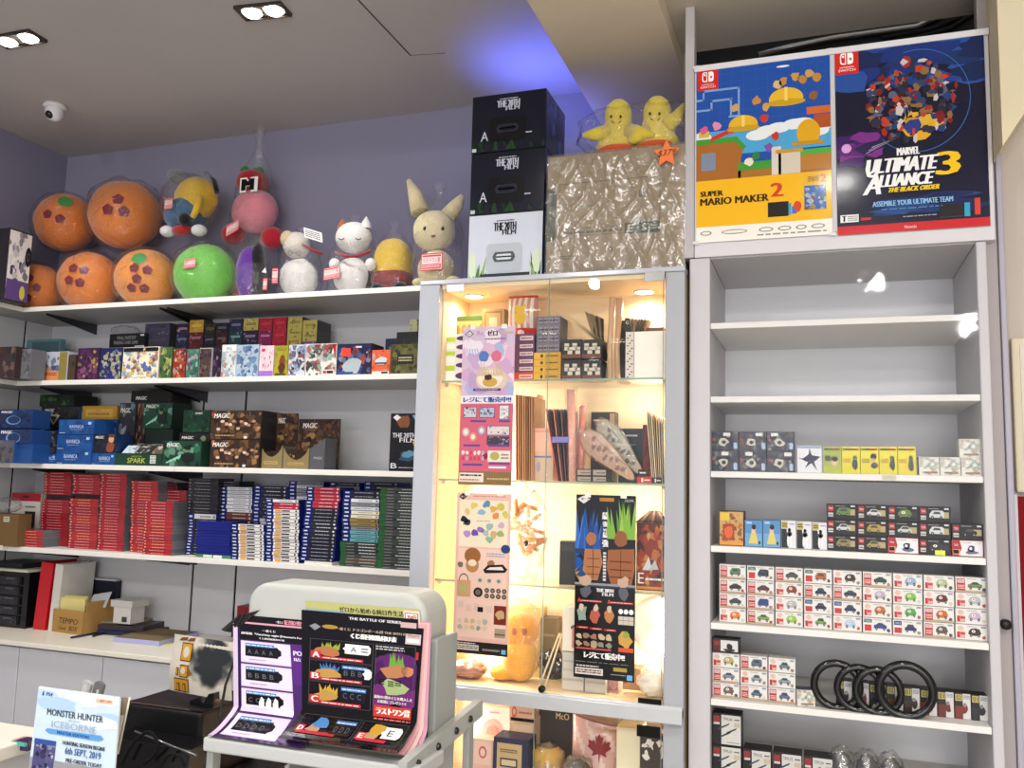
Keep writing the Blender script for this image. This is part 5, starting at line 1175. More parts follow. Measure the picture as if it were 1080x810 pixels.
# glass doors
xs = XA(577.5, 2.575, CZ + .2)
def gdoor(x0, x1, z0, z1, lab, hs, low=False):
    t = thing('glass_cabinet_door', lab, 'cabinet door', ((x0 + x1) / 2, 2.575, z0))
    pn_ = MB().box(x0, x1, 2.572, 2.577, z0, z1, '#ffffff', 'glass').build('pane', t)
    MB().box(x1 - .002, x1 - .0002, 2.5715, 2.5775, z0, z1, '#9fb8a8', 'edge').build('polished_edge', pn_)
    for (a, b, c, d, col) in hs:
        xa, xb = XA(a, 2.57, CZ), XA(b, 2.57, CZ)
        za, zb = ZA(d, 2.57, xa), ZA(c, 2.57, xa)
        bev(MB().box(max(xa, x0 - .012), min(xb, x1 + .012), 2.566, 2.5715, za, zb, col, 'metal').build('hinge', pn_), .001)
    return t
dl = gdoor(CLi + .003, xs - .001, LZ1 + .008, CABT - .019, 'left glass door of the lit cabinet', [(464.5, 483, 300.5, 308.5, '#c8ccd4')])
dr = gdoor(xs + .001, CRi - .003, LZ1 + .008, CABT - .019, 'right glass door of the lit cabinet', [(678, 700, 287.5, 297, '#8a8a88'), (675, 699, 735.5, 749, '#1c1b1a')])
c = P(571, 727, 2.56)
MB().lathe((c.x, 2.5705, c.z), [(.010, 0), (.010, -.012), (.007, -.016), (0, -.016)], '#2a2a2c', 'metal', 16, axis='y').build('lock', dr)
gdoor(CLi + .003, xs - .02, .08, LZ0 - .004, 'left lower glass door under the grey ledge', [])
gdoor(xs - .018, CRi - .003, .08, LZ0 - .004, 'right lower glass door under the grey ledge', [(674, 698, 764, 776, '#1c1b1a')])
MB().box(CLi + .004, CRi - .004, CY + .004, CBK, .03, .078, MET, 'paint').build('plinth', t)

# ------------------------------------------------------------------ things on top of the cabinet
def filmbox(label, xl, xr, yt, yb, Y, d, z0, dark):
    x0, x1 = XA(xl, Y, z0), XA(xr, Y, z0); z1 = ZA(yt, Y, x0)
    t = thing('prize_carton', label, 'box', ((x0 + x1) / 2, Y, z0), 'figure prize cartons on the cabinet')
    b = '#0b0f20' if dark else '#d0d5e2'
    m = MB().box(x0, x1, Y, Y + d, z0, z1, b, 'gloss', right='#13204a' if dark else '#3a4a6a')
    fr = front(x0, x1, Y, z0, z1); rg = random.Random(7)
    for k in range(16):
        u = rg.random(); c = rg.choice(['#14301c', '#1c3f22', '#0f2216'] if dark else ['#4c7a34', '#cfe0b4', '#2f5526', '#8ab060'])
        if .25 < u < .8 and not dark: u = rg.choice((u * .3, .8 + u * .2))
        pol(m, fr, [(max(u - .03, .01), .02), (min(u + .03, .99), .02), (min(max(u + rg.uniform(-.12, .12), .01), .99), .12 + rg.random() * (.22 if dark else .34))], c, 1 + k * .02, 'gloss')
    if not dark:
        for u in (.06, .93): oval(m, fr, u, .30, .06, .18, '#d4e2c4', 1.6, 'gloss', 14, .2, (.01, .02, .99, .98))
    ink = '#b9bcc8' if dark else '#23252e'
    text(m, fr, 'THE 20TH', .34, .76, .64, .88, ink, 3, 'gloss', 0, 3); text(m, fr, 'FILM', .46, .70, .64, .76, ink, 3, 'gloss', 0, 2); fine(m, fr, .38, .89, .62, .92, ink, 1, 4, 3)
    # printed drawer slot
    o, i = ('#04050a', '#232838') if dark else ('#b9c0c8', '#4f555c')
    rr_ = lambda u0, v0, u1, v1, c, l: pol(m, fr, [(u0 + .03, v0), (u1 - .03, v0), (u1, v0 + .05), (u1, v1 - .05), (u1 - .03, v1), (u0 + .03, v1), (u0, v1 - .05), (u0, v0 + .05)], c, l, 'gloss')
    if not dark: rect(m, fr, .17, .10, .84, .16, '#2c3036', 2, 'gloss')
    rr_(.25, .17, .73, .58, o, 3); rr_(.34, .32, .64, .46, i, 4); rr_(.37, .35, .61, .43, '#0c0d12' if dark else '#d4dadf', 5)
    if dark:
        text(m, fr, 'A', .13, .20, .23, .36, '#c9ccd6', 3, 'gloss'); fine(m, fr, .74, .26, .82, .30, '#c9ccd6', 1, 2, 3); rect(m, fr, .01, .02, .07, .08, '#c0c4cc', 3, 'gloss')
        rs = rightside(x1, Y, Y + d, z0, z1)
        for k in range(14): oval(m, rs, rg.random(), rg.random(), .12, .2, rg.choice(['#1a2f6c', '#24418c', '#0f1f4a', '#2c4f9c']), 1 + k * .03, 'gloss', 6, .5, (.02, .02, .98, .98), rg)
    m.build('carton_body', t)
    return z1
Yf = 2.70
zc0 = CABT + .001
z = filmbox('white THE 20TH FILM carton, bottom of the stack on the cabinet', 493, 571, 228.5, 288, Yf, .20, zc0, False)
z = filmbox('middle black THE 20TH FILM carton of the stack on the cabinet', 495.5, 573.5, 163.5, 228, Yf, .21, z + .003, True)
z = filmbox('topmost black THE 20TH FILM carton, below the blue-lit ceiling', 497, 575, 103, 163, Yf, .23, z + .003, True)
# big brown carton in clear wrap
Y = 2.63; z0 = CABT + .001
x0, x1 = XA(577, Y, z0 + .2), XA(722, Y, z0 + .2); z1 = ZA(160, Y, x0 + .2)
t = thing('brown_carton', 'big brown carton in clear wrap with an orange price star', 'box', ((x0 + x1) / 2, Y, z0))
m = MB().box(x0, x1, Y, Y + .40, z0, z1, '#97876c', 'kraft'); fr = front(x0, x1, Y, z0, z1)
m2 = fr
for a, b, c, d in ((.09, .76, .83, .765), (.09, .32, .095, .76), (.825, .32, .83, .76), (.09, .38, .58, .384), (.09, .32, .58, .324)): rect(m, fr, a, b, c, d, '#54503e', 1)
rect(m, fr, .58, .31, .83, .40, '#2c3a2c', 2); text(m, fr, 'E', .60, .325, .63, .385, '#c8ccb8', 3, 'card', 0, 2); text(m, fr, 'S', .70, .33, .725, .38, '#a8b098', 3, 'card', 0, 2); fine(m, fr, .76, .335, .81, .375, '#9aa890', 2, 4, 3)
pol(m, fr, [(.0, .28), (.07, .31), (.07, .70), (.0, .74)], '#4a4f38', 1); fine(m, fr, .12, .33, .56, .37, '#5c5844', 1, 6, 2); fine(m, fr, .10, .13, .24, .17, '#5c5844', 2, 7, 2); fine(m, fr, .04, .92, .1, .94, '#5c5844', 1, 7, 2)
oval(m, fr, .48, .2, .015, .02, '#5c5844', 2); rect(m, fr, .68, .60, .72, .66, '#5c5844', 2); fine(m, fr, .22, .55, .35, .58, '#7a745c', 1, 5, 2)
m.build('carton_body', t)
m = MB()
def wrapfn(u, v):
    x = x0 - .004 + (x1 - x0 + .008) * u; zz = z0 + .002 + (z1 - z0 + .004) * v
    e = min(u, 1 - u, v, 1 - v); k = min(e * 12, 1)
    a_ = u * 7 - v * 3.2 + .5 * noise.noise(Vector((u * 4, v * 4, 1))); b_ = u * 9 + v * 4
    d = (1 - abs(noise.noise(Vector((a_, v * .9, 3))))) ** 5 * .012 + (1 - abs(noise.noise(Vector((b_, v * .8, 8))))) ** 8 * .010 + abs(noise.noise(Vector((u * 22, v * 16, 2)))) * .004
    return (x, Y - .003 - d * k, zz)
m.grid(wrapfn, 150, 90, '#ffffff', 'wrap')
m.box(x0 - .004, x1 + .004, Y - .003, Y + .404, z1 + .0015, z1 + .003, '#ffffff', 'wrap'); m.box(x1 + .002, x1 + .0035, Y, Y + .4, z0, z1, '#ffffff', 'wrap')
m.build('clear_wrap', t)
c = P(703, 162, Y - .018); st = [(c.x + (.042 if k % 2 == 0 else .021) * math.sin(k * math.pi / 5), c.z + (.046 if k % 2 == 0 else .022) * math.cos(k * math.pi / 5)) for k in range(10)]
m = MB().prism(st[::-1], c.y, c.y + .001, '#f07a3c', 'card'); f2 = Fr((c.x - .03, c.y, c.z - .015), (1, 0, .06), (0, 0, 1)); text(m, f2, '$379', .004, .004, .058, .026, '#20160f', 1, 'card', .1)
o = m.build('price_star', t); o['label'] = 'orange star price sticker reading $379'
# two yellow octopus plushes in a bag on the carton
zz = z1 + .004
def octo(label, cx, cy, seed, arms):
    Y = 2.715; c = P(cx, cy, Y); base = P(cx, 156, Y)
    t = thing('octopus_plush', label, 'plush toy', (c.x, Y, zz), 'yellow smiling plushes on the brown carton')
    def fn(u, v):
        prof = [(.066, -.095), (.058, -.03), (.044, .02), (.045, .05), (.038, .075), (.02, .092), (0, .097)]
        tt = v * 6; i = min(int(tt), 5); w = tt - i; r_ = prof[i][0] * (1 - w) + prof[i + 1][0] * w; h = prof[i][1] * (1 - w) + prof[i + 1][1] * w
        a = 2 * math.pi * u; return c + Vector((r_ * math.cos(a), r_ * math.sin(a) * .9, h - .01))
    bd_ = MB().grid(fn, 22, 18, '#d9c44c', 'plush', closeu=True).build('body', t)
    for pts in arms: MB().tube([P(x, y, Y - d) for x, y, d in pts], [.028, .022, .008][:len(pts)], '#d4bd44', 'plush', 10).build('arm', t)
    m = MB().blob((c.x, Y - .005, zz + .040), (.072, .05, .040), '#d9c44c', 'plush', 22, 12); m.build('foot_ring', t)
    m = MB().blob((c.x - .0, Y - .038, zz + .020), (.058, .028, .017), '#c8552c', 'plush', 20, 10); m.build('orange_sole', t)
    m = MB()
    fy = Y - .0435
    for q in (-5.5, 4.5): m.blob(P(cx + q - 2, cy - 9, fy), (.0042, .003, .0058), '#1c1608', 'gloss', 8, 6)
    m.tube([P(cx + q - 2, cy - 3 + 2.2 * math.cos(q * .45), fy) for q in (-5, -2.5, 0, 2.5, 5)], .0016, '#1c1608', 'matte', 5); m.build('smiling_face', bd_)
octo('yellow smiling bagged plush, left one on the brown carton', 652, 132, 1, [[(643, 140, .03), (628, 142, .045), (615, 143, .05)], [(664, 139, .03), (678, 141, .05), (690, 143, .06)]])
octo('yellow smiling bagged plush, right one with a raised arm', 693, 129, 2, [[(682, 140, .03), (672, 145, .055), (664, 150, .06)], [(702, 134, .02), (714, 124, .02), (722, 110, .01)]])
c = P(674, 128, 2.73)
m = MB().blob((c.x, 2.735, zz + .090), (.20, .085, .090), '#ffffff', 'film', 34, 18, .14, 3, 6, .75)
tag(m.build('plastic_bag'), 'large clear plastic bag around the two yellow plushes', 'bag')

# ------------------------------------------------------------------ inside: first shelf
YI = 2.635
def CI(label, xl, xr, yt, Y, z0, side, deco=None, d=.1, name='prize_box', group='prize boxes in the lit cabinet', cat='box', right=None, ang=0, yb=None, mt='card'):
    return carton(name, label, cat, group, xl, xr, yt, Y, d, z0, side, deco, right, ang=ang, mt=mt)
G1 = GS[0] + .0005
zb1 = ZA(355.5, 2.66, -1.1)
def stripes(n, cols):
    def f(m, fr):
        for k in range(n): rect(m, fr, .03, (k + .08) / n, .97, (k + .92) / n, cols[k % len(cols)], 1); rect(m, fr, .55, (k + .3) / n, .9, (k + .7) / n, '#f0ece4', 2)
    return f
def layered(lab, xl, xr, ys, Y, cols, deco, d=.11, z0=None, name='prize_box', grp='prize boxes in the lit cabinet'):
    """ys: pixel rows from top edge to bottom edge; one box per layer"""
    z0 = G1 if z0 is None else z0; x0, x1 = XA(xl, Y, z0), XA(xr, Y, z0)
    n = len(ys) - 1; zs = [ZA(y, Y, x0) for y in ys]; sc = (zs[0] - z0) / (zs[0] - zs[-1]); zs = [z0 + (q - zs[-1]) * sc for q in zs]
    for k in range(n):
        c = cols[k % len(cols)]
        m = MB().box(x0, x1, Y, Y + d, zs[k + 1] + .0003, zs[k], c, 'card'); deco(m, front(x0, x1, Y, zs[k + 1], zs[k]), k)
        pos = 'topmost' if k == 0 else ('bottom one' if k == n - 1 else ORD[k + 1] + ' from the top')
        tag(m.build(name), '%s, %s of its pile' % (lab, pos), 'box', grp)
    return zs[0]
zq = layered('lime and white box beside the pink poster', 467, 486, (355, 368.5, 382, 400), 2.645, ['#d8dcc0', '#e6e6da', '#f0eee4'], lambda m, fr, k: (rect(m, fr, .05, .05, .95, .45, '#f2f0ea', 1), rect(m, fr, .05, .6, .95, .9, '#b8cc3c', 1)))
zq = layered('purple-bordered white pack at the poster edge', 479, 500, (352.5, 361, 370, 379, 388, 400), 2.64, ['#e6e0e4'], lambda m, fr, k: oval(m, fr, .5, .5, .46, .3, '#4a2a52', 1, n=14), .09)
for k, (a, b, yt, lab) in enumerate(((472.5, 508, 333.5, 'pair-printed brown box with a green top behind the pink poster'), (508.5, 531, 326, 'brown box with a framed print behind the pink poster'))):
    Yb = 2.725 if k == 0 else 2.715; zb = ZA(356, Yb, -1.08)
    CI(lab, a, b, yt, Yb, zb, '#b8925c', (lambda m, fr: (rect(m, fr, 0, .78, 1, 1, '#3f5a26', 1), [oval(m, fr, .12 + .17 * q, .4, .06, .2, '#8a6434', 2, rag=.3) for q in range(6)])) if k == 0 else (lambda m, fr: (rect(m, fr, .1, .08, .9, .92, '#8f6c3c', 1), rect(m, fr, .16, .13, .84, .86, '#c09a64', 2), rect(m, fr, .32, .2, .68, .7, '#dcc69c', 3))), .06)
x0, x1 = XA(473, 2.735, G1), XA(531, 2.735, G1)
tag(MB().box(x0, x1, 2.735, 2.79, G1, ZA(356, 2.725, -1.08) - .0005, '#a07c4a', 'card').build('prize_box'), 'plain brown carton carrying the two brown boxes behind the pink poster', 'box')
def pdeco(m, fr, k): rect(m, fr, .3, .25, .95, .75, '#d8c0c4' if k < 5 else '#f0c0b0', 1); fine(m, fr, .36, .35, .9, .65, '#5a2c4c', 1, k, 2)
zp = layered('purple prize box right of the pink poster', 541, 562.5, (352.5, 361, 368.5, 376, 383.5, 390.8, 399), 2.64, ['#5c3a5c', '#5c3a5c', '#62405c', '#5c3a5c', '#62405c', '#c8402c'], pdeco, .1)
# striped snack bag on the purple pile
x0, x1 = XA(532, 2.66, zp), XA(563, 2.66, zp); ztp = ZA(311, 2.66, x0)
t = thing('striped_bag', 'red and white striped bag with a yellow bear on it', 'bag', ((x0 + x1) / 2, 2.66, zp + .001))
def bagfn(u, v):
    b = .03 * math.sin(math.pi * min(max(v, .02), .98)) ** .6 * math.sin(math.pi * u) ** .5
    return (x0 + (x1 - x0) * u, 2.695 - b, zp + .001 + (ztp - zp) * v)
m = MB().grid(bagfn, 20, 16, lambda u, v: ('#c83434' if v > .90 or v < .16 else ('#d8ccc0' if int(u * 20) % 4 < 2 else '#b8887c')), 'gloss')
m.grid(lambda u, v: (bagfn(1 - u, v)[0], 2.70, bagfn(1 - u, v)[2]), 20, 2, '#b8887c', 'gloss')
m.build('bag_body', t)
m = MB()
def onbag(u, v): p = bagfn(u, v); return Vector((p[0], p[1] - .003, p[2]))
for u, v, a, b, c in ((.5, .42, .20, .16, '#d8b030'), (.5, .62, .16, .10, '#d8b030'), (.36, .72, .05, .04, '#d8b030'), (.64, .72, .05, .04, '#d8b030')):
    m.poly([onbag(u + a * math.cos(k * .5236), v + b * math.sin(k * .5236)) for k in range(12)], c, 'gloss')
m.poly([onbag(.5 + .12 * math.cos(k * .5236), .08 + .06 * math.sin(k * .5236)) + Vector((0, -.001, 0)) for k in range(12)], '#f0dcd0', 'gloss')
m.build('bear_print', t)
for k in range(5):
    p = P(566 + k * 1.5, 330 - k * 2, 2.70)
def gdeco(m, fr, k): [rect(m, fr, .08 + .23 * q, .2, .26 + .23 * q, .8, '#8c8490', 1) for q in range(4)]; fine(m, fr, .1, .3, .95, .7, '#45404c', 1, k, 2)
zy = layered('yellow prize box left of the door gap', 562.5, 591, (372, 379, 385.5, 392, 399.5), 2.64, ['#c8962a'], lambda m, fr, k: (rect(m, fr, .02, .06, .42, .94, '#d8a838', 1), oval(m, fr, .3, .5, .05, .25, '#3a2a14', 2), fine(m, fr, .46, .3, .9, .7, '#5a4418', 1, k, 2)), .1)
layered('grey pack on the yellow boxes', 565.5, 590, (334, 343, 353, 362, 372), 2.65, ['#6a6470', '#726c76'], gdeco, .09, zy + .0005)
def canbox(m, fr):
    rect(m, fr, .02, .02, .98, .98, '#26221f', 1); rect(m, fr, .02, .04, .98, .24, '#6a3a2c', 2)
    for u, v in ((.25, .62), (.66, .62), (.42, .42), (.82, .42)): rect(m, fr, u - .12, v - .18, u + .12, v + .18, '#cfc4b4', 3); rect(m, fr, u - .12, v - .0, u + .12, v + .05, '#8a7f74', 4)
zc2 = ZA(378.5, 2.64, -.7)
for k, (a, b, z0, yt, lab) in enumerate(((592.5, 613, G1, 379.5, 'bottom left'), (613.5, 634, G1, 379.5, 'bottom right'), (592.5, 613, zc2 + .001, 358, 'top left'), (613.5, 634, zc2 + .001, 358, 'top right'))):
    CI('dark box printed with white cans, %s of the block of four' % lab, a, b, yt, 2.64, z0, '#2a2624', canbox, .08)
# curling dark sheets, rolled sheets, dark packs, white carton
for k in range(7):
    p0 = [P(586 + 6 * k + (14 if k > 3 else 0), 330 - (6 if k > 3 else 0) + 2 * k, 2.70), P(612 + 4 * k, 344 + 2 * k, 2.68), P(632 + k, 362 + k, 2.665), P(637 + .8 * k, 380, 2.66), P(637 + 1.0 * k, 399, 2.66)]
    p0[-1].z = G1 + .001
    m = MB(); w = .075
    def cf(u, v, p0=p0, k=k):
        tt = v * 4; i = min(int(tt), 3); q = p0[i].lerp(p0[i + 1], tt - i)
        return q + Vector((-.045 * u * (1 - v * .8), w * u + .002 * k, .030 * u * (1 - v)))
    m.grid(cf, 3, 16, ['#4a3f38', '#2c2826', '#6c6054', '#3a322c', '#54483e', '#2a2624', '#463c34'][k], 'poster')
    tag(m.build('curled_sheet'), 'curling poster sheet bending left over the dark can boxes', 'poster', 'curling poster sheets on the cabinet top shelf')
for k, (xa, xb, yt, col, lab) in enumerate(((640.5, 647, 314, '#cfa888', 'pale rolled poster standing beside the dark curled sheets, left of two'), (648, 655, 315, '#c49a7c', 'pale rolled poster standing beside the dark curled sheets, right of two'))):
    x0, x1 = XA(xa, 2.66, G1), XA(xb, 2.66, G1)
    m = MB().tube([((x0 + x1) / 2, 2.66, G1 + .001), ((x0 + x1) / 2 - .004, 2.663, G1 + .1), ((x0 + x1) / 2 + .003, 2.668, ZA(yt, 2.668, x0))], [(x1 - x0) / 2 * q for q in (.85, .8, 1.1)], col, 'poster', 14)
    tag(m.build('rolled_poster'), lab, 'rolled poster')
CI('dark grey box behind the rolled posters', 650, 659.5, 338, 2.70, G1, '#2a2725', D_art(['#2a2725', '#3c3836', '#4a4440', '#1c1a18'], 8, 91), .08)
def wb(m, fr): rect(m, fr, .0, .0, .2, 1, '#d8ccc0', 1); [rect(m, fr, .03 + .05 * (q % 3), .03 + .055 * q, .08 + .05 * (q % 3), .055 + .055 * q, '#5a4a68', 2) for q in range(17)]; rect(m, fr, .2, 0, .215, 1, '#8a7c74', 2)
o = CI('big white carton with a patterned left edge, right end of the cabinet top shelf', 659.5, 703, 349.5, 2.64, G1, '#f2ece2', wb, .15)
zwc = ZA(349.5, 2.64, -.5) + .0005
t = thing('sheet_bundle', 'small bundle of dark sheets standing on the big white carton', 'papers', (XA(670, 2.69, zwc), 2.69, zwc))
m = MB()
for k in range(8):
    xx = XA(659.5 + 2.6 * k, 2.68, zwc); m.prism([(xx, zwc), (xx + .003, zwc), (xx + .004 + .002 * k, zwc + .052 - .001 * k), (xx + .001 + .002 * k, zwc + .052 - .001 * k)], 2.68, 2.73, ['#241f1e', '#4a3a30', '#2e2827', '#8a6c58'][k % 4], 'card')
m.build('sheets', t)
m = MB().box(XA(659, 2.675, zwc), XA(664, 2.675, zwc), 2.672, 2.679, zwc, zwc + .050, '#1b1a1c'); text(m, front(XA(659, 2.675, zwc), XA(664, 2.675, zwc), 2.672, zwc, zwc + .05), 'G', .2, .6, .8, .8, '#d8d4cc', 1); m.build('front_sheet', t)
CI('flat dark tray on the big white carton', 681, 700, 345.5, 2.70, zwc, '#6a4c34', None, .06, 'flat_tray', None, 'tray')

# ------------------------------------------------------------------ second shelf
G2z = GS[1] + .0005
def sheetfan(label, n, xs0, xs1, yt, Y, z0, cols, grp, cat='poster', name='bagged_sheet', lean=0, d=.10, h2=None):
    for k in range(n):
        a = xs0 + (xs1 - xs0) * k / max(n - 1, 1)
        xb, xt = XA(a, Y, z0), XA(a + lean * (1 - k / n), Y, z0 + .2); zt_ = ZA(yt + (h2 or 0) * k, Y, xb)
        m = MB().prism([(xb, z0), (xb + .0025, z0), (xt + .0025, zt_), (xt, zt_)], Y + .003 * k, Y + .003 * k + d, cols[k % len(cols)], 'poster')
        tag(m.build(name), label, cat, grp)
TAN = ['#b08258', '#c89a6c', '#a87850', '#d0a47c', '#b88c60', '#986c48']
sheetfan('tan poster sheets standing in clear sleeves right of the pink poster', 9, 544, 560, 416, 2.65, G2z, TAN, 'sleeved tan sheets in the cabinet', lean=-1, d=.12, h2=.2)
sheetfan('tan poster sheet fanned to the right behind the tan bundle', 4, 554, 561, 416, 2.72, G2z, TAN[1:], 'fanned tan sheets in the cabinet', lean=12, d=.06, h2=1)
zi = layered('tan printed box under the pink sheets', 561, 583, (451.5, 476, 503), 2.68, ['#d0a088', '#c0a890'], lambda m, fr, k: (rect(m, fr, .08, .08, .92, .92, '#d8ac94' if k == 0 else '#b8a490', 1), rect(m, fr, .08, .84, .92, .9, '#5a6a9c' if k else '#c88c78', 2), [oval(m, fr, .3, .5, .1, .2, '#8a8c98', 2, n=8) for q in range(k)]), .08, G2z)
sheetfan('red and black poster sheet leaning left beside the box pile', 7, 588, 599, 431, 2.645, G2z, ['#c85a48', '#2c2230', '#d88870', '#2a2a38', '#8a5a60', '#1c1a22', '#a07888'], 'leaning red and black sheets', lean=-13, d=.11, h2=0)
t = thing('sheet_band', 'purple paper band around the leaning red and black sheets', 'band', P(588, 465, 2.63))
a, b = P(582.5, 462, 2.64), P(600, 462, 2.64)
MB().box(a.x, b.x, 2.638, 2.6445, a.z - .014, a.z + .004, '#8078c0', 'card').build('band', t)
for k, (xa, ya, xb_, yb_, r_, col, lab) in enumerate(((604, 509, 602, 411, .0115, '#e0a090', 'tall pink bagged roll standing in the middle of the cabinet second shelf'), (612, 495, 615, 428, .010, '#d88070', 'pink rolled sheet beside the tall bagged roll'))):
    p, q = P(xa, ya, 2.64 + .03 * k), P(xb_, yb_, 2.66 + .03 * k); p.z = G2z + .001
    t = thing('bagged_roll', lab, 'rolled poster', p)
    MB().tube([p, p.lerp(q, .5), q], [r_, r_ * 1.0, r_ * 1.15], col, 'poster', 14).build('roll', t)
    m = MB().tube([p + Vector((0, 0, .002)), p.lerp(q, .3), p.lerp(q, .7), q + Vector((0, 0, .008))], [r_ * 1.3, r_ * 1.5, r_ * 1.35, r_ * 1.9], '#ffffff', 'film', 14, False); m.build('clear_sleeve', t)
q_ = [P(612, 428, 2.73), P(621, 424, 2.73), P(618, 466, 2.73), P(610, 472, 2.73)]
CI('black box behind the bagged fans', 622.5, 648, 434.5, 2.76, G2z, '#3a302a', lambda m, fr: (rect(m, fr, .02, .74, .78, .98, '#2a2420', 1), rect(m, fr, .78, .02, .98, .98, '#a08468', 1), fine(m, fr, .1, .86, .7, .9, '#d0b898', 1, 2, 2), rect(m, fr, .2, .3, .76, .72, '#c0a488', 1)), .05)
for k, (a, b, c, d) in enumerate(((608, 624, 502, 509), (624.5, 640, 502, 509), (608, 624, 494.5, 501.5), (624.5, 640, 494.5, 501.5))):
    z0 = G2z if k < 2 else ZA(502, 2.635, -.7) + .0005
    CI('small black edged tan box, %s of the flat block of four' % ['lower left', 'lower right', 'upper left', 'upper right'][k], a, b, c, 2.635, z0, '#1c1a18', lambda m, fr: (rect(m, fr, .06, .12, .94, .86, '#a89888', 1), fine(m, fr, .3, .3, .9, .6, '#5a5048', 1, 2, 2)), .08)
# two pointed bagged fans lying across the shelf
def fan(label, A, B, wid, col, ink, k):
    t = thing('bagged_fan', label, 'paper fan', A, None)
    ax = (B - A).normalized(); nx = Vector((-ax.z, 0, ax.x)); L_ = (B - A).length
    out = [(0, -.12), (.06, -.4), (.55, -1), (.8, -1.1), (1, -.7), (1.03, 0), (1, .7), (.8, 1.1), (.55, 1), (.06, .4), (0, .12)]
    pts = [A + ax * (u * L_) + nx * (v * wid) for u, v in out]
    m = MB().poly(pts[::-1], col, 'poster'); m.poly([p + Vector((0, .006, 0)) for p in pts], col, 'poster')
    for i in range(len(pts)): j = (i + 1) % len(pts); m.poly([pts[i], pts[j], pts[j] + Vector((0, .006, 0)), pts[i] + Vector((0, .006, 0))], col, 'poster')
    fr = Fr(A, ax, nx); fr.n = Vector((0, -1, 0))
    for q in range(9): oval(m, fr, L_ * (.2 + .08 * q), wid * .3 * math.sin(q * 2.1), .008, .010, ink, 2, 'poster', 6, .4)
    rect(m, fr, L_ * .2, -wid * .5, L_ * .8, -wid * .42, ink, 2, 'poster')
    m.build('fan_blade', t)
    m = MB()
    def bf(u, v):
        tt = v * 10; i = min(int(tt), 9); w = tt - i
        prof = [.2, .45, .65, .85, 1.05, 1.2, 1.3, 1.35, 1.2, .8, .4]; hw = (prof[i] * (1 - w) + prof[i + 1] * w) * wid
        a = 2 * math.pi * u; return A + ax * (L_ * (v * 1.12 - .02)) + nx * (hw * math.cos(a)) + Vector((0, .003 + .012 * math.sin(a) + .004 * noise.noise(Vector((u * 9, v * 9, k))), 0))
    m.grid(bf, 18, 20, '#ffffff', 'wrap', closeu=True).build('clear_sleeve', t)
A1 = P(668, 505, 2.625); B1 = P(616, 458, 2.66); A2 = P(676, 499, 2.65); B2 = P(634, 447, 2.69)
fan('beige pointed bagged fan, front one of two leaning across the second shelf', A1, B1, .032, '#c89c7c', '#8a5a40', 1)
fan('grey and white pointed bagged fan, behind the beige one', A2, B2, .030, '#a89c84', '#3c3a30', 2)
CI('dark blue book with a white letter D, standing at the right', 652, 678, 452, 2.74, G2z, '#1e2a34', lambda m, fr: (text(m, fr, 'D', .08, .82, .24, .94, '#e0d8d0', 2), fine(m, fr, .3, .84, .76, .90, '#b8b4ac', 1, 2, 2), fine(m, fr, .3, .68, .7, .72, '#8a8c8c', 1, 3, 2)), .03, 'book', None, 'book')
CI('dark red book beside the papers on the second shelf', 677.5, 685, 448, 2.72, G2z, '#6a1e1a', D_art(['#6a1e1a', '#7c2a24', '#54181a'], 5, 92), .05, 'book', None, 'book')
sheetfan('bundle of bent cream papers at the right end of the second shelf', 8, 688, 699, 432, 2.64, G2z, ['#dcc8a8', '#c8ac88', '#e8dcc0', '#a88868', '#d8bc94'], 'bent cream papers in the cabinet', 'papers', 'paper_sheet', lean=-7, d=.12, h2=1.2)
for k, (a, b, c, col, lab) in enumerate(((672, 687, 503, '#c03024', 'low red box with white marks at the front of the second shelf'), (687.5, 698, 503.5, '#2a2426', 'low black box with red ends at the front of the second shelf'))):
    CI(lab, a, b, c, 2.625, G2z, col, lambda m, fr: (rect(m, fr, .3, .2, .42, .8, '#f0e4dc', 1), fine(m, fr, .5, .3, .9, .7, '#f0e4dc', 1, 2, 1)), .05)
CI('flat black box lying on the low red box', 673, 682, 495, 2.63, ZA(502.5, 2.625, -.5) + .0005, '#1e1a1c', lambda m, fr: fine(m, fr, .2, .3, .9, .7, '#e8e0d8', 1, 2, 1), .05)
# ------------------------------------------------------------------ third shelf
G3z = GS[2] + .0005
def lump(name, label, cat, cx, Y, z0, r, m1='film', col='#ffffff', amp=.25, seed=1, inner=None, fq=3, e=1):
    t = thing(name, label, cat, (cx, Y, z0)); c = (cx, Y, z0 + r[2])
    if inner: inner(t, Vector(c))
    MB().blob(c, r, col, m1, 30, 22, amp, fq, seed, e).build('crumpled_wrap', t); return t
cx = XA(555, 2.69, G3z)
def inn(t, c):
    m = MB(); rg = random.Random(3)
    for k in range(22):
        a = c + Vector((rg.uniform(-.04, .04), rg.uniform(-.04, .04), rg.uniform(-.11, .12))); d = Vector((rg.uniform(-1, 1), rg.uniform(-1, 1), rg.uniform(-1, 1))).normalized() * .035
        m.tube([a - d, a, a + d], .007, rg.choice(['#d89a5c', '#c8864a', '#e0b07c', '#b87840']), 'poster', 6)
    m.build('tan_paper_strips', t); MB().blob(c + Vector((.015, -.055, -.02)), (.008, .006, .010), '#2a3020', 'gloss', 10, 8).build('dark_pebble', t)
lump('bagged_bundle', 'crumpled clear bag of tan strips on the cabinet third shelf', 'bag', cx, 2.69, G3z, (.062, .058, ZA(518, 2.69, cx) / 2 - G3z / 2), 'wrap', amp=.3, seed=5, inner=inn)
CI('plain black box standing beside the dark hanging poster', 588, 607.5, 571, 2.66, G3z, '#1b1817', None, .07, ang=math.radians(10))
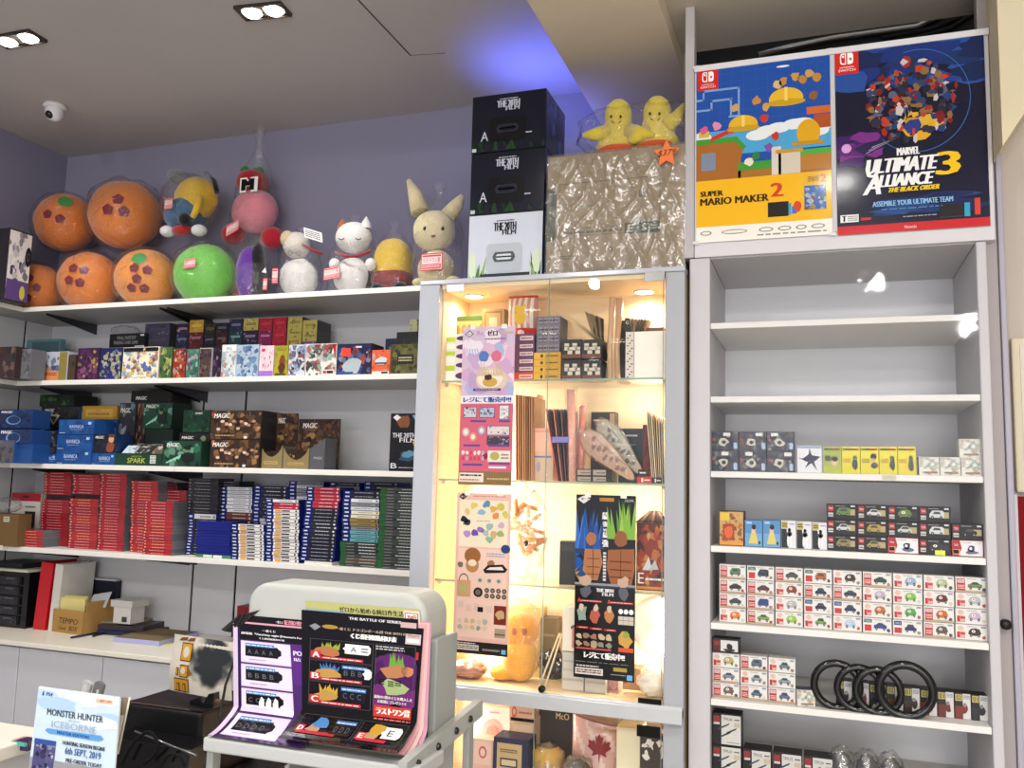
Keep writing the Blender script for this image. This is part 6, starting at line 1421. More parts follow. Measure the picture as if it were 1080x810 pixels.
def ef(m, fr):
    art(m, fr, (.02, .02, .98, .98), ['#8a2c14', '#d8581c', '#f0a040', '#2a1c18', '#c83c18', '#f8d890', '#5a2014'], 26, 93, 1)
    pol(m, fr, [(.2, .3), (.4, .5), (.52, .3)], '#d8d8dc', 5); pol(m, fr, [(.4, .3), (.6, .46), (.72, .32)], '#b8bcc4', 5.2); text(m, fr, 'E', .06, .10, .24, .26, '#f4f0ea', 6, 'card', 0, 2); fine(m, fr, .3, .14, .9, .2, '#f4f0ea', 1, 2, 6); rect(m, fr, .02, .02, .98, .06, '#d88c3c', 6)
CI('fiery red figure prize box lettered E at the right end of the third shelf', 671, 704, 552, 2.65, G3z, '#4a1a12', ef, .09)
zz_ = ZA(552, 2.65, -.47) + .0005
xa, xb = XA(671, 2.65, zz_), XA(704, 2.65, zz_)
m = MB()
for k in range(9):
    x = xa + (xb - xa) * k / 8
    m.poly([(x - .004, 2.655, zz_), (x + .004, 2.655, zz_), ((xa + xb) / 2 + .002 + (x - (xa + xb) / 2) * .3, 2.70, zz_ + .036), ((xa + xb) / 2 - .002 + (x - (xa + xb) / 2) * .3, 2.70, zz_ + .036)], ['#5a4232', '#8a6c54', '#3e2e24'][k % 3], 'matte')
m.box(xa, xb, 2.66, 2.73, zz_, zz_ + .006, '#4a382c', 'matte')
m.grid(lambda u, v: Vector((xa + (xb - xa) * u, 2.66, zz_)).lerp(Vector(((xa + xb) / 2 + (xb - xa) * .15 * (u - .5), 2.705, zz_ + .036)), v), 6, 2, '#6a5240', 'matte')
tag(m.build('brown_cone_cap'), 'brown folded fabric piled on the fiery figure box', 'fabric')
# ------------------------------------------------------------------ cabinet floor
F0 = CF + .0005
# yellow plush with button eyes and a long bagged body
Y = 2.685; t = thing('yellow_plush', 'long yellow orange bagged plush standing on the cabinet floor', 'plush toy', (XA(547, Y, F0), Y, F0))
h = P(548, 664, Y); MB().blob(h, (.058, .05, .055), '#e0982c', 'plush', 22, 16, .04, 3, 3, .85).build('head', t)
b = P(548, 700, Y); hh = (h.z - .02 - F0) / 2; MB().blob((b.x, Y, F0 + hh), (.052, .05, hh), '#e8a836', 'plush', 22, 16, .06, 3, 4, .8).build('body', t)
q = P(530, 713, Y - .01); MB().blob((q.x, Y - .01, F0 + .022), (.040, .04, .022), '#e0a030', 'plush', 14, 10, .08, 3, 4).build('foot', t)
for px in (542, 553): MB().blob(P(px, 666, Y - .05), (.010, .006, .012), '#9a5a3a', 'plush', 12, 8).build('sewn_spot', t)
MB().blob((h.x, Y, F0 + .125), (.072, .060, .125), '#ffffff', 'film', 24, 20, .10, 4, 7, .8).build('plastic_bag', t)
x0 = XA(532, 2.74, F0)
CI('pale yellow carton behind the yellow plush', 530, 570, 640, 2.755, F0, '#c0a468', None, .06)
CI('grey brown carton between the plush and the clear easel', 569, 586, 652, 2.75, F0, '#6a5a40', lambda m, fr: rect(m, fr, .1, .7, .9, .74, '#8a7858', 1), .06)
m = MB()
for k in range(2):
    a, b = P(569 + 6 * k, 712, 2.63), P(590 + 3 * k, 668, 2.70); a.z = F0 + .003
    m.tube([a, b], .003, '#d8c8a8', 'gloss', 8)
    m.tube([b, (b.x + .01, 2.76, F0 + .003)], .003, '#d8c8a8', 'gloss', 8)
tag(m.build('clear_easel'), 'thin clear easel stand with slanted legs on the cabinet floor', 'easel')
lump('dark_bag', 'dark crumpled bag behind the clear easel on the cabinet floor', 'bag', XA(584, 2.765, F0), 2.765, F0, (.045, .04, .045), 'gloss', '#2a2624', .3, 8)
layered('grey flat box on the cabinet floor', 592.5, 615.5, (687, 696.5, 706.5, 716.5, 729), 2.63, ['#b8b0a8', '#b0a8a0'], lambda m, fr, k: rect(m, fr, .04, .1, .98, .86, '#c4bcb4', 1), .09, F0)
zt_ = ZA(686.5, 2.63, -.74) + .0005
CI('tall white carton with a pink panel on the grey flat boxes', 593, 622, 641, 2.632, zt_, '#e8dccc', lambda m, fr: (rect(m, fr, .35, .08, .98, .6, '#d88078', 1), pol(m, fr, [(.3, .5), (.98, .78), (.98, .84), (.3, .56)], '#5a5048', 2)), .09)
layered('grey flat box at the front, under the dark hanging poster', 616.5, 638.5, (709, 719.5, 732), 2.63, ['#b8b0a8'], lambda m, fr, k: rect(m, fr, .04, .1, .98, .86, '#c4bcb4', 1), .09, F0)
CI('pink patterned box beside the grey flat boxes', 639, 652, 712, 2.66, F0, '#c8948c', D_art(['#c8948c', '#d8b0a4', '#b87870'], 6, 94), .08)
lump('pink_bundle', 'crumpled pink and brown bundle at the left of the cabinet floor', 'bag', XA(493, 2.66, F0), 2.66, F0, (.062, .045, .026), 'gloss', '#b88a7c', .35, 11, fq=5)
# big clear dome packs
cx = XA(694, 2.70, F0)
t = thing('dome_pack', 'large round clear plastic pack with white lining at the right', 'pack', (XA(690, 2.72, F0), 2.72, F0 + .07))
c = P(692, 660, 2.72)
MB().lathe((c.x + .004, 2.74, c.z), [(.083, .03), (.088, 0), (.075, -.02), (.05, -.032), (0, -.036)], '#f2eee4', 'gloss', 32, axis='y').build('white_tray', t)
MB().lathe((c.x + .004, 2.735, c.z), [(.092, .03), (.095, 0), (.08, -.04), (.05, -.055), (0, -.06)], '#ffffff', 'film', 32, axis='y').build('clear_dome', t)
lump('white_bag', 'white crumpled bag on the cabinet floor at the right end', 'bag', XA(690, 2.67, F0), 2.67, F0, (.05, .045, .040), 'gloss', '#eee6d8', .25, 13)
CI('brown paper pack under the round clear pack', 657, 676, 705, 2.72, F0, '#8a6848', D_art(['#8a6848', '#a07c58', '#74563c'], 6, 95), .07)

# ------------------------------------------------------------------ lower section of the cabinet
G4 = CZ - .93 + .0005
def deep(label, xl, xr, yt, Y, side, deco=None, d=.09, z0=G4, **k): return CI(label, xl, xr, yt, Y, z0, side, deco, d, **k)
deep('white carton with a pink circle, back left of the lower cabinet', 500, 536, 745, 2.73, '#ece0dc', lambda m, fr: (oval(m, fr, .5, .62, .32, .2, '#e8b0a8', 1, n=20), oval(m, fr, .5, .62, .18, .11, '#d89488', 2, n=16), fine(m, fr, .4, .9, .7, .93, '#d8706a', 1, 1, 2)))
zq = ZA(757, 2.72, -1.0)
deep('cream box with a pink print, under the small pink box', 537, 563, 757.5, 2.72, '#d8b898', lambda m, fr: (rect(m, fr, .1, .5, .9, .9, '#e4c4a8', 1), oval(m, fr, .5, .7, .12, .07, '#d07868', 2, n=14)))
deep('small pink box with a red circle, directly under the ledge', 537, 563, 742, 2.72, '#dcb09c', lambda m, fr: (oval(m, fr, .2, .5, .10, .3, '#c84c40', 1, n=14), oval(m, fr, .2, .5, .06, .18, '#dcb09c', 2, n=14), fine(m, fr, .4, .4, .9, .6, '#a86a58', 1, 2, 2)), z0=ZA(757.5, 2.72, -1.0) + .0005)
deep('pink square box with a droplet print, front left of the lower cabinet', 497.5, 519, 780, 2.65, '#e8b8a8', lambda m, fr: (rect(m, fr, .08, .45, .92, .98, '#f0c8ba', 1), oval(m, fr, .5, .72, .2, .14, '#c86a64', 2, n=14), oval(m, fr, .5, .72, .12, .09, '#f0d0c8', 3, n=14)), .06)
deep('navy box with a gold label, front of the lower cabinet', 519.5, 556, 779, 2.63, '#23264a', lambda m, fr: (rect(m, fr, .1, .3, .82, .9, '#c8a878', 1), rect(m, fr, .2, .45, .7, .62, '#3a3448', 2), rect(m, fr, .24, .48, .66, .59, '#d8c09c', 3), fine(m, fr, .2, .72, .7, .8, '#5a4a38', 2, 3, 3)), .08)
lump('navy_pouch', 'dark navy padded pouch behind the gold-labelled box', 'pouch', XA(562, 2.70, G4), 2.70, G4, (.045, .04, .055), 'matte', '#1c2038', .15, 3)
lump('gold_bag', 'clear bag with a gold band in the middle of the lower cabinet', 'bag', XA(577, 2.68, G4), 2.68, G4, (.055, .05, .072), 'wrap', '#ffffff', .2, 17,
     lambda t, c: (MB().lathe(c + Vector((0, 0, .025)), [(.046, -.03), (.048, .02), (.03, .035)], '#c89a48', 'poster', 20).build('gold_band', t), MB().blob(c + Vector((0, 0, -.03)), (.044, .04, .038), '#2a2422', 'matte', 16, 12).build('dark_contents', t)))
lump('dark_bundle', 'dark crumpled clear-wrapped bundle beside the red leaf bag', 'bag', XA(609, 2.66, G4), 2.66, G4, (.050, .045, .060), 'wrap', '#ffffff', .3, 19,
     lambda t, c: MB().blob(c, (.042, .036, .05), '#2c2522', 'matte', 16, 12, .2, 4, 2).build('dark_contents', t))
x0, x1 = XA(600, 2.70, G4), XA(649, 2.70, G4); z1 = ZA(756, 2.70, -.7)
t = thing('leaf_bag', 'pink bag with a dark red maple leaf print in the lower cabinet', 'bag', ((x0 + x1) / 2, 2.70, G4))
def lb(u, v): return (x0 + (x1 - x0) * u, 2.73 - .05 * math.sin(math.pi * u) ** .5 * (1 - .5 * v), G4 + (z1 - G4) * v - (.025 * u if v > .9 else 0))
m = MB().grid(lb, 18, 14, lambda u, v: '#e0b0a8' if (u * 3 + v * 2) % 1 < .7 else '#ecd0c8', 'gloss'); m.grid(lambda u, v: (lb(1 - u, v)[0], 2.745, lb(1 - u, v)[2]), 6, 4, '#d8a49c', 'gloss'); m.build('bag_body', t)
leaf = [(0, -1), (.08, -.35), (.62, -.5), (.5, -.22), (1, .12), (.84, .22), (.92, .55), (.55, .42), (.5, .58), (.24, .28), (.34, .82), (.16, .72), (0, 1)]
leaf = leaf + [(-x, y) for x, y in leaf[-2:0:-1]]
lf = [lb(.66 + .26 * x, .62 + .2 * y) for x, y in leaf]; ly = min(p[1] for p in lf) - .003
m = MB().poly([Vector((p[0], ly, p[2])) for p in lf], '#8a1a22', 'gloss'); m.build('leaf_print', t)
deep('dark brown sign box lettered McO behind the red leaf bag', 566, 612, 748, 2.775, '#33261e', lambda m, fr: text(m, fr, 'McO', .42, .86, .72, .95, '#e0c090', 2, 'card', 0, 2), .04)
deep('cream carton beside the patterned box in the lower cabinet', 649.5, 674.5, 768, 2.66, '#eadab4', lambda m, fr: rect(m, fr, .04, .02, .96, .97, '#f2e4c0', 1), .1)
def pat(m, fr):
    rg = random.Random(2)
    for k in range(9): oval(m, fr, rg.random(), .72 + rg.random() * .2, .12, .05, '#ece4d8', 1 + k * .05, rag=.6, box=(.02, .64, .98, .95), rng=rg)
    pol(m, fr, [(.12, .5), (.24, .56), (.32, .5), (.22, .44)], '#e0c8a8', 2); rect(m, fr, .4, .46, .9, .54, '#c89058', 2); rect(m, fr, .2, .2, .8, .3, '#e8dcc8', 2)
deep('dark brown box with white patterned top at the right of the lower cabinet', 675, 702, 776, 2.65, '#3a261e', pat, .1)

# ------------------------------------------------------------------ posters taped on the glass doors
def door_poster(label, xl, xr, yt, yb, deco, col, tilt=0):
    Y = 2.5705; ym = (yt + yb) / 2; z1 = ZA(yt, Y, -.9 if xl < 560 else -.68); z0 = ZA(yb, Y, -.9 if xl < 560 else -.68); x0, x1 = XA(xl, Y, (z0 + z1) / 2), XA(xr, Y, (z0 + z1) / 2)
    t = thing('shop_poster', label, 'poster', ((x0 + x1) / 2, Y, z0)); fr = front(x0, x1, Y - .0008, z0, z1)
    m = MB().box(x0, x1, Y - .0006, Y, z0, z1, col, 'poster'); deco(m, fr); m.build('paper', t)
    for u in (.2, .8): p = fr.at(u, 1, 7); MB().box(p.x - .009, p.x + .009, p.y - .0003, p.y + .0005, p.z - .008, p.z + .006, '#e8e4dc', 'gloss').build('tape', t)
def pd1(m, fr):
    rg = random.Random(21); L = 'poster'
    rect(m, fr, 0, .55, 1, 1, '#cdb8cc', .6, L)
    for k in range(40): oval(m, fr, rg.random(), .58 + .4 * rg.random(), .16, .05, rg.choice(['#dcc8d8', '#b89cc0', '#c8a4c4', '#e4d4dc', '#a8b0d4', '#d4b0c8', '#e0d8e0']), .8 + k * .02, L, 9, .3, (0, .55, 1, 1), rg)
    for k in range(5): pol(m, fr, [(.08 + .05 * k, .86), (.10 + .05 * k, .86), (.18 + .06 * k, .70)], '#9aa8d8', 2, L)
    # cream swirl with a plain bowl and two pom-poms
    oval(m, fr, .58, .66, .30, .075, '#d8c4b0', 2, L, 24); oval(m, fr, .55, .665, .24, .055, '#e8dcc8', 2.3, L, 24)
    for k in range(10): pol(m, fr, [(.30 + .05 * k, .69), (.34 + .045 * k, .75 + .03 * math.sin(k)), (.36 + .05 * k, .68)], '#cdb698', 2.5 + k * .05, L)
    oval(m, fr, .55, .645, .14, .03, '#c8a050', 3.2, L, 18); oval(m, fr, .52, .675, .08, .02, '#4a3430', 3.4, L, 10, .2, None, rg)
    oval(m, fr, .42, .81, .10, .035, '#5a78b8', 3, L, 16, .08, None, rg); oval(m, fr, .66, .81, .10, .035, '#d07088', 3, L, 16, .08, None, rg)
    pol(m, fr, [(.04, .955), (.13, .98), (.22, .955), (.13, .935)], '#3a3440', 3, L); pol(m, fr, [(.06, .955), (.13, .973), (.20, .955), (.13, .94)], '#e0d4dc', 3.4, L); text(m, fr, '一番くじ', .07, .949, .19, .962, '#2a2430', 4, L)
    text(m, fr, 'Re:', .28, .945, .42, .975, '#b080b8', 3, L); text(m, fr, 'ゼロ', .47, .94, .66, .975, '#1c1820', 4, L, 0, 3); fine(m, fr, .44, .915, .82, .926, '#2c2630', 1, 3, 4, L); rect(m, fr, .76, .95, .97, .965, '#b8b498', 3, L)
    rect(m, fr, .24, .635 - .045, .76, .605, '#4a3c78', 4, L); fine(m, fr, .28, .593, .70, .602, '#c8c0e0', 1, 4, 5, L)
    rect(m, fr, 0, .51, 1, .56, '#e8e0e4', 3, L); text(m, fr, 'レジにて販売中!!', .05, .517, .95, .552, '#2a52a0', 5, L, 0, 4)
    rect(m, fr, 0, .085, 1, .508, '#cf6478', 3, L)
    for u0, v0, u1, v1, c in ((.06, .42, .32, .49, '#c8c4cc'), (.37, .42, .66, .487, '#b0b8d0'), (.74, .41, .93, .50, '#e0dcd8'), (.52, .31, .95, .37, '#d8ccc8'), (.52, .25, .95, .305, '#4a4450')):
        rect(m, fr, u0, v0, u1, v1, '#7a4a6c', 3.8, L); art(m, fr, (u0 + .012, v0 + .004, u1 - .012, v1 - .004), [c, '#8a9cc8', '#d8d4d8', '#4a4450', '#e8e4e4'], 9, int(u0 * 90), 4.2, L)
    for u, v, c in ((.12, .33, '#c8b8a8'), (.26, .30, '#d89070'), (.42, .34, '#98a4c0')): oval(m, fr, u, v, .07, .028, c, 4, L, 14); oval(m, fr, u, v, .04, .016, '#e8dcd4', 4.5, L, 12)
    for r_ in range(2):
        for k in range(6): oval(m, fr, .08 + .075 * k, .20 - .035 * r_ + (.0), .03, .014, rg.choice(['#e8d4d0', '#c84a60', '#f0e4e0', '#b8a0b8']), 4 + .02 * k, L, 8, .2, None, rg)
    oval(m, fr, .5, .18, .05, .02, '#8a2c40', 4, L); rect(m, fr, .55, .145, .97, .215, '#e4dcc8', 4, L); oval(m, fr, .68, .182, .09, .026, '#b0a868', 4.6, L, 14); fine(m, fr, .8, .16, .94, .2, '#7a7468', 2, 2, 5, L)
    for u0, u1, v in ((.2, .5, .393), (.74, .95, .393), (.08, .4, .24), (.55, .95, .24), (.08, .45, .12), (.58, .96, .13)): rect(m, fr, u0, v, u1, v + .012, '#5a4c94', 4, L)
    rect(m, fr, .57, .105, .90, .118, '#e0dce8', 4.4, L)
    rect(m, fr, 0, 0, 1, .084, '#8a7048', 3, L); rect(m, fr, .02, .018, .48, .075, '#e8dcd0', 4, L); fine(m, fr, .04, .05, .44, .07, '#3a2c28', 1, 2, 5, L); fine(m, fr, .04, .024, .40, .04, '#c04a3c', 1, 3, 5, L); fine(m, fr, .55, .03, .96, .05, '#c8b490', 1, 4, 5, L)
door_poster('pink and lilac tall shop poster on the upper left glass door', 486, 541.5, 343.5, 512.5, pd1, '#d8c8d4')
def pd2(m, fr):
    rg = random.Random(31); L = 'poster'
    rect(m, fr, 0, 0, 1, 1, '#e4b8ac', .6, L); rect(m, fr, .05, .66, .95, .955, '#e8dcc0', 1, L); rect(m, fr, .05, .1, .95, .65, '#ecc8b8', 1, L)
    for u, v, c in ((.2, .88, '#e0b878'), (.32, .92, '#d8c468'), (.46, .88, '#8cb0c8'), (.55, .93, '#5a8ca8'), (.68, .90, '#d8a858'), (.82, .92, '#c8b850'), (.9, .87, '#d0c060'), (.15, .83, '#2c2c34'), (.2, .81, '#3a3a44'), (.2, .74, '#b088c0'), (.36, .75, '#6a54a0'),
                    (.44, .77, '#8a70b8'), (.55, .75, '#a8b8b8'), (.62, .79, '#9ab0b0'), (.7, .74, '#c8a878'), (.82, .75, '#9cae68'), (.62, .71, '#90b090'), (.72, .86, '#d88c4c'), (.84, .80, '#c8a8c0')):
        oval(m, fr, u, v, .065, .022, c, 2, L, 9, .3, None, rg)
    fine(m, fr, .38, .82, .62, .828, '#a08870', 1, 2, 2, L)
    pol(m, fr, [(.03, .975), (.11, .998), (.19, .975), (.11, .955)], '#2c2420', 2, L); text(m, fr, '一番くじ', .05, .969, .17, .981, '#f0e4dc', 3, L); fine(m, fr, .3, .975, .9, .985, '#c87c70', 1, 2, 2, L)
    # plain brown tote-bear shape, cushions, bags, badges
    oval(m, fr, .32, .605, .15, .05, '#9a6238', 3, L, 18); oval(m, fr, .32, .545, .12, .045, '#b88454', 2.8, L, 18); oval(m, fr, .32, .56, .08, .022, '#e8d8b8', 3.2, L, 14)
    oval(m, fr, .92, .655, .085, .027, '#2a3c78', 3, L, 16); fine(m, fr, .58, .60, .92, .63, '#9aa8c0', 2, 3, 3, L); oval(m, fr, .66, .565, .07, .02, '#a8704a', 3, L, 10, .2, None, rg)
    pol(m, fr, [(.52, .52), (.60, .55), (.88, .56), (.96, .53), (.92, .51), (.56, .50)], '#2a2420', 3, L); pol(m, fr, [(.58, .522), (.64, .538), (.86, .545), (.9, .525)], '#e0dcd4', 3.5, L)
    oval(m, fr, .1, .545, .05, .02, '#7a6a58', 3, L, 9, .2, None, rg)
    for a in range(12):
        p, q = a * math.pi / 12, (a + 1) * math.pi / 12
        pol(m, fr, [(.17 + .075 * math.cos(p), .45 + .035 * math.sin(p)), (.17 + .09 * math.cos(p), .45 + .042 * math.sin(p)), (.17 + .09 * math.cos(q), .45 + .042 * math.sin(q)), (.17 + .075 * math.cos(q), .45 + .035 * math.sin(q))], '#4a3a34', 3, L)
    rect(m, fr, .05, .35, .30, .45, '#c8a070', 3, L); oval(m, fr, .17, .40, .07, .02, '#a8b078', 3.5, L, 8, .3, None, rg)
    for k in range(3): oval(m, fr, .47 + .17 * k, .455, .06, .02, '#d8ccc0', 3, L, 12); oval(m, fr, .47 + .17 * k, .455, .035, .012, '#8a7c74', 3.4, L, 10)
    oval(m, fr, .44, .38, .085, .030, '#2a2624', 3, L, 18); oval(m, fr, .44, .38, .05, .018, '#6a645c', 3.4, L, 14)
    for r_ in range(2):
        for k in range(4): oval(m, fr, .60 + .105 * k, .395 - .034 * r_, .042, .015, '#26221f', 3, L, 14); oval(m, fr, .60 + .105 * k, .395 - .034 * r_, .025, .009, '#8a8478', 3.4, L, 12)
    for k, (u, v) in enumerate(((.08, .30), (.22, .28), (.37, .29), (.60, .28))): rect(m, fr, u, v - .02, u + .1, v + .02, '#dcc0b4', 3, L)
    rect(m, fr, .44, .26, .54, .29, '#1c1a1c', 3.4, L); rect(m, fr, .74, .19, .96, .305, '#7a2a20', 3, L); oval(m, fr, .85, .25, .08, .03, '#c8a078', 3.5, L, 10, .2, None, rg)
    for r_ in range(2):
        for k in range(5): oval(m, fr, .12 + .115 * k, .20 - .04 * r_, .045, .016, rg.choice(['#c8b48c', '#a8b0a0', '#d8c4a8', '#90988c']), 3 + .01 * k, L, 9, .25, None, rg)
    rect(m, fr, .76, .11, .95, .165, '#a8947c', 3, L); rect(m, fr, .76, .125, .95, .135, '#6a5c50', 3.4, L)
    rect(m, fr, 0, 0, 1, .075, '#1e1816', 3, L); rect(m, fr, .02, .022, .48, .055, '#d8ccc4', 4, L); fine(m, fr, .04, .028, .46, .05, '#2a2220', 2, 2, 5, L); fine(m, fr, .03, .058, .42, .07, '#e0d8d0', 1, 3, 5, L); fine(m, fr, .55, .025, .86, .038, '#c8beb8', 2, 4, 5, L); rect(m, fr, .89, .014, .97, .04, '#6ab0d8', 4, L)
door_poster('pale pink shop poster with many small goods on the lower left glass door', 480, 537.5, 521, 693, pd2, '#e4b8ac')
def pd3(m, fr):
    rg = random.Random(41); L = 'poster'
    rect(m, fr, 0, 0, 1, 1, '#0e0c10', .6, L)
    rect(m, fr, 0, .5, 1, 1, '#16161e', .8, L)
    # two tall flame bursts, blue and green, over tan shield shapes
    for k in range(16): u = rg.uniform(.02, .44); pol(m, fr, [(u - .05, .70), (u + .05, .70), (min(max(u + rg.uniform(-.10, .10), .01), .46), rg.uniform(.84, .97))], rg.choice(['#1c4f9c', '#2a68b8', '#153a78', '#3a7cc8']), 1.5 + k * .03, L)
    for k in range(18): u = rg.uniform(.55, .96); pol(m, fr, [(u - .05, .76), (u + .05, .76), (min(max(u + rg.uniform(-.10, .10), .5), .99), rg.uniform(.88, .985))], rg.choice(['#5a8a2c', '#7aa83c', '#3c641e', '#98b850']), 1.5 + k * .03, L)
    for k in range(12): oval(m, fr, rg.uniform(.0, .22), rg.uniform(.54, .72), .09, .03, rg.choice(['#1c4f9c', '#244a80', '#a88430', '#183060']), 1.4 + k * .03, L, 7, .4, (0, .5, .4, .8), rg)
    pol(m, fr, [(.16, .70), (.42, .70), (.46, .63), (.38, .53), (.22, .53), (.14, .62)], '#a86c44', 2.2, L); pol(m, fr, [(.55, .70), (.98, .71), (.99, .60), (.94, .515), (.60, .515), (.53, .60)], '#94582f', 2.2, L)
    for a, b, c in ((.30, .54, .70), (.76, .52, .70)): rect(m, fr, a - .006, b, a + .006, c, '#5c3018', 2.8, L)
    for v in (.56, .60, .645): rect(m, fr, .20, v, .41, v + .005, '#6a3a20', 2.8, L); rect(m, fr, .58, v - .01, .94, v - .004, '#54290f', 2.8, L)
    oval(m, fr, .27, .755, .09, .038, '#a06840', 3, L, 10, .1, None, rg); oval(m, fr, .76, .765, .11, .045, '#8c5430', 3, L, 10, .1, None, rg)
    text(m, fr, '最', .44, .865, .53, .905, '#e8e4e0', 5, L, 0, 4); text(m, fr, '強', .455, .825, .525, .855, '#e8e4e0', 5, L, 0, 3); text(m, fr, 'VS', .46, .80, .52, .815, '#e8e4e0', 5, L, 0, 2); text(m, fr, '最', .455, .765, .525, .795, '#e8e4e0', 5, L, 0, 3); text(m, fr, '強', .45, .715, .54, .755, '#e8e4e0', 5, L, 0, 4)
    for k in range(9): rect(m, fr, .47, .53 + .018 * k, .52, .542 + .018 * k, '#d0ccc8', 5, L)
    pol(m, fr, [(.02, .975), (.13, .995), (.24, .975), (.13, .95)], '#e0dcd8', 4, L); text(m, fr, '一番くじ', .04, .969, .22, .984, '#141014', 5, L); text(m, fr, 'THE 20TH', .82, .965, .96, .98, '#c8c8c8', 4, L); rect(m, fr, .4, .965, .64, .985, '#a87c28', 4, L)
    rect(m, fr, 0, .495, 1, .515, '#8a9098', 4, L); rect(m, fr, 0, .495, 1, .503, '#3a3c40', 4.4, L)
    for u in (.18, .82): oval(m, fr, u, .53, .09, .03, '#c0a088', 4.6, L, 9, .3, None, rg); oval(m, fr, u, .465, .08, .035, '#5a5a64', 3, L, 9, .3, None, rg)
    text(m, fr, 'THE 20TH', .36, .468, .64, .487, '#e4e4e4', 4, L, 0, 3); text(m, fr, 'FILM', .46, .448, .64, .464, '#e4e4e4', 4, L, 0, 2)
    for u0, u1, v in ((.06, .46, .41), (.56, .97, .41), (.04, .24, .265), (.26, .47, .262), (.5, .7, .26)): rect(m, fr, u0, v, u1, v + .012, '#a82c2c', 3, L); fine(m, fr, u0 + .05, v + .003, u1 - .02, v + .009, '#f0dcd8', 1, 3, 4, L)
    text(m, fr, 'A', .05, .408, .10, .43, '#e0443c', 4, L, 0, 2); text(m, fr, 'A', .55, .408, .60, .43, '#e0443c', 4, L, 0, 2)
    for u, c in ((.12, '#8a9c90'), (.36, '#b05a44'), (.58, '#b87a44')): oval(m, fr, u, .345, .085, .045, c, 3, L, 9, .35, None, rg); oval(m, fr, u, .38, .04, .02, '#c8b49c', 3.4, L, 9, .2, None, rg)
    for k in range(3): oval(m, fr, .77 + .085 * k, .37, .038, .014, '#ecebe8', 3, L, 14)
    rect(m, fr, .73, .30, .98, .345, '#c8c0b0', 3, L); rect(m, fr, .73, .322, .98, .325, '#7a746c', 3.4, L); rect(m, fr, .81, .30, .815, .345, '#7a746c', 3.4, L); rect(m, fr, .895, .30, .9, .345, '#7a746c', 3.4, L)
    for r_ in range(2):
        for k in range(5): oval(m, fr, .08 + .125 * k, .225 - .042 * r_, .055, .016, rg.choice(['#a89880', '#8a8478', '#c0ac90', '#98705c']), 3 + .01 * k, L, 8, .35, None, rg)
    rect(m, fr, .04, .155, .62, .163, '#c05048', 3, L)
    oval(m, fr, .86, .215, .10, .045, '#c89a48', 3, L, 9, .35, None, rg); oval(m, fr, .86, .25, .05, .02, '#8aa048', 3.4, L, 9, .2, None, rg); rect(m, fr, .74, .155, .98, .178, '#d05034', 4, L)
    text(m, fr, 'レジにて販売中!!', .17, .108, .83, .143, '#f0eeec', 4, L, 0, 4)
    fine(m, fr, .03, .085, .9, .09, '#8a8684', 1, 2, 3, L); rect(m, fr, .03, .02, .49, .055, '#d8ccc4', 4, L); fine(m, fr, .05, .026, .46, .05, '#2a2220', 2, 2, 5, L); fine(m, fr, .05, .06, .42, .072, '#e0d8d0', 1, 3, 5, L); rect(m, fr, .66, .05, .88, .07, '#a89438', 4, L); fine(m, fr, .62, .028, .86, .036, '#a8a4a0', 1, 4, 5, L); rect(m, fr, .88, .008, .97, .036, '#6ab0d8', 4, L)
door_poster('black shop poster with blue and green flames on the right glass door', 606.5, 670, 521.5, 714, pd3, '#0e0c10')
# ================================================================== RIGHT-HAND UNIT: contents
UF = UY + .035
def UB_(name, label, cat, group, xl, xr, yt, z0, side, deco, d=.06, Y=UF, z1=None, **k):
    return carton(name, label, cat, group, xl, xr, yt, Y, d, z0 + .0004, side, deco, z1=z1, **k)
# --- third shelf from the top
z0 = US[2]
def navy(m, fr, seed):
    art(m, fr, (.015, .02, .985, .98), ['#20243c', '#3a3c48', '#8a8c90', '#b8b4a4', '#141828', '#5a5c6c', '#6a4a38'], 22, seed, 1, 'card', .22)
    rg = random.Random(seed); u = .1 + rg.random() * .55; rect(m, fr, u, .75, u + .26, .92, '#d8d8d0', 5); rect(m, fr, .82, .08, .95, .40, '#9fb4d8', 5); rect(m, fr, .04, .5, .14, .62, '#a84038', 5); oval(m, fr, .45, .42, .18, .2, '#c0bcac', 5, n=9, rag=.25, rng=rg); oval(m, fr, .46, .42, .08, .1, '#2a2c38', 5.5, n=10)
zt = ZA(455, UF, -.2); zm = ZA(475, UF, -.2)
for r_ in range(2):
    for k in range(3):
        xl, xr = [(750.5, 779), (779.5, 808.5), (809, 838)][k]
        UB_('model_box', 'navy model kit box, %s %s of the block of six' % (['bottom', 'top'][r_], ['left', 'middle', 'right'][k]), 'box', 'navy model kit boxes', xl, xr, 0, z0 if r_ == 0 else zm, '#1a1f38', lambda m, fr, s=r_ * 3 + k + 50: navy(m, fr, s), .07, z1=zm if r_ == 0 else zt, right='#3a4048')
def robot(m, fr):
    rect(m, fr, .02, .02, .98, .98, '#dcdce0', 1); rect(m, fr, .02, .9, .98, .98, '#8a98b8', 2)
    for a, b, c in (((.2, .5), (.5, .7), (.4, .4)), ((.5, .9), (.62, .6), (.45, .55)), ((.95, .6), (.55, .65), (.6, .35)), ((.3, .15), (.5, .5), (.6, .4)), ((.8, .1), (.5, .45), (.65, .5)), ((.0, .55), (.45, .5), (.4, .42))): pol(m, fr, [tuple(min(max(q, .03), .97) for q in p) for p in (a, b, c)], '#232c50', 3)
    oval(m, fr, .54, .5, .14, .16, '#1b2240', 4, n=8, rag=.2)
UB_('model_box', 'white model box with a dark blue winged machine', 'box', None, 841, 867, 470, z0, '#ccd0d6', robot, .05)
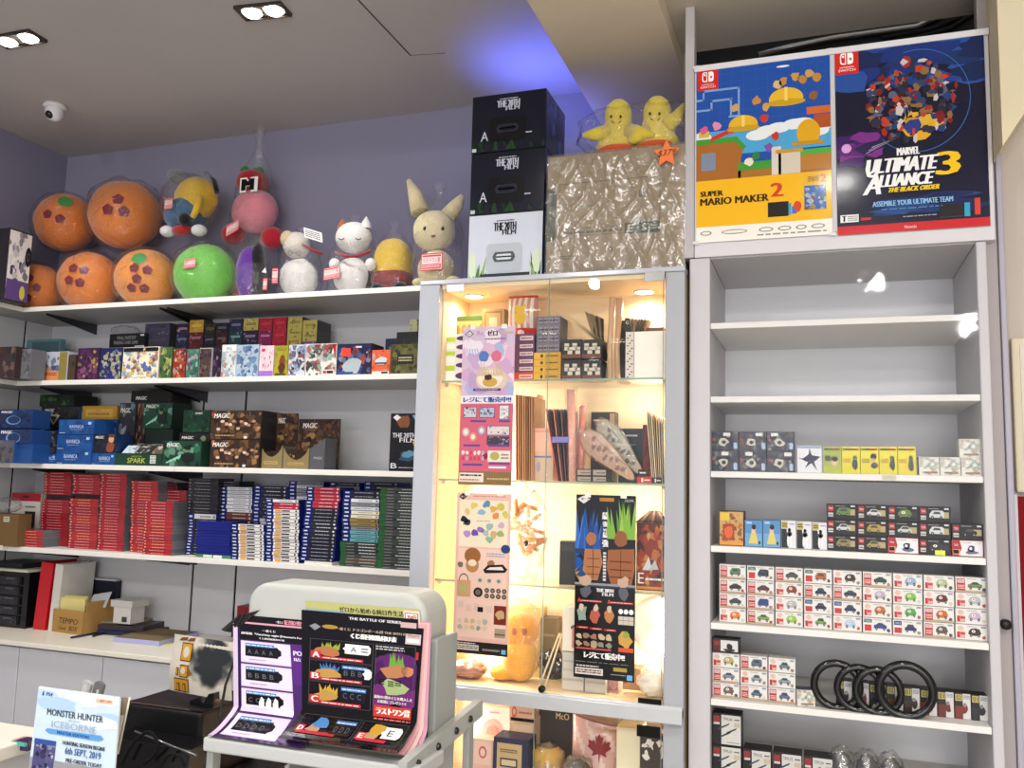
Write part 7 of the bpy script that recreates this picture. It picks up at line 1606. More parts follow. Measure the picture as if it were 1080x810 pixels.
def yel(seed, fig):
    def f(m, fr):
        rect(m, fr, .01, .01, .99, .99, '#d8c81e' if seed else '#a8b23c', 1); rect(m, fr, .04, .30, .96, .98, '#ddd02a' if seed else '#98ac48', 1.3); rect(m, fr, .05, .86, .93, .93, '#2c3a2a', 2); rect(m, fr, .5, .86, .93, .93, '#8a2c20', 2.4)
        if fig == 0: oval(m, fr, .62, .42, .2, .14, '#d8b08c', 3, n=12); oval(m, fr, .62, .54, .2, .10, '#241c18', 3.3, n=10); rect(m, fr, .1, .46, .4, .66, '#3a2c20', 3)
        elif fig == 1: oval(m, fr, .72, .36, .16, .22, '#24382c', 3, n=9, rag=.15); oval(m, fr, .72, .58, .13, .10, '#3a5a34', 3.3, n=8, rag=.2)
        else: oval(m, fr, .72, .64, .18, .12, '#241c1c', 3, n=9, rag=.15); oval(m, fr, .70, .50, .12, .08, '#c89878', 3.3, n=9); oval(m, fr, .76, .32, .2, .10, '#2c3450', 3, n=9, rag=.2); rect(m, fr, .86, .28, .98, .34, '#b83020', 3.5)
        if fig: fine(m, fr, .08, .40, .5, .56, '#9a2c1a' if fig == 1 else '#2c2420', 2, seed, 3)
    return f
yl_ = ['leftmost, lime coloured', 'second from the left', 'middle one with a bending dark figure', 'fourth from the left', 'rightmost, next to the small white boxes']
for k, fig in enumerate((0, 1, 2, 1, 1)):
    UB_('figure_box', 'yellow figure box, %s of the row of five' % yl_[k], 'box', 'yellow figure boxes', 868.5 + 19.7 * k, 887.7 + 19.7 * k, 471, z0, '#c8b818', yel(k, fig), .055)
def wht(m, fr): art(m, fr, (.03, .03, .97, .97), ['#dcdad0', '#b8a88c', '#c8c8c0', '#8a9890', '#e4e2d8', '#a8b4b0', '#c89878'], 14, 77, 1, 'card', .24); rect(m, fr, .2, .1, .9, .2, '#8a7a6a', 4); oval(m, fr, .66, .6, .16, .18, '#a0b0a8', 4, n=12); oval(m, fr, .66, .6, .1, .1, '#d8dcd4', 4.5, n=12)
zt = ZA(481.5, UF, .2)
for k in range(3): UB_('figure_box', 'small white box with a pale print, %s of the bottom three' % ['left', 'middle', 'right'][k], 'box', 'small white figure boxes', 969.5 + 22.3 * k, 991 + 22.3 * k, 481.5, z0, '#d4d2ca', wht, .05, z1=zt)
UB_('figure_box', 'small white box with a pale print, alone on top of the right one', 'box', 'small white figure boxes', 1012, 1034.5, 463, zt, '#d4d2ca', wht, .05)
p = P(938, 506, UY + .003)
m = MB().box(p.x - .018, p.x + .017, UY + .0015, UY + .0035, z0 - .014, z0 - .002, '#b0a68c', 'gloss'); tag(m.build('tape_strip', UNIT), None)['label'] = 'strip of yellowed tape on the shelf edge'
# --- fourth shelf
z0 = US[3]
def org(m, fr): rect(m, fr, .02, .02, .98, .12, '#d89438', 2); art(m, fr, (.02, .12, .98, .98), ['#c09a64', '#8a4a28', '#b86a34', '#d8b07c', '#6a4030', '#e0a048', '#a83c20'], 22, 8, 1, 'card', .22); rect(m, fr, .05, .72, .42, .96, '#d8b840', 5); rect(m, fr, .16, .16, .62, .62, '#9c3c1c', 4.6); oval(m, fr, .38, .4, .16, .2, '#d0602c', 5, n=9, rag=.2)
UB_('figure_box', 'orange brown figure box, leftmost on its shelf', 'box', None, 758.5, 784.5, 539, z0, '#3c2c22', org, .07)
def blu(m, fr): rect(m, fr, .02, .02, .98, .98, '#4f86b8', 1); rect(m, fr, .02, .02, .98, .5, '#6a9cc8', 1.3); pol(m, fr, [(.22, .12), (.78, .12), (.6, .6), (.4, .6)], '#d0c068', 2); oval(m, fr, .5, .62, .12, .12, '#d8b498', 2.4, n=10); oval(m, fr, .52, .74, .13, .10, '#1c1a1c', 2.8, n=10); oval(m, fr, .82, .16, .08, .06, '#2c4a40', 3, n=10); rect(m, fr, .1, .86, .4, .93, '#a8c8e4', 3)
for k in range(2): UB_('figure_box', 'sky blue figure box with a yellow-dressed figure, %s of two' % ['left', 'right'][k], 'box', 'sky blue figure boxes', 785.5 + 19.2 * k, 804.2 + 19.2 * k, 548.5, z0, '#3f6f9c', blu, .05)
def trp(m, fr):
    rect(m, fr, .02, .02, .98, .98, '#d8d8dc', 1); pol(m, fr, [(.02, .02), (.5, .02), (.36, .7), (.02, .7)], '#17161a', 2); rect(m, fr, .04, .72, .44, .96, '#b8a850', 3); fine(m, fr, .08, .76, .4, .92, '#3a3418', 2, 2, 4); fine(m, fr, .55, .84, .92, .92, '#8890a8', 1, 3, 4)
    for q in ((.56, .66, .10, .07, '#1c1c20'), (.56, .52, .17, .10, '#2a2a30'), (.46, .26, .07, .2, '#e8e8ea'), (.66, .26, .07, .2, '#e8e8ea'), (.56, .68, .07, .045, '#f0f0f0'), (.56, .50, .09, .06, '#e8e8ea')): oval(m, fr, *q[:4], q[4], 3 + q[0], n=10)
for k in range(3): UB_('figure_box', 'white and black figure box, %s of the row of three' % ['left', 'middle', 'right'][k], 'box', 'white and black figure boxes', 824 + 16.4 * k, 839.8 + 16.4 * k, 549 + k, z0, '#c0c0c4', trp, .05)
def car(m, fr, cu, cv, w, h, col, kind=0, l=3):
    """little printed car"""
    dk = tuple(0 for _ in '')
    if kind == 0: pts = [(-.5, -.2), (.5, -.2), (.5, .05), (.36, .12), (.2, .42), (-.2, .42), (-.36, .14), (-.5, .05)]
    elif kind == 1: pts = [(-.5, -.25), (.5, -.25), (.5, .35), (.38, .48), (-.3, .48), (-.5, .1)]
    elif kind == 2: pts = [(-.5, -.2), (.5, -.2), (.52, .1), (.2, .3), (-.15, .3), (-.5, .08)]
    else: pts = [(-.5, -.1), (-.3, -.25), (.35, -.25), (.5, .0), (.36, .4), (.05, .5), (-.3, .42), (-.48, .15)]
    pol(m, fr, [(cu + x * w, cv + y * h) for x, y in pts], col, l)
    if kind != 3: pol(m, fr, [(cu + x * w * .55, cv + (.12 + y * .24) * h) for x, y in ((-.5, 0), (.55, 0), (.35, 1), (-.28, 1))], '#3a444e', l + .4)
    else: oval(m, fr, cu - .1 * w, cv + .18 * h, w * .14, h * .14, '#ece8e4', l + .4, n=10); oval(m, fr, cu - .1 * w, cv + .18 * h, w * .06, h * .07, '#2a2a2e', l + .6, n=8)
    for x in (-.3, .3): oval(m, fr, cu + x * w, cv - .22 * h, w * .10, h * .17, '#1b1b1e', l + .7, n=10); oval(m, fr, cu + x * w, cv - .22 * h, w * .05, h * .08, '#9a9a9e', l + .9, n=8)
def blackbox(col, kind, white=False, yellow=False):
    def f(m, fr):
        if white:
            rect(m, fr, .02, .03, .98, .97, '#dedee0', 1); pol(m, fr, [(.02, .03), (.22, .03), (.32, .5), (.26, .97), (.02, .97)], '#a82830', 2); rect(m, fr, .04, .1, .26, .42, '#d89878', 3)
        else: rect(m, fr, .02, .03, .98, .97, '#121214', 1); rect(m, fr, .05, .16, .22, .42, '#b8b4b4', 2); rect(m, fr, .68, .28, .94, .66, '#a89a70' if kind != 3 else '#2a2a2e', 2)
        rect(m, fr, .05, .52, .23, .88, '#a8242c', 3); text(m, fr, 'TOMICA', .07, .62, .21, .76, '#f0e4e4', 4); fine(m, fr, .3, .82, .62, .9, '#9a9aa0', 1, 2, 3); rect(m, fr, .8, .82, .94, .92, '#c8ccd0', 3); rect(m, fr, .05, .16, .22, .38, '#c8c4c4', 3); fine(m, fr, .06, .2, .21, .34, '#3a3a40', 1, 4, 4)
        if white: oval(m, fr, .62, .5, .12, .22, '#2a3048', 3, n=9, rag=.2); oval(m, fr, .64, .26, .2, .12, '#5a6480', 3, n=9, rag=.2); oval(m, fr, .6, .5, .05, .1, '#d8d8e0', 4, n=8)
        else: car(m, fr, .56, .46, .46, .62, col, kind)
        if yellow: rect(m, fr, .5, .0, .82, .3, '#d8e048', 6)
    return f
grid_ = [[('#8a7a48', 1), ('#a09050', 0), None, ('#2c2c34', 3)], [('#c0c4c8', 0), ('#a88c3c', 1), ('#b8bcb8', 0), ('#c8c8ca', 1)], [('#5a7a3c', 1), ('#c4c6cc', 0), ('#5c7a38', 3), ('#c0c4c8', 1)]]
cols_ = [(872, 903.8), (904.2, 936), (936.4, 969), (969.4, 1003)]
bt = ['white and dark blue', 'olive', 'silver', 'dark']
z00 = z0; zr = [z0 + .0005 + .0435 * k for k in range(4)]
nm_ = {'#8a7a48': 'tan truck', '#a09050': 'olive car', '#2c2c34': 'black car and a yellow tag', '#c0c4c8': 'silver car', '#a88c3c': 'gold truck', '#b8bcb8': 'grey car', '#c8c8ca': 'white van', '#5a7a3c': 'green truck', '#c4c6cc': 'silver car', '#5c7a38': 'round green car'}
rw = ['bottom', 'middle', 'top']; cw = ['first', 'second', 'third', 'fourth']
for r_ in range(3):
    for k in range(4):
        g = grid_[r_][k]
        lab = 'black toy car box with a %s, %s row, %s column' % (nm_[g[0]], rw[r_], cw[k]) if g else 'white fronted toy box in the bottom row of the black boxes, third column'
        UB_('toy_car_box', lab, 'box', 'black toy car boxes', cols_[k][0], cols_[k][1], 0, zr[r_], '#17171a' if g else '#a82830', blackbox(g[0], g[1], False, r_ == 0 and k == 3) if g else blackbox('#fff', 0, True), .045, z1=zr[r_ + 1] - .0006)
UB_('toy_car_box', 'black toy car box at the right end, on the white and red box', 'box', 'black toy car boxes', 1004, 1037.5, 0, zr[1], '#17171a', blackbox('#1c1c22', 2), .045, z1=zr[2] - .0006)
UB_('toy_car_box', 'white and red toy box at the right end, under a black box', 'box', 'black toy car boxes', 1004, 1037.5, 0, zr[0], '#a82830', blackbox('#fff', 0, True), .045, z1=zr[1] - .0006)
# --- fifth shelf: nine columns of four white toy car boxes
z0 = US[4]
def carbox(style, carcol, kind, seed):
    def f(m, fr):
        rect(m, fr, .015, .03, .985, .97, '#dcdad6', 1)
        if style == 'r': rect(m, fr, .04, .12, .30, .9, '#b02830', 2); rect(m, fr, .06, .62, .28, .84, '#d8d0cc', 3); text(m, fr, 'TOMICA', .07, .66, .27, .80, '#a81c24', 4); rect(m, fr, .02, .03, .98, .14, '#b89c78', 2); fine(m, fr, .07, .2, .28, .5, '#e8c8c4', 3, seed, 3)
        elif style == 'b': rect(m, fr, .04, .64, .30, .92, '#28407c', 2); text(m, fr, 'TOMICA', .07, .70, .27, .84, '#c8d0e4', 3); rect(m, fr, .05, .12, .30, .48, '#b83438', 2)
        elif style == 't': rect(m, fr, .04, .68, .32, .92, '#3a6a70', 2); text(m, fr, 'TOMICA', .07, .72, .28, .86, '#c8dcdc', 3); rect(m, fr, .06, .12, .30, .54, '#c42c30', 2)
        else:
            oval(m, fr, .17, .74, .10, .17, '#d8b4a8', 2, n=10); rect(m, fr, .05, .12, .30, .52, '#c88078', 2); rect(m, fr, .05, .12, .13, .5, '#b02830', 2.4); rect(m, fr, .15, .34, .3, .46, '#b83a3c', 2.6); fine(m, fr, .15, .16, .3, .3, '#e8d4cc', 2, seed, 3)
        fine(m, fr, .36, .84, .66, .92, '#8a8a8c', 1, seed, 2); rect(m, fr, .80, .80, .95, .92, '#8894a8', 2)
        car(m, fr, .60, .46, .40 if kind != 2 else .44, .66, carcol, kind)
        rg = random.Random(seed); oval(m, fr, .88, .22, .06, .12, rg.choice(['#8a8478', '#a05048', '#4a4a50', '#c8c0b4']), 3, n=8, rag=.2, rng=rg)
    return f
cc = [[('d', '#d8782c', 3, 'orange'), ('r', '#7a9a4c', 2, 'green'), ('d', '#8cb83c', 3, 'lime'), ('d', '#6a9a3c', 0, 'green'), ('d', '#a8c0d8', 3, 'pale blue'), ('t', '#28448c', 2, 'blue'), ('b', '#1f3464', 0, 'navy'), ('r', '#5a5248', 3, 'brown'), ('d', '#3c2e28', 3, 'dark brown')],
      [('r', '#3a4048', 2, 'grey'), ('r', '#2c4490', 1, 'blue'), ('d', '#a8aca8', 3, 'grey'), ('b', '#1c2c48', 0, 'navy'), ('b', '#203260', 0, 'navy'), ('d', '#b8641f', 3, 'orange'), ('d', '#4c9c48', 3, 'green'), ('r', '#c0641c', 3, 'orange'), ('d', '#b8a8c0', 3, 'lilac')],
      [('r', '#2c2a26', 2, 'black'), ('r', '#5a2c30', 2, 'maroon'), ('d', '#8a3c28', 3, 'red brown'), ('r', '#1f2c4c', 0, 'navy'), ('r', '#28384c', 2, 'dark blue'), ('d', '#b0a4b8', 3, 'lilac'), ('d', '#7ab03c', 3, 'lime green'), ('d', '#5a2a1e', 3, 'brown'), ('d', '#a8b0a8', 3, 'pale grey')],
      [('r', '#5c7a58', 1, 'green'), ('t', '#2a3448', 1, 'dark blue'), ('r', '#4a5248', 2, 'dark grey'), ('t', '#a8642c', 1, 'orange'), ('d', '#3a2a26', 3, 'dark brown'), ('r', '#2c4030', 2, 'dark green'), ('d', '#8aa4c0', 3, 'pale blue'), ('d', '#a8b484', 3, 'pale green'), ('r', '#6a8048', 2, 'green')]]
rw4 = ['bottom row', 'second row up', 'third row up', 'top row']; xc = [758.3, 787.6, 817.4, 847.7, 878.5, 909.8, 941.6, 974, 1007.5, 1043]
ct = ['column nearest the cabinet', 'second column from the cabinet', 'third column from the cabinet', 'fourth column from the cabinet', 'middle column', 'fourth column from the knob door', 'third column from the knob door', 'second column from the knob door', 'column nearest the knob door']
for r_ in range(4):
    for k in range(9):
        st, col, kd, nm = cc[r_][k]
        UB_('toy_car_box', 'white box with %s toy car, %s, %s' % (nm, ct[k], rw4[r_]), 'box', 'white toy car boxes', xc[k] + .4, xc[k + 1] - .9, 0, z0 + .0004 + r_ * .0412, '#cac7c2', carbox(st, col, kd, r_ * 9 + k), .04, z1=z0 + r_ * .0412 + .0408)
# --- sixth shelf
z0 = US[5]
c6 = [((751.5, 780), [('r', '#6a5c50', 3, 'brown'), ('r', '#7a8298', 2, 'silver'), ('d', '#a8a468', 3, 'olive')]), ((781, 809.5), [('r', '#54687c', 0, 'steel blue'), ('d', '#8a949c', 0, 'grey'), ('r', '#54687c', 1, 'steel blue')]), ((810.5, 839), [('r', '#5a6488', 0, 'blue grey'), ('d', '#8a949c', 2, 'silver'), ('d', '#6a7c80', 0, 'grey green')])]
for k, ((xl, xr), lst) in enumerate(c6):
    for r_, (st, col, kd, nm) in enumerate(lst):
        UB_('toy_car_box', 'white box with %s toy car, %s of the %s pile beside the rings' % (nm, ['bottom', 'middle', 'upper'][r_], ['farthest', 'middle', 'nearest'][k]), 'box', 'white toy car boxes on the lower shelf', xl, xr, 0, z0 + .0004 + r_ * .0412, '#c4c1bc', carbox(st, col, kd, r_ * 5 + k + 60), .045, z1=z0 + r_ * .0412 + .0408)
UB_('toy_car_box', 'black box with a white printed front on top of the left pile', 'box', None, 751.5, 780, 0, z0 + .0004 + 3 * .0412, '#1a181a', lambda m, fr: (rect(m, fr, .02, .1, .28, .9, '#5a1c20', 2), rect(m, fr, .3, .12, .94, .88, '#d0d0d0', 2), oval(m, fr, .62, .45, .12, .2, '#26242a', 3, n=9, rag=.2), oval(m, fr, .62, .22, .22, .1, '#26242a', 3, n=9, rag=.2), rect(m, fr, .06, .5, .26, .8, '#8a2c30', 3)), .045, z1=z0 + 4 * .0412)
carton('figure_box', 'small white box with a blue top, alone beside the black rings', 'box', None, 838.5, 858, 727.5, UF - .01, .045, z0 + .0004, '#b8b6b0', wht, ang=math.radians(14), top='#3a4258', right='#7a7a78')
def blister(k):
    dc = ['#2a2624', '#6a2420', '#1f2430', '#5a4430', '#3a2c28', '#8a1f1c', '#6a3028', '#7a3428', '#2c2a30'][k]
    def f(m, fr):
        rect(m, fr, .02, .01, .98, .99, '#26201f', 1); rect(m, fr, .50, .01, .98, .99, '#d0cecc', 2); rect(m, fr, .04, .70, .46, .96, '#b8ac68', 3); text(m, fr, '02' if k % 2 else '01', .1, .74, .4, .92, '#2a2618', 4, 'card', 0, 1); fine(m, fr, .56, .78, .94, .94, '#5a6484', 3, k, 3)
        rect(m, fr, .02, .01, .48, .5, dc, 2.4); oval(m, fr, .62, .40, .2, .2, dc, 3.4, n=9, rag=.25); oval(m, fr, .62, .56, .12, .08, '#8a8488', 3.8, n=9)
    return f
for k in range(9):
    xl = 882 + 17.9 * k
    UB_('figure_box', 'narrow figure box, %s in the row behind the black rings' % ('leftmost' if k == 0 else 'rightmost' if k == 8 else ORD[k + 1] + ' from the left'), 'box', 'narrow figure boxes', xl, xl + 17.2, 718 + 1.9 * k, z0, '#1e1a1a', blister(k), .05, Y=UF + .03)
for k, (cx, cy, r_) in enumerate(((883, 756, 24), (907, 758, 23), (927, 760, 23), (956, 762, 27))):
    Y = UF - .002 - .006 * k if k < 3 else UF - .02
    rad = r_ * Y / FPX; c = P(cx, cy, Y)
    zc = z0 + rad * .86 + .0005
    t = thing('black_ring', 'thick black plastic ring standing on edge, %s of four' % ['leftmost', 'second from the left', 'third from the left', 'rightmost'][k], 'ring', (c.x, Y, z0), 'black plastic rings')
    pts = [Vector((c.x + rad * .86 * math.cos(a), Y, zc + .004 + rad * .86 * math.sin(a))) for a in [2 * math.pi * q / 40 for q in range(41)]]
    MB().tube(pts, rad * .15, '#141415', 'gloss', 12, False).build('ring', t)
    MB().tube([(c.x - .012, Y, zc + .004 - rad * .86), (c.x + .012, Y, zc + .004 - rad * .86)], rad * .151, '#3a3a3c', 'gloss', 12).build('clasp', t)
# --- lowest visible shelf
z0 = US[6]
def jet(k, code):
    def f(m, fr):
        rect(m, fr, .02, .01, .98, .99, '#161416', 1); rect(m, fr, .03, .72, .26, .92, '#8a2a2e', 2); rect(m, fr, .04, .64, .25, .71, '#c0bcbc', 2); rect(m, fr, .31, .03, .98, .96, '#c8c6c2', 2)
        text(m, fr, code, .36, .78, .68, .88, '#2a2a2e', 3); fine(m, fr, .76, .79, .94, .87, '#2a2a2e', 1, k, 3); rect(m, fr, .74, .6, .96, .74, '#b8ae94', 2.6)
        for a, b in ((.30, .55), (.55, .42), (.36, .30)): pol(m, fr, [(a - .1, b - .08), (a + .26, b + .10), (a + .30, b + .17), (a - .06, b)], '#3f454c', 4)
        fine(m, fr, .5, .08, .94, .12, '#5a5a5e', 1, k + 3, 3)
    return f
zs_ = [z0 + .0005, z0 + .0005 + .088, z0 + .0005 + .176]
cods = ['TFM-01', 'TFM-02', 'TFM-03', 'TFM-04', 'TFM-05']
for k, (xl, xr, n) in enumerate(((751.5, 782, 2), (784, 813.5, 1), (815.5, 846, 1), (848, 879, 1))):
    for r_ in range(n):
        UB_('model_box', 'black and white model box with grey parts, %s' % (['lower one of the left pair', 'upper one of the left pair'][r_] if n == 2 else '%s from the cabinet side' % ORD[k + 1]), 'box', 'black and white model boxes', xl, xr, 0, zs_[r_], '#171518', jet(k + r_ * 3, cods[k + (3 if r_ else 0) * (k == 0)]), .06, z1=zs_[r_ + 1] - .001)
for k, (a, s_) in enumerate(((888, 3), (915, 4), (940, 5))):
    cx = XA(a, UF + .02, z0)
    t = thing('dark_bundle', 'dark clear-wrapped bundle on the lowest shelf, %s of three' % ['left', 'middle', 'right'][k], 'bag', (cx, UF + .02, z0), 'dark wrapped bundles on the lowest shelf')
    MB().blob((cx, UF + .02, z0 + .052), (.032, .03, .050), '#1d1d20', 'gloss', 18, 14, .2, 5, s_).build('dark_contents', t)
    MB().blob((cx, UF + .02, z0 + .060), (.037, .034, .059), '#ffffff', 'wrap', 22, 16, .2, 5, s_ + 3).build('clear_wrap', t)
# ================================================================== FOREGROUND
# --- white moulded sheet stand with its tray
SY, SB = 1.84, 1.95                       # front and back of the upright board
tyf = 1.70; tz = ZA(778, tyf, XA(220, tyf, CZ - .48))
t = STAND = thing('sheet_stand', 'white moulded stand with a rounded back board holding game sheets', 'stand', (XA(340, SY, CZ - .4), SY, CZ - .8))
bl, br_ = XA(262, SY, CZ - .25), XA(449, SY, CZ - .3)
bt_ = ZA(620, SY, (bl + br_) / 2); bb = tz - .03
rc = .055; pts = []
for cx_, cz_, a0 in ((br_ - rc, bt_ - rc, 0), (bl + rc, bt_ - rc, 90)):
    for k in range(9): a = math.radians(a0 + 90 * k / 8); pts.append((cx_ + rc * math.cos(a), cz_ + rc * math.sin(a)))
pts += [(bl, bb), (br_, bb)]
o = MB().prism(pts[::-1], SY, SB + .02, '#b9bcb7', 'paint', smooth=False).build('back_board', t); bev(o, .014, 4)
tl, tr = XA(214, tyf, tz), XA(440, tyf, tz)
m = MB().box(tl, tr, tyf, SY - .002, tz - .030, tz, '#bcbebe', 'paint')
bev(m.build('tray', t), .005, 3)
# side frame: an upright behind the board, a slanted bolted bar, lower legs
sx0 = br_ + .004
bev(MB().box(sx0, sx0 + .018, SY + .02, SB + .03, tz - .55, bt_ - .10, '#9fa3a0', 'paint').build('side_upright', t), .004)
ba, bb2 = P(440, 806, 1.66), P(493, 744, 2.04)
def bar(a, b, w, h, col, parent, name, lab=None):
    a, b = Vector(a), Vector(b); d = (b - a).normalized(); s_ = d.cross(Vector((0, 0, 1))).normalized() * w; u_ = s_.cross(d).normalized() * h
    m = MB(); i = [a + s_ * p + u_ * q for p, q in ((-1, -1), (1, -1), (1, 1), (-1, 1))]; j = [p + (b - a) for p in i]
    m.poly(i, col, 'paint'); m.poly(j[::-1], col, 'paint')
    for k in range(4): m.poly([i[(k + 1) % 4], i[k], j[k], j[(k + 1) % 4]], col, 'paint')
    return m.build(name, parent)
xr_ = br_ + .022
A = Vector((xr_ + .012, 1.68, tz - .005)); B = Vector((xr_ + .012, 2.10, P(497, 745, 2.1).z))
sbar = bev(bar(A, B, .010, .020, '#a9aca8', t, 'side_bar'), .003)
for q in (.12, .36, .60, .80):
    p = A.lerp(B, q); MB().lathe((p.x + .010, p.y, p.z), [(.008, 0), (.008, .004), (.005, .007), (0, .007)], '#3c3d3c', 'metal', 12, axis='x').build('bolt', sbar)
bev(MB().box(xr_ + .003, xr_ + .021, 2.02, 2.05, 0, B.z, '#9b9d9a', 'paint').build('leg', t), .003)
bev(MB().box(xr_ + .003, xr_ + .021, 1.62, 1.65, 0, A.z - .02, '#9b9d9a', 'paint').build('leg', t), .003)
bev(MB().box(tl + .004, tl + .022, 1.71, 1.74, 0, tz - .031, '#9b9d9a', 'paint').build('leg', t), .003)
bev(MB().box(tl + .004, tl + .022, 2.02, 2.05, 0, tz - .2, '#9b9d9a', 'paint').build('leg', t), .003)
bev(MB().box(tl + .005, tr - .005, 1.70, 1.73, tz - .30, tz - .27, '#8f9190', 'paint').build('cross_rail', t), .003)

def curved(label, xt, xb, ytop, Y0, Yb, col, deco, zb, kb=.24, name='game_sheet', over=0, group=None, zt_=None):
    """printed sheet hanging on the board, its lower end curving forward onto the tray"""
    zt_ = ZA(ytop, Y0, XA(xt[0], Y0, CZ - .3)) if zt_ is None else zt_
    tl_, tr_ = XA(xt[0], Y0, zt_), XA(xt[1], Y0, zt_); bl_, br2 = XA(xb[0], Yb, zb), XA(xb[1], Yb, zb)
    def path(v):
        # v=0 bottom, 1 top
        w = 1 - v; k = 1 - kb
        if w < k: y = Y0 - .03 * (w / k); z = zt_ + (zb + .035 - zt_) * (w / k)
        else: q = (w - k) / kb; y = Y0 - .03 + (Yb - Y0 + .03) * q; z = zb + .035 * max(1 - q, 0) ** 1.7
        return y, z
    def fn(u, v, e):
        y, z = path(v); y2, z2 = path(min(v + .01, 1)); y1, z1 = path(max(v - .01, 0))
        ty, tz_ = y2 - y1, z2 - z1; n = math.hypot(ty, tz_); ny, nz = -tz_ / n, ty / n
        w = 1 - v; xl = tl_ + (bl_ - tl_) * w; xr = tr_ + (br2 - tr_) * w
        if ny > 0: ny, nz = -ny, -nz
        return Vector((xl + (xr - xl) * u, y + ny * e, z + nz * e))
    fr = Fr(fn=fn)
    m = MB(); m.grid(lambda a, b: fn(a, b, 0), 2, 28, col, 'poster'); m.grid(lambda a, b: fn(1 - a, b, -.0008), 2, 28, '#c8c4c0', 'poster')
    if deco: deco(m, fr)
    return tag(m.build(name), label, 'game sheet', group)
L = 'poster'
def R_(m, fr, u0, v0, u1, v1, c, l=1): rect(m, fr, u0, v0, u1, v1, c, l, L, 1, max(1, int((v1 - v0) * 28)))
def tick(m, fr, u0, v0, u1, v1, col, l=4):
    h = v1 - v0; pol(m, fr, [(u0, v0), (u1 - .02, v0), (u1, v0 + h * .25), (u1, v0 + h * .75), (u1 - .02, v1), (u0, v1), (u0 - .0, v0 + h * .7), (u0 - .02, v0 + h * .5), (u0, v0 + h * .3)], col, l, L)
def stub(m, fr, u0, v0, u1, v1, l, s_, done=False):
    """dark ticket strip with blue header"""
    R_(m, fr, u0, v0, u1, v1, '#15171e', l); R_(m, fr, u0, v1 - (v1 - v0) * .28, u1, v1, '#3f6fa8', l + .4); fine(m, fr, u0 + .01, v1 - (v1 - v0) * .24, u1 - .01, v1 - (v1 - v0) * .06, '#c8d8ec', 1, 2, l + .8, L)
    for k in range(3): text(m, fr, s_, u0 + .02 + (u1 - u0) * .28 * k, v0 + (v1 - v0) * .22, u0 + .02 + (u1 - u0) * (.28 * k + .16), v0 + (v1 - v0) * .6, '#5a5f68', l + .8, L)
def back_yellow(m, fr):
    R_(m, fr, 0, .80, 1, 1, '#b4b472', 1); R_(m, fr, 0, .80, .35, .95, '#8aa8b0', 1.3)
    text(m, fr, 'ゼロから始める純日作生活', .3, .945, .86, .98, '#2a2a1c', 2, L, 0, 1); text(m, fr, 'これから食べる?', .5, .905, .84, .935, '#2a2a1c', 2, L, 0, 1)
    rect(m, fr, .86, .90, .995, .985, '#e4d8cc', 2, L); rect(m, fr, .87, .91, .985, .975, '#c86a64', 2.4, L); rect(m, fr, .88, .917, .975, .968, '#efe4da', 2.8, L); text(m, fr, '750円', .89, .925, .965, .96, '#8a2c28', 3, L, 0, 1)
zs = tz + .002
gp = 'game sheets on the white stand'
for k, c in enumerate(('#d8a0a8', '#e0b8b0', '#c890a8')):
    curved('pink edged game sheet in the pile under the black sheet, %s from the top' % ORD[k + 2], (327 + 3 * k, 451 + 2 * k), (300 + 4 * k, 425 + 6 * k), 648 - k, SY - .006 + .001 * k, 1.725 + .006 * k, c, None, zs + .012 - .003 * k, group=gp)
curved('olive yellow topped game sheet peeking above the black sheet', (322, 443), (330, 440), 633.5, SY - .0015, 1.745, '#b4b472', back_yellow, zs + .001, group=gp)
def black_back(m, fr): text(m, fr, 'THE BATTLE OF SERIES', .42, .955, .86, .975, '#d8d8dc', 2, L, 0, 1); rect(m, fr, .86, .93, .99, .97, '#c8a8a8', 2, L)
curved('black game sheet peeking just above the topmost black sheet', (318, 441), (300, 420), 643, SY - .0075, 1.72, '#121214', black_back, zs + .017, group=gp)
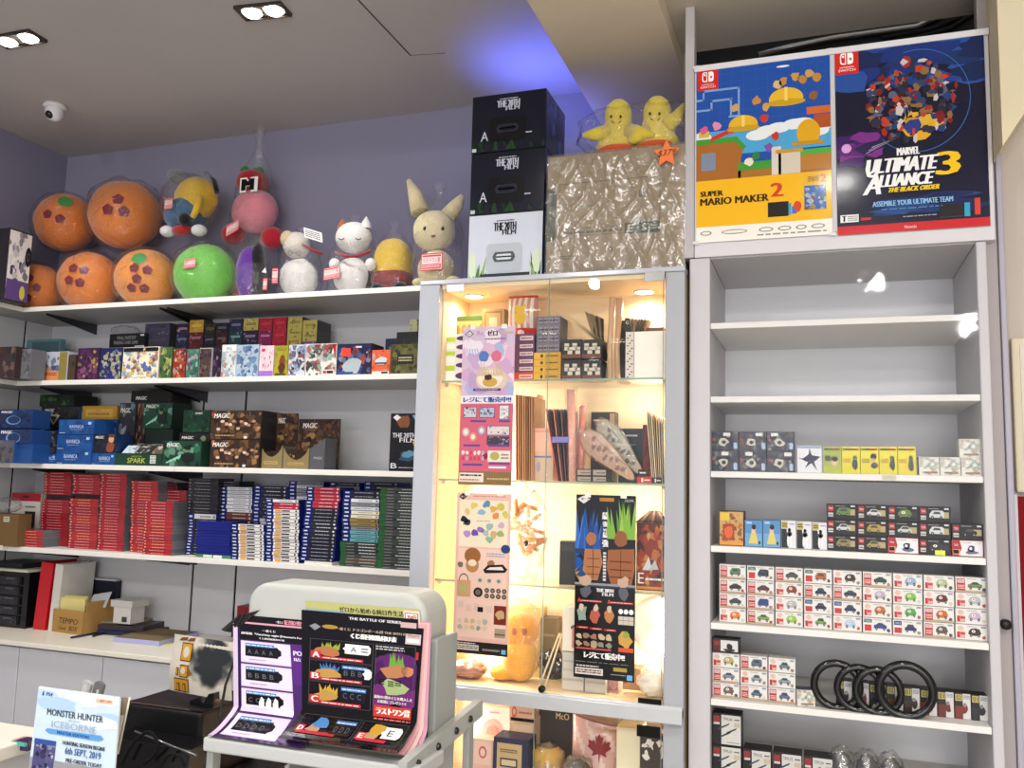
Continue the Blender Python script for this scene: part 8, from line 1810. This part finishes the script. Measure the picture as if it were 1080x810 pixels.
def kuji(m, fr):
    R_(m, fr, 0, 0, 1, 1, '#0f0e11', .5)
    for k in range(14): oval(m, fr, .80 + .12 * math.sin(k * 2.3), .56 + .14 * math.cos(k * 1.7), .14, .09, ['#4a1c54', '#6a2a6c', '#34143c', '#5a2464'][k % 4], 1 + k * .02, L, 14, .15, (.62, .3, .97, .8))
    pol(m, fr, [(.04, .94), (.09, .965), (.14, .94), (.09, .905)], '#8a8a90', 2, L); oval(m, fr, .22, .945, .07, .018, '#a88438', 2, L, 12)
    text(m, fr, '一番くじ ドラゴンボール超 THE 20TH FILM', .27, .925, .90, .95, '#b09c88', 2, L, 0, 1); text(m, fr, 'くじ券回収貼付け表', .40, .865, .78, .908, '#eeecea', 3, L, 0, 3)
    rect(m, fr, .86, .86, .985, .945, '#c8b8b8', 2, L); rect(m, fr, .87, .875, .975, .905, '#e8dcdc', 2.5, L); text(m, fr, '750円', .88, .915, .97, .94, '#8a3034', 3, L)
    R_(m, fr, .955, .74, .975, .80, '#b8303a', 2)
    fine(m, fr, .62, .79, .86, .83, '#b8b4b8', 2, 3, 2, L)
    ln = '#5c5a5e'
    def cell(u0, v0, u1, v1):
        for a in ((u0, v0, u1, v0 + .002), (u0, v1 - .002, u1, v1), (u0, v0, u0 + .003, v1), (u1 - .003, v0, u1, v1)): R_(m, fr, *a, ln, 1.5)
    rows = [(.66, .835, 'A', '#8aa03c', '#b07048'), (.485, .655, 'B', '#3f6fb0', '#b89048'), (.29, .48, 'C', '#c8a034', '#b89048')]
    for v0, v1, s_, ca, cb in rows:
        cell(.05, v0, .60, v1); h = v1 - v0
        rgx = random.Random(ord(s_))
        for k in range(7): pol(m, fr, [(.15 + .02 * k, v0 + h * .55), (.19 + .02 * k, v0 + h * .55), (.16 + .025 * k + rgx.uniform(-.02, .02), v0 + h * rgx.uniform(.8, .97))], ca, 2 + k * .03, L)
        oval(m, fr, .22, v0 + h * .42, .12, h * .22, cb, 2.5, L, 10, .25, None, rgx)
        rect(m, fr, .07, v0 + h * .06, .52, v0 + h * .20, '#b83038', 3, L); fine(m, fr, .17, v0 + h * .09, .5, v0 + h * .17, '#f0dcd8', 1, 2, 3.5, L); rect(m, fr, .06, v0 + h * .08, .15, v0 + h * .42, '#c83438', 3, L); text(m, fr, s_, .075, v0 + h * .12, .135, v0 + h * .38, '#f4e8e4', 4, L, 0, 2)
        if s_ == 'A': tick(m, fr, .36, v0 + h * .42, .58, v0 + h * .88, '#eceae6', 4); text(m, fr, 'A', .41, v0 + h * .52, .46, v0 + h * .76, '#3a3c40', 5, L); fine(m, fr, .5, v0 + h * .5, .56, v0 + h * .78, '#6a6c70', 2, 3, 5, L)
        else:
            stub(m, fr, .34, v0 + h * .26, .56, v0 + h * .88, 3, s_)
            if s_ == 'B': tick(m, fr, .54, v0 + h * .3, .60, v0 + h * .8, '#eceae6', 5)
    cell(.62, .30, .95, .84)
    rgx = random.Random(5)
    for k in range(9): pol(m, fr, [(.74 + .012 * k, .66), (.78 + .012 * k, .66), (.74 + .015 * k + rgx.uniform(-.02, .02), rgx.uniform(.72, .79))], '#6a9a3c', 2 + k * .03, L)
    oval(m, fr, .79, .62, .12, .055, '#b07850', 2.6, L, 9, .2, None, rgx); oval(m, fr, .80, .50, .10, .06, '#9cae78', 2.4, L, 9, .3, None, rgx); oval(m, fr, .90, .63, .05, .04, '#c08058', 2.6, L, 8, .2, None, rgx)
    for a, b in ((.66, .56), (.74, .55), (.8, .56)): fine(m, fr, a, b - .05, a + .05, b, '#14121c', 3, 2, 4, L)
    text(m, fr, '最後の1個のくじを購入した', .63, .40, .95, .425, '#e8e4e2', 4, L, 0, 1); text(m, fr, 'お客様にプレゼント!!', .66, .365, .90, .39, '#e8e4e2', 4, L, 0, 1)
    rect(m, fr, .63, .255, .95, .345, '#c83a34', 3, L); text(m, fr, 'ラストワン賞', .65, .275, .93, .33, '#f4ecd8', 4, L, 0, 3); fine(m, fr, .64, .225, .95, .245, '#d8706a', 1, 3, 4, L)
    for u0, u1, s_, ca in ((.05, .56, 'D', '#4f86c0'), (.58, .96, 'E', '#c89a34')):
        cell(u0, .06, u1, .215); oval(m, fr, u0 + (u1 - u0) * .38, .165, .075, .04, ca, 2.5, L, 9, .25, None, rgx); oval(m, fr, u0 + (u1 - u0) * .30, .12, .06, .03, '#b89070', 2.4, L, 9, .25, None, rgx)
        rect(m, fr, u0 + .03, .075, u0 + (u1 - u0) * .72, .10, '#b83038', 3, L); rect(m, fr, u0 + .01, .085, u0 + .08, .14, '#c83438', 3, L); text(m, fr, s_, u0 + .025, .095, u0 + .065, .13, '#f4e8e4', 4, L, 0, 2)
        if s_ == 'D': stub(m, fr, .36, .09, .54, .195, 3, 'D')
        else: tick(m, fr, .79, .11, .94, .19, '#eceae6', 4); text(m, fr, 'E', .83, .13, .875, .17, '#3a3c40', 5, L)
curved('topmost black game sheet with prize rows A to E on the stand', (322, 447), (293, 416), 652, SY - .009, 1.695, '#0f0e11', kuji, zs + .022, group=gp)
def purple(m, fr):
    R_(m, fr, 0, 0, 1, 1, '#4a2a68', .5); R_(m, fr, .0, 0, .06, 1, '#d4c0dc', .8); R_(m, fr, .055, 0, .085, 1, '#2a1a48', .9); R_(m, fr, .085, .86, 1, 1, '#141216', 1)
    text(m, fr, '一番くじ', .36, .945, .52, .965, '#eceaec', 2, L, 0, 1); text(m, fr, '劇場版「Fate/stay night [Heaven\'s Feel]」', .10, .905, .88, .93, '#eceaec', 2, L, 0, 1); text(m, fr, 'くじ券回収貼付け表', .32, .875, .62, .892, '#eceaec', 2, L, 0, 1)
    R_(m, fr, .70, .50, 1, .855, '#5a2a80', 1); text(m, fr, 'POP', .72, .76, .86, .80, '#e8e0ec', 2, L, 0, 2); text(m, fr, '貼', .72, .71, .80, .74, '#e8e0ec', 2, L, 0, 1)
    for k, (v0, v1) in enumerate(((.655, .85), (.44, .64), (.225, .425), (.03, .21))):
        R_(m, fr, .095, v0, .69, v1, '#dcc8e4', 2); h = v1 - v0; R_(m, fr, .10, v0 + h * .06, .68, v0 + h * .94, '#e6d8ea', 2.4)
        R_(m, fr, .15, v0 + h * .30, .54, v0 + h * .80, '#17161c', 3); R_(m, fr, .15, v0 + h * .76, .50, v0 + h * .90, '#4f84b8', 3.4); fine(m, fr, .16, v0 + h * .78, .49, v0 + h * .87, '#d8e4f0', 1, k, 3.8, L)
        for q in range(4): text(m, fr, 'ABCD'[k], .18 + .085 * q, v0 + h * .42, .225 + .085 * q, v0 + h * .62, '#6a6a74', 4, L)
        if k == 2:
            for q in range(3): pol(m, fr, [(.30 + .08 * q, v0 + h * .2), (.36 + .08 * q, v0 + h * .2), (.36 + .08 * q, v0 + h * .6), (.33 + .08 * q, v0 + h * .7), (.30 + .08 * q, v0 + h * .45)], '#eef0f2', 4.5, L)
        pol(m, fr, [(.54, v0 + h * .36), (.58, v0 + h * .46), (.58, v0 + h * .66), (.54, v0 + h * .76)], '#17161c', 3, L)
        fine(m, fr, .2, v0 + h * .12, .4, v0 + h * .2, '#a890b8', 1, k, 4, L)
def prow(m, fr): text(m, fr, '一番くじ', .5, .955, .6, .975, '#e8e0e0', 2, L, 0, 1); text(m, fr, 'RE:ZERO MEMORIES', .62, .95, .96, .985, '#d8909c', 2, L, 0, 2); rect(m, fr, .08, .93, 1, .945, '#d8a0b0', 2, L)
curved('black sheet with pink print behind the purple sheet, left side of the stand', (252, 330), (240, 325), 648, SY - .002, 1.735, '#151317', prow, zs + .002, group=gp)
curved('purple game sheet with four rows of ticket strips, left on the stand', (246, 333), (219, 318), 657, SY - .0045, 1.70, '#4a2a68', purple, zs + .004, group=gp)
# dark curled leaf sticking out at the left of the stand
m = MB(); ca, cb, cc_, cd = P(233, 664, SY + .02), P(250, 650, SY - .006), P(275, 643, SY - .006), P(246, 667, SY - .006)
m.grid(lambda u, v: ca.lerp(cb, u).lerp(cd.lerp(cc_, u), v) + Vector((0, -.008 * math.sin(3.14 * v), 0)), 6, 4, '#1c191a', 'poster')
tag(m.build('curled_leaf'), 'dark curled sheet corner sticking out left of the purple sheet', 'sheet')

# --- scorched-look poster with gold lettering left of the stand
Y0 = 1.98
xl, xr = XA(176, Y0, CZ - .48), XA(247, Y0, CZ - .48); z1, z0 = ZA(670, Y0, xl), ZA(729, Y0, xl)
t = thing('smoky_poster', 'pale poster with a dark smoky cloud and upright gold letters', 'poster', ((xl + xr) / 2, Y0, z0))
def sf(u, v, e): return Vector((xl + (xr - xl) * u, Y0 - .012 * math.sin(math.pi * u) - .02 * (1 - u) ** 4 * -1 - e - .006 * math.sin(v * 5), z0 + (z1 - z0) * v + .004 * math.sin(u * 4)))
fr = Fr(fn=sf); m = MB(); 
def smoke(u, v):
    d = math.hypot((u - .70) / .34, (v - .62) / .52) + .45 * noise.noise(Vector((u * 5, v * 4, 2))) + .2 * noise.noise(Vector((u * 14, v * 10, 5)))
    k = min(max((1.12 - d) / .62, 0), 1); k = k * k * (3 - 2 * k)
    return '#%02x%02x%02x' % tuple(int(a + (b - a) * k) for a, b in ((214, 46), (207, 50), (192, 54)))
m.grid(lambda a, b: sf(a, b, 0), 60, 44, smoke, 'matte'); m.grid(lambda a, b: sf(1 - a, b, -.001), 18, 4, '#cfc9b9', 'matte')
def gold(u, v, w, h, l):
    pol(m, fr, [(u, v), (u + w, v), (u + w, v + h), (u, v + h)], '#6a3a18', l, 'matte'); pol(m, fr, [(u + .012, v + .02), (u + w - .012, v + .02), (u + w - .012, v + h - .02), (u + .012, v + h - .02)], '#c8962c', l + .5, 'matte')
gold(.22, .56, .19, .32, 5); oval(m, fr, .315, .72, .055, .10, '#cfc8b4', 7, 'matte', 14)
gold(.24, .28, .15, .22, 5); oval(m, fr, .31, .40, .045, .06, '#cfc8b4', 7, 'matte', 12); pol(m, fr, [(.39, .30), (.46, .36), (.39, .46)], '#8a5a20', 6, 'matte')
gold(.14, .02, .27, .24, 5); gold(.20, .02, .05, .16, 7); gold(.31, .02, .05, .16, 7); gold(.17, .30, .05, .14, 5)
for a in ((.14, .9, .30, .98), (.30, .90, .42, .985)): pol(m, fr, [(a[0], a[1]), (a[2], a[1] + .02), (a[2] + .02, a[3]), (a[0] + .05, a[3] - .02)], '#7a4a20', 5, 'matte')
m.build('sheet', t)
tag(MB().tube([P(236, 790, 1.93), P(232, 755, 1.93), P(238, 722, 1.94), P(250, 690, 1.95), P(262, 672, SY + .03)], .0035, '#26282a', 'gloss', 8).build('thin_cable'), 'thin dark cable curving up left of the white stand', 'cable')

# --- black equipment under the poster
FZ = ZA(776, 1.55, XA(15, 1.55, CZ - .6))              # foreground counter top
t = thing('counter_printer', 'black till printer with a dark red sheen on its lid', 'printer', (XA(172, 1.95, CZ - .7), 1.95, FZ - .18))
xl, xr = XA(127, 1.90, CZ - .62), XA(212, 1.90, CZ - .62); zt_ = ZA(741, 1.90, xl)
bev(MB().box(xl, xr, 1.90, 2.14, FZ - .18, zt_, '#0b0b0c', 'card').build('body', t), .010, 3)
zl = ZA(726, 2.1, XA(160, 2.1, CZ - .55))
m = MB(); a = [(xl + .006, 1.905, zt_ + .001), (xr - .006, 1.905, zt_ + .001), (xr - .006, 2.13, zl), (xl + .03, 2.13, zl)]
m.poly(a, '#2a1113', 'gloss'); m.poly([Vector(p) - Vector((0, 0, .004)) for p in a[::-1]], '#140c0d', 'gloss'); m.poly([(xl + .006, 1.905, zt_ + .001), (xl + .03, 2.13, zl), (xl + .03, 2.13, zt_)], '#140c0d', 'gloss'); m.poly([(xr - .006, 1.905, zt_ + .001), (xr - .006, 2.13, zt_), (xr - .006, 2.13, zl)], '#140c0d', 'gloss')  # brown-red sheen painted into the lid's top colour
m.build('lid', t)
q = P(180, 727, 2.05); MB().box(q.x - .012, q.x + .02, 2.05, 2.07, zl - .002, zl + .012, '#b8b8ba', 'gloss').build('paper_slip', t)
m = MB().box(xl + .05, xr + .05, 1.80, 1.90, FZ - .18, ZA(775, 1.8, xl), '#111012', 'gloss'); m.tube([P(142, 771, 1.795), P(207, 797, 1.795)], .003, '#4a4a4e', 'gloss', 6); bev(m.build('drawer_front', t), .006)
PRN = t
for k, (pts, lab) in enumerate(((((128, 806), (140, 784), (158, 772), (166, 790), (150, 808)), 'black cable looping in front of the till printer, outer loop'), (((170, 808), (178, 796), (190, 798), (196, 810)), 'black cable looping in front of the till printer, small loop'))):
    P3 = [P(x, y, 1.78) for x, y in pts]; sm = []
    for i in range(len(P3) - 1):
        for j in range(6):
            a_, b_ = P3[max(i - 1, 0)], P3[min(i + 2, len(P3) - 1)]; w = j / 6
            h0 = 2 * w ** 3 - 3 * w ** 2 + 1; h1 = w ** 3 - 2 * w ** 2 + w; h2 = -2 * w ** 3 + 3 * w ** 2; h3 = w ** 3 - w ** 2
            sm.append(P3[i] * h0 + (P3[i + 1] - a_) * .5 * h1 + P3[i + 1] * h2 + (b_ - P3[i]) * .5 * h3)
    MB().tube(sm, .004, '#101011', 'matte', 8).build('cable', PRN)
t = thing('monitor_arm', 'black hinged bracket arm between the printer and the white stand', 'bracket', P(215, 790, 1.95))
def plate(pts, y, th, name, col='#131315'):
    q = [P(x, py, y) for x, py in pts]; m = MB().poly(q[::-1], col, 'gloss'); m.poly([p + Vector((0, th, 0)) for p in q], col, 'gloss')
    for i in range(len(q)): j = (i + 1) % len(q); m.poly([q[i], q[j], q[j] + Vector((0, th, 0)), q[i] + Vector((0, th, 0))], col, 'gloss')
    return m.build(name, t)
plate([(200, 739), (212, 735), (216, 743), (205, 751), (200, 748)], 1.96, .02, 'arm_link')
plate([(208, 737), (211, 736), (223, 762), (214, 765)], 1.955, .02, 'arm_link')
plate([(220, 732), (226, 731), (222, 775), (212, 765), (214, 742)], 1.95, .03, 'upright_plate')
plate([(200, 764), (209, 760), (220, 770), (222, 812), (196, 812)], 1.945, .03, 'base_plate')
tag(bev(MB().box(xl - .03, xr + .08, 1.70, 2.2, FZ - .20, FZ - .1805, '#0d0d0e', 'paint').box(xl - .02, xr + .07, 1.72, 2.18, 0, FZ - .2005, '#0d0d0e', 'paint').build('low_counter'), .003), 'dark low counter carrying the black till printer', 'counter')
# --- foreground counter with the standing card sign
m = MB().box(-1.9, XA(33, 1.55, FZ), .9, 1.62, FZ - .03, FZ, '#dcd8cc', 'paint'); m.box(-1.85, XA(33, 1.55, FZ) - .03, .95, 1.58, 0, FZ - .031, '#c8c8ca', 'paint')
tag(bev(m.build('sales_counter'), .004), 'white sales counter corner in the foreground with the card sign on it', 'counter')
Ys = 1.50
tl_, tr_ = P(41, 724, Ys), P(126.5, 735.5, Ys - .01)
dn = P(30, 812, Ys - .055) - tl_
t = thing('card_sign', 'pale blue standing card sign reading MONSTER HUNTER ICEBORNE', 'sign', (tl_.x, Ys, FZ))
ux = tr_ - tl_; k_ = (FZ + .001 - tl_.z) / dn.z; dn = dn * k_
lo = tl_ + dn
fr = Fr(lo, ux, -dn); fr.w = fr.h = 1
m = MB(); c4 = [fr.at(*q, 0) for q in ((0, 0), (1, 0), (1, 1), (0, 1))]; m.poly(c4, '#c2d4e4', 'card')
bk = [p + Vector((0, .004, 0)) for p in c4]; m.poly(bk[::-1], '#8a8070', 'card')
for i in range(4): j = (i + 1) % 4; m.poly([bk[i], bk[j], c4[j], c4[i]], '#d8dce0', 'card')
rgx = random.Random(8)
for k in range(16): oval(m, fr, rgx.random(), .55 + .45 * rgx.random(), .25, .10, rgx.choice(['#b4cce4', '#cfdfec', '#c4d8e8', '#a8c4e0', '#d4e2ec']), 1 + k * .02, 'card', 12, .2, (.0, .3, 1, 1), rgx)
# v range of the visible part: the sheet's top quarter metre
vt = 1.0; H_ = (-dn).length; vv = lambda mm: 1 - mm / H_
def trow(s_, u0, u1, a, b, c, bold=1, l=4): text(m, fr, s_, u0, vv(b), u1, vv(a), c, l, 'card', 0, bold)
hS = (P(33, 786, Ys - .03) - tl_).length
U = hS / 62.0                                             # metres per photo pixel down the sheet
trow('PS4', .115, .19, 5 * U, 9 * U, '#3a5a8c'); pol(m, fr, [(.06, vv(9 * U)), (.085, vv(9 * U)), (.085, vv(6 * U)), (.072, vv(3.5 * U)), (.066, vv(8 * U))], '#23407a', 4, 'card')
rect(m, fr, .72, vv(9 * U), .93, vv(4 * U), '#e8d0b8', 3, 'card'); trow('CAPCOM', .74, .91, 5 * U, 8 * U, '#b8642c')
trow('MONSTER HUNTER', .15, .83, 22 * U, 29 * U, '#3a4450', 1); trow('WORLD', .42, .56, 31 * U, 32.5 * U, '#6a7c8c', 0)
trow('ICEBORNE', .22, .76, 34 * U, 41 * U, '#9fb4c8', 1)
pol(m, fr, [(.17, vv(43 * U)), (.82, vv(42 * U)), (.86, vv(45.5 * U)), (.80, vv(48 * U)), (.2, vv(48 * U)), (.15, vv(45.5 * U))], '#5a98d0', 3, 'card'); trow('MASTER EDITION', .3, .68, 44 * U, 47 * U, '#1f3f8c', 1)
trow('HUNTING SEASON BEGINS', .38, .88, 53 * U, 57 * U, '#2a3038', 1); trow('6th SEPT, 2019', .42, .84, 59 * U, 67 * U, '#2f5c94', 1); trow('PRE-ORDER TODAY', .44, .86, 70 * U, 74 * U, '#2a3038', 1)
art(m, fr, (.04, vv(98 * U), .30, vv(55 * U)), ['#4a4a78', '#6a6a98', '#2c2c50', '#b8b0cc', '#d8d4e0', '#1c1c34'], 16, 12, 3, 'card'); rect(m, fr, .04, vv(60 * U), .30, vv(55 * U), '#2a4f94', 5.2, 'card')
m.build('card_face', t)
e0, e1 = tr_, tr_ + Vector((.014, .012, -.002)); b0, b1 = P(113, 812, Ys + .03), P(121, 812, Ys + .05)
k0 = (FZ + .001 - e0.z) / (b0 - e0).z; k1 = (FZ + .001 - e1.z) / (b1 - e1).z
l0, l1 = e0 + (b0 - e0) * k0, e1 + (b1 - e1) * k1
m = MB().poly([e0, l0, l1, e1], '#8f8472', 'card'); m.poly([p + Vector((-.001, .003, 0)) for p in (e1, l1, l0, e0)], '#d8d2c2', 'card'); m.tube([e1, l1], .002, '#e0dccc', 'matte', 6); m.build('easel_back', t)
for k, (a, b, c, lab) in enumerate(((79, 728, '#b8bcc0', 'pale grey rounded plate standing behind the card sign'), (92, 729, '#6f7274', 'dark grey rounded plate standing behind the card sign'))):
    c_ = P(a, b, 1.58); w, h = .0125, .026; pts = []
    for cx_, cz_, a0 in ((w - .008, h - .008, 0), (-w + .008, h - .008, 90)):
        for q in range(6): an = math.radians(a0 + 18 * q); pts.append((cx_ + .008 * math.cos(an), cz_ + .008 * math.sin(an)))
    pts += [(-w, FZ - c_.z + .001), (w, FZ - c_.z + .001)]
    m = MB().prism([(c_.x + x, c_.z + z) for x, z in pts[::-1]], 1.58, 1.588, c, 'gloss'); f2 = Fr((c_.x, 1.58, c_.z), (1, 0, 0), (0, 0, 1))
    if k == 0: oval(m, f2, 0, .004, .008, .016, '#d4d8da', 1, 'gloss', 14)
    else: oval(m, f2, .002, .006, .004, .005, '#d4d4d4', 1, 'gloss', 12)
    m.turn(math.radians(14), (c_.x, 1.58, FZ), 'Y'); tag(m.build('grey_plate'), lab, 'plate')
# pink and purple pack left of the sign
q0, q1 = P(13, 790, 1.53), P(31, 784, 1.53)
t = thing('controller_pack', 'pink, purple and teal plastic pack at the left of the card sign', 'pack', (q0.x, 1.53, FZ))
bev(MB().box(q0.x, q0.x + .012, 1.52, 1.56, FZ + .0005, q0.z, '#d8546c', 'gloss').build('pink_case', t), .005, 3)
MB().box(q0.x + .012, q1.x + .004, 1.522, 1.556, FZ + .0005, q0.z + .003, '#3c2450', 'gloss').build('purple_insert', t)
MB().box(q0.x + .010, q1.x + .004, 1.515, 1.521, FZ + .0005, FZ + .001 + (q0.z - FZ) * .35, '#4fb09c', 'gloss').build('teal_edge', t)
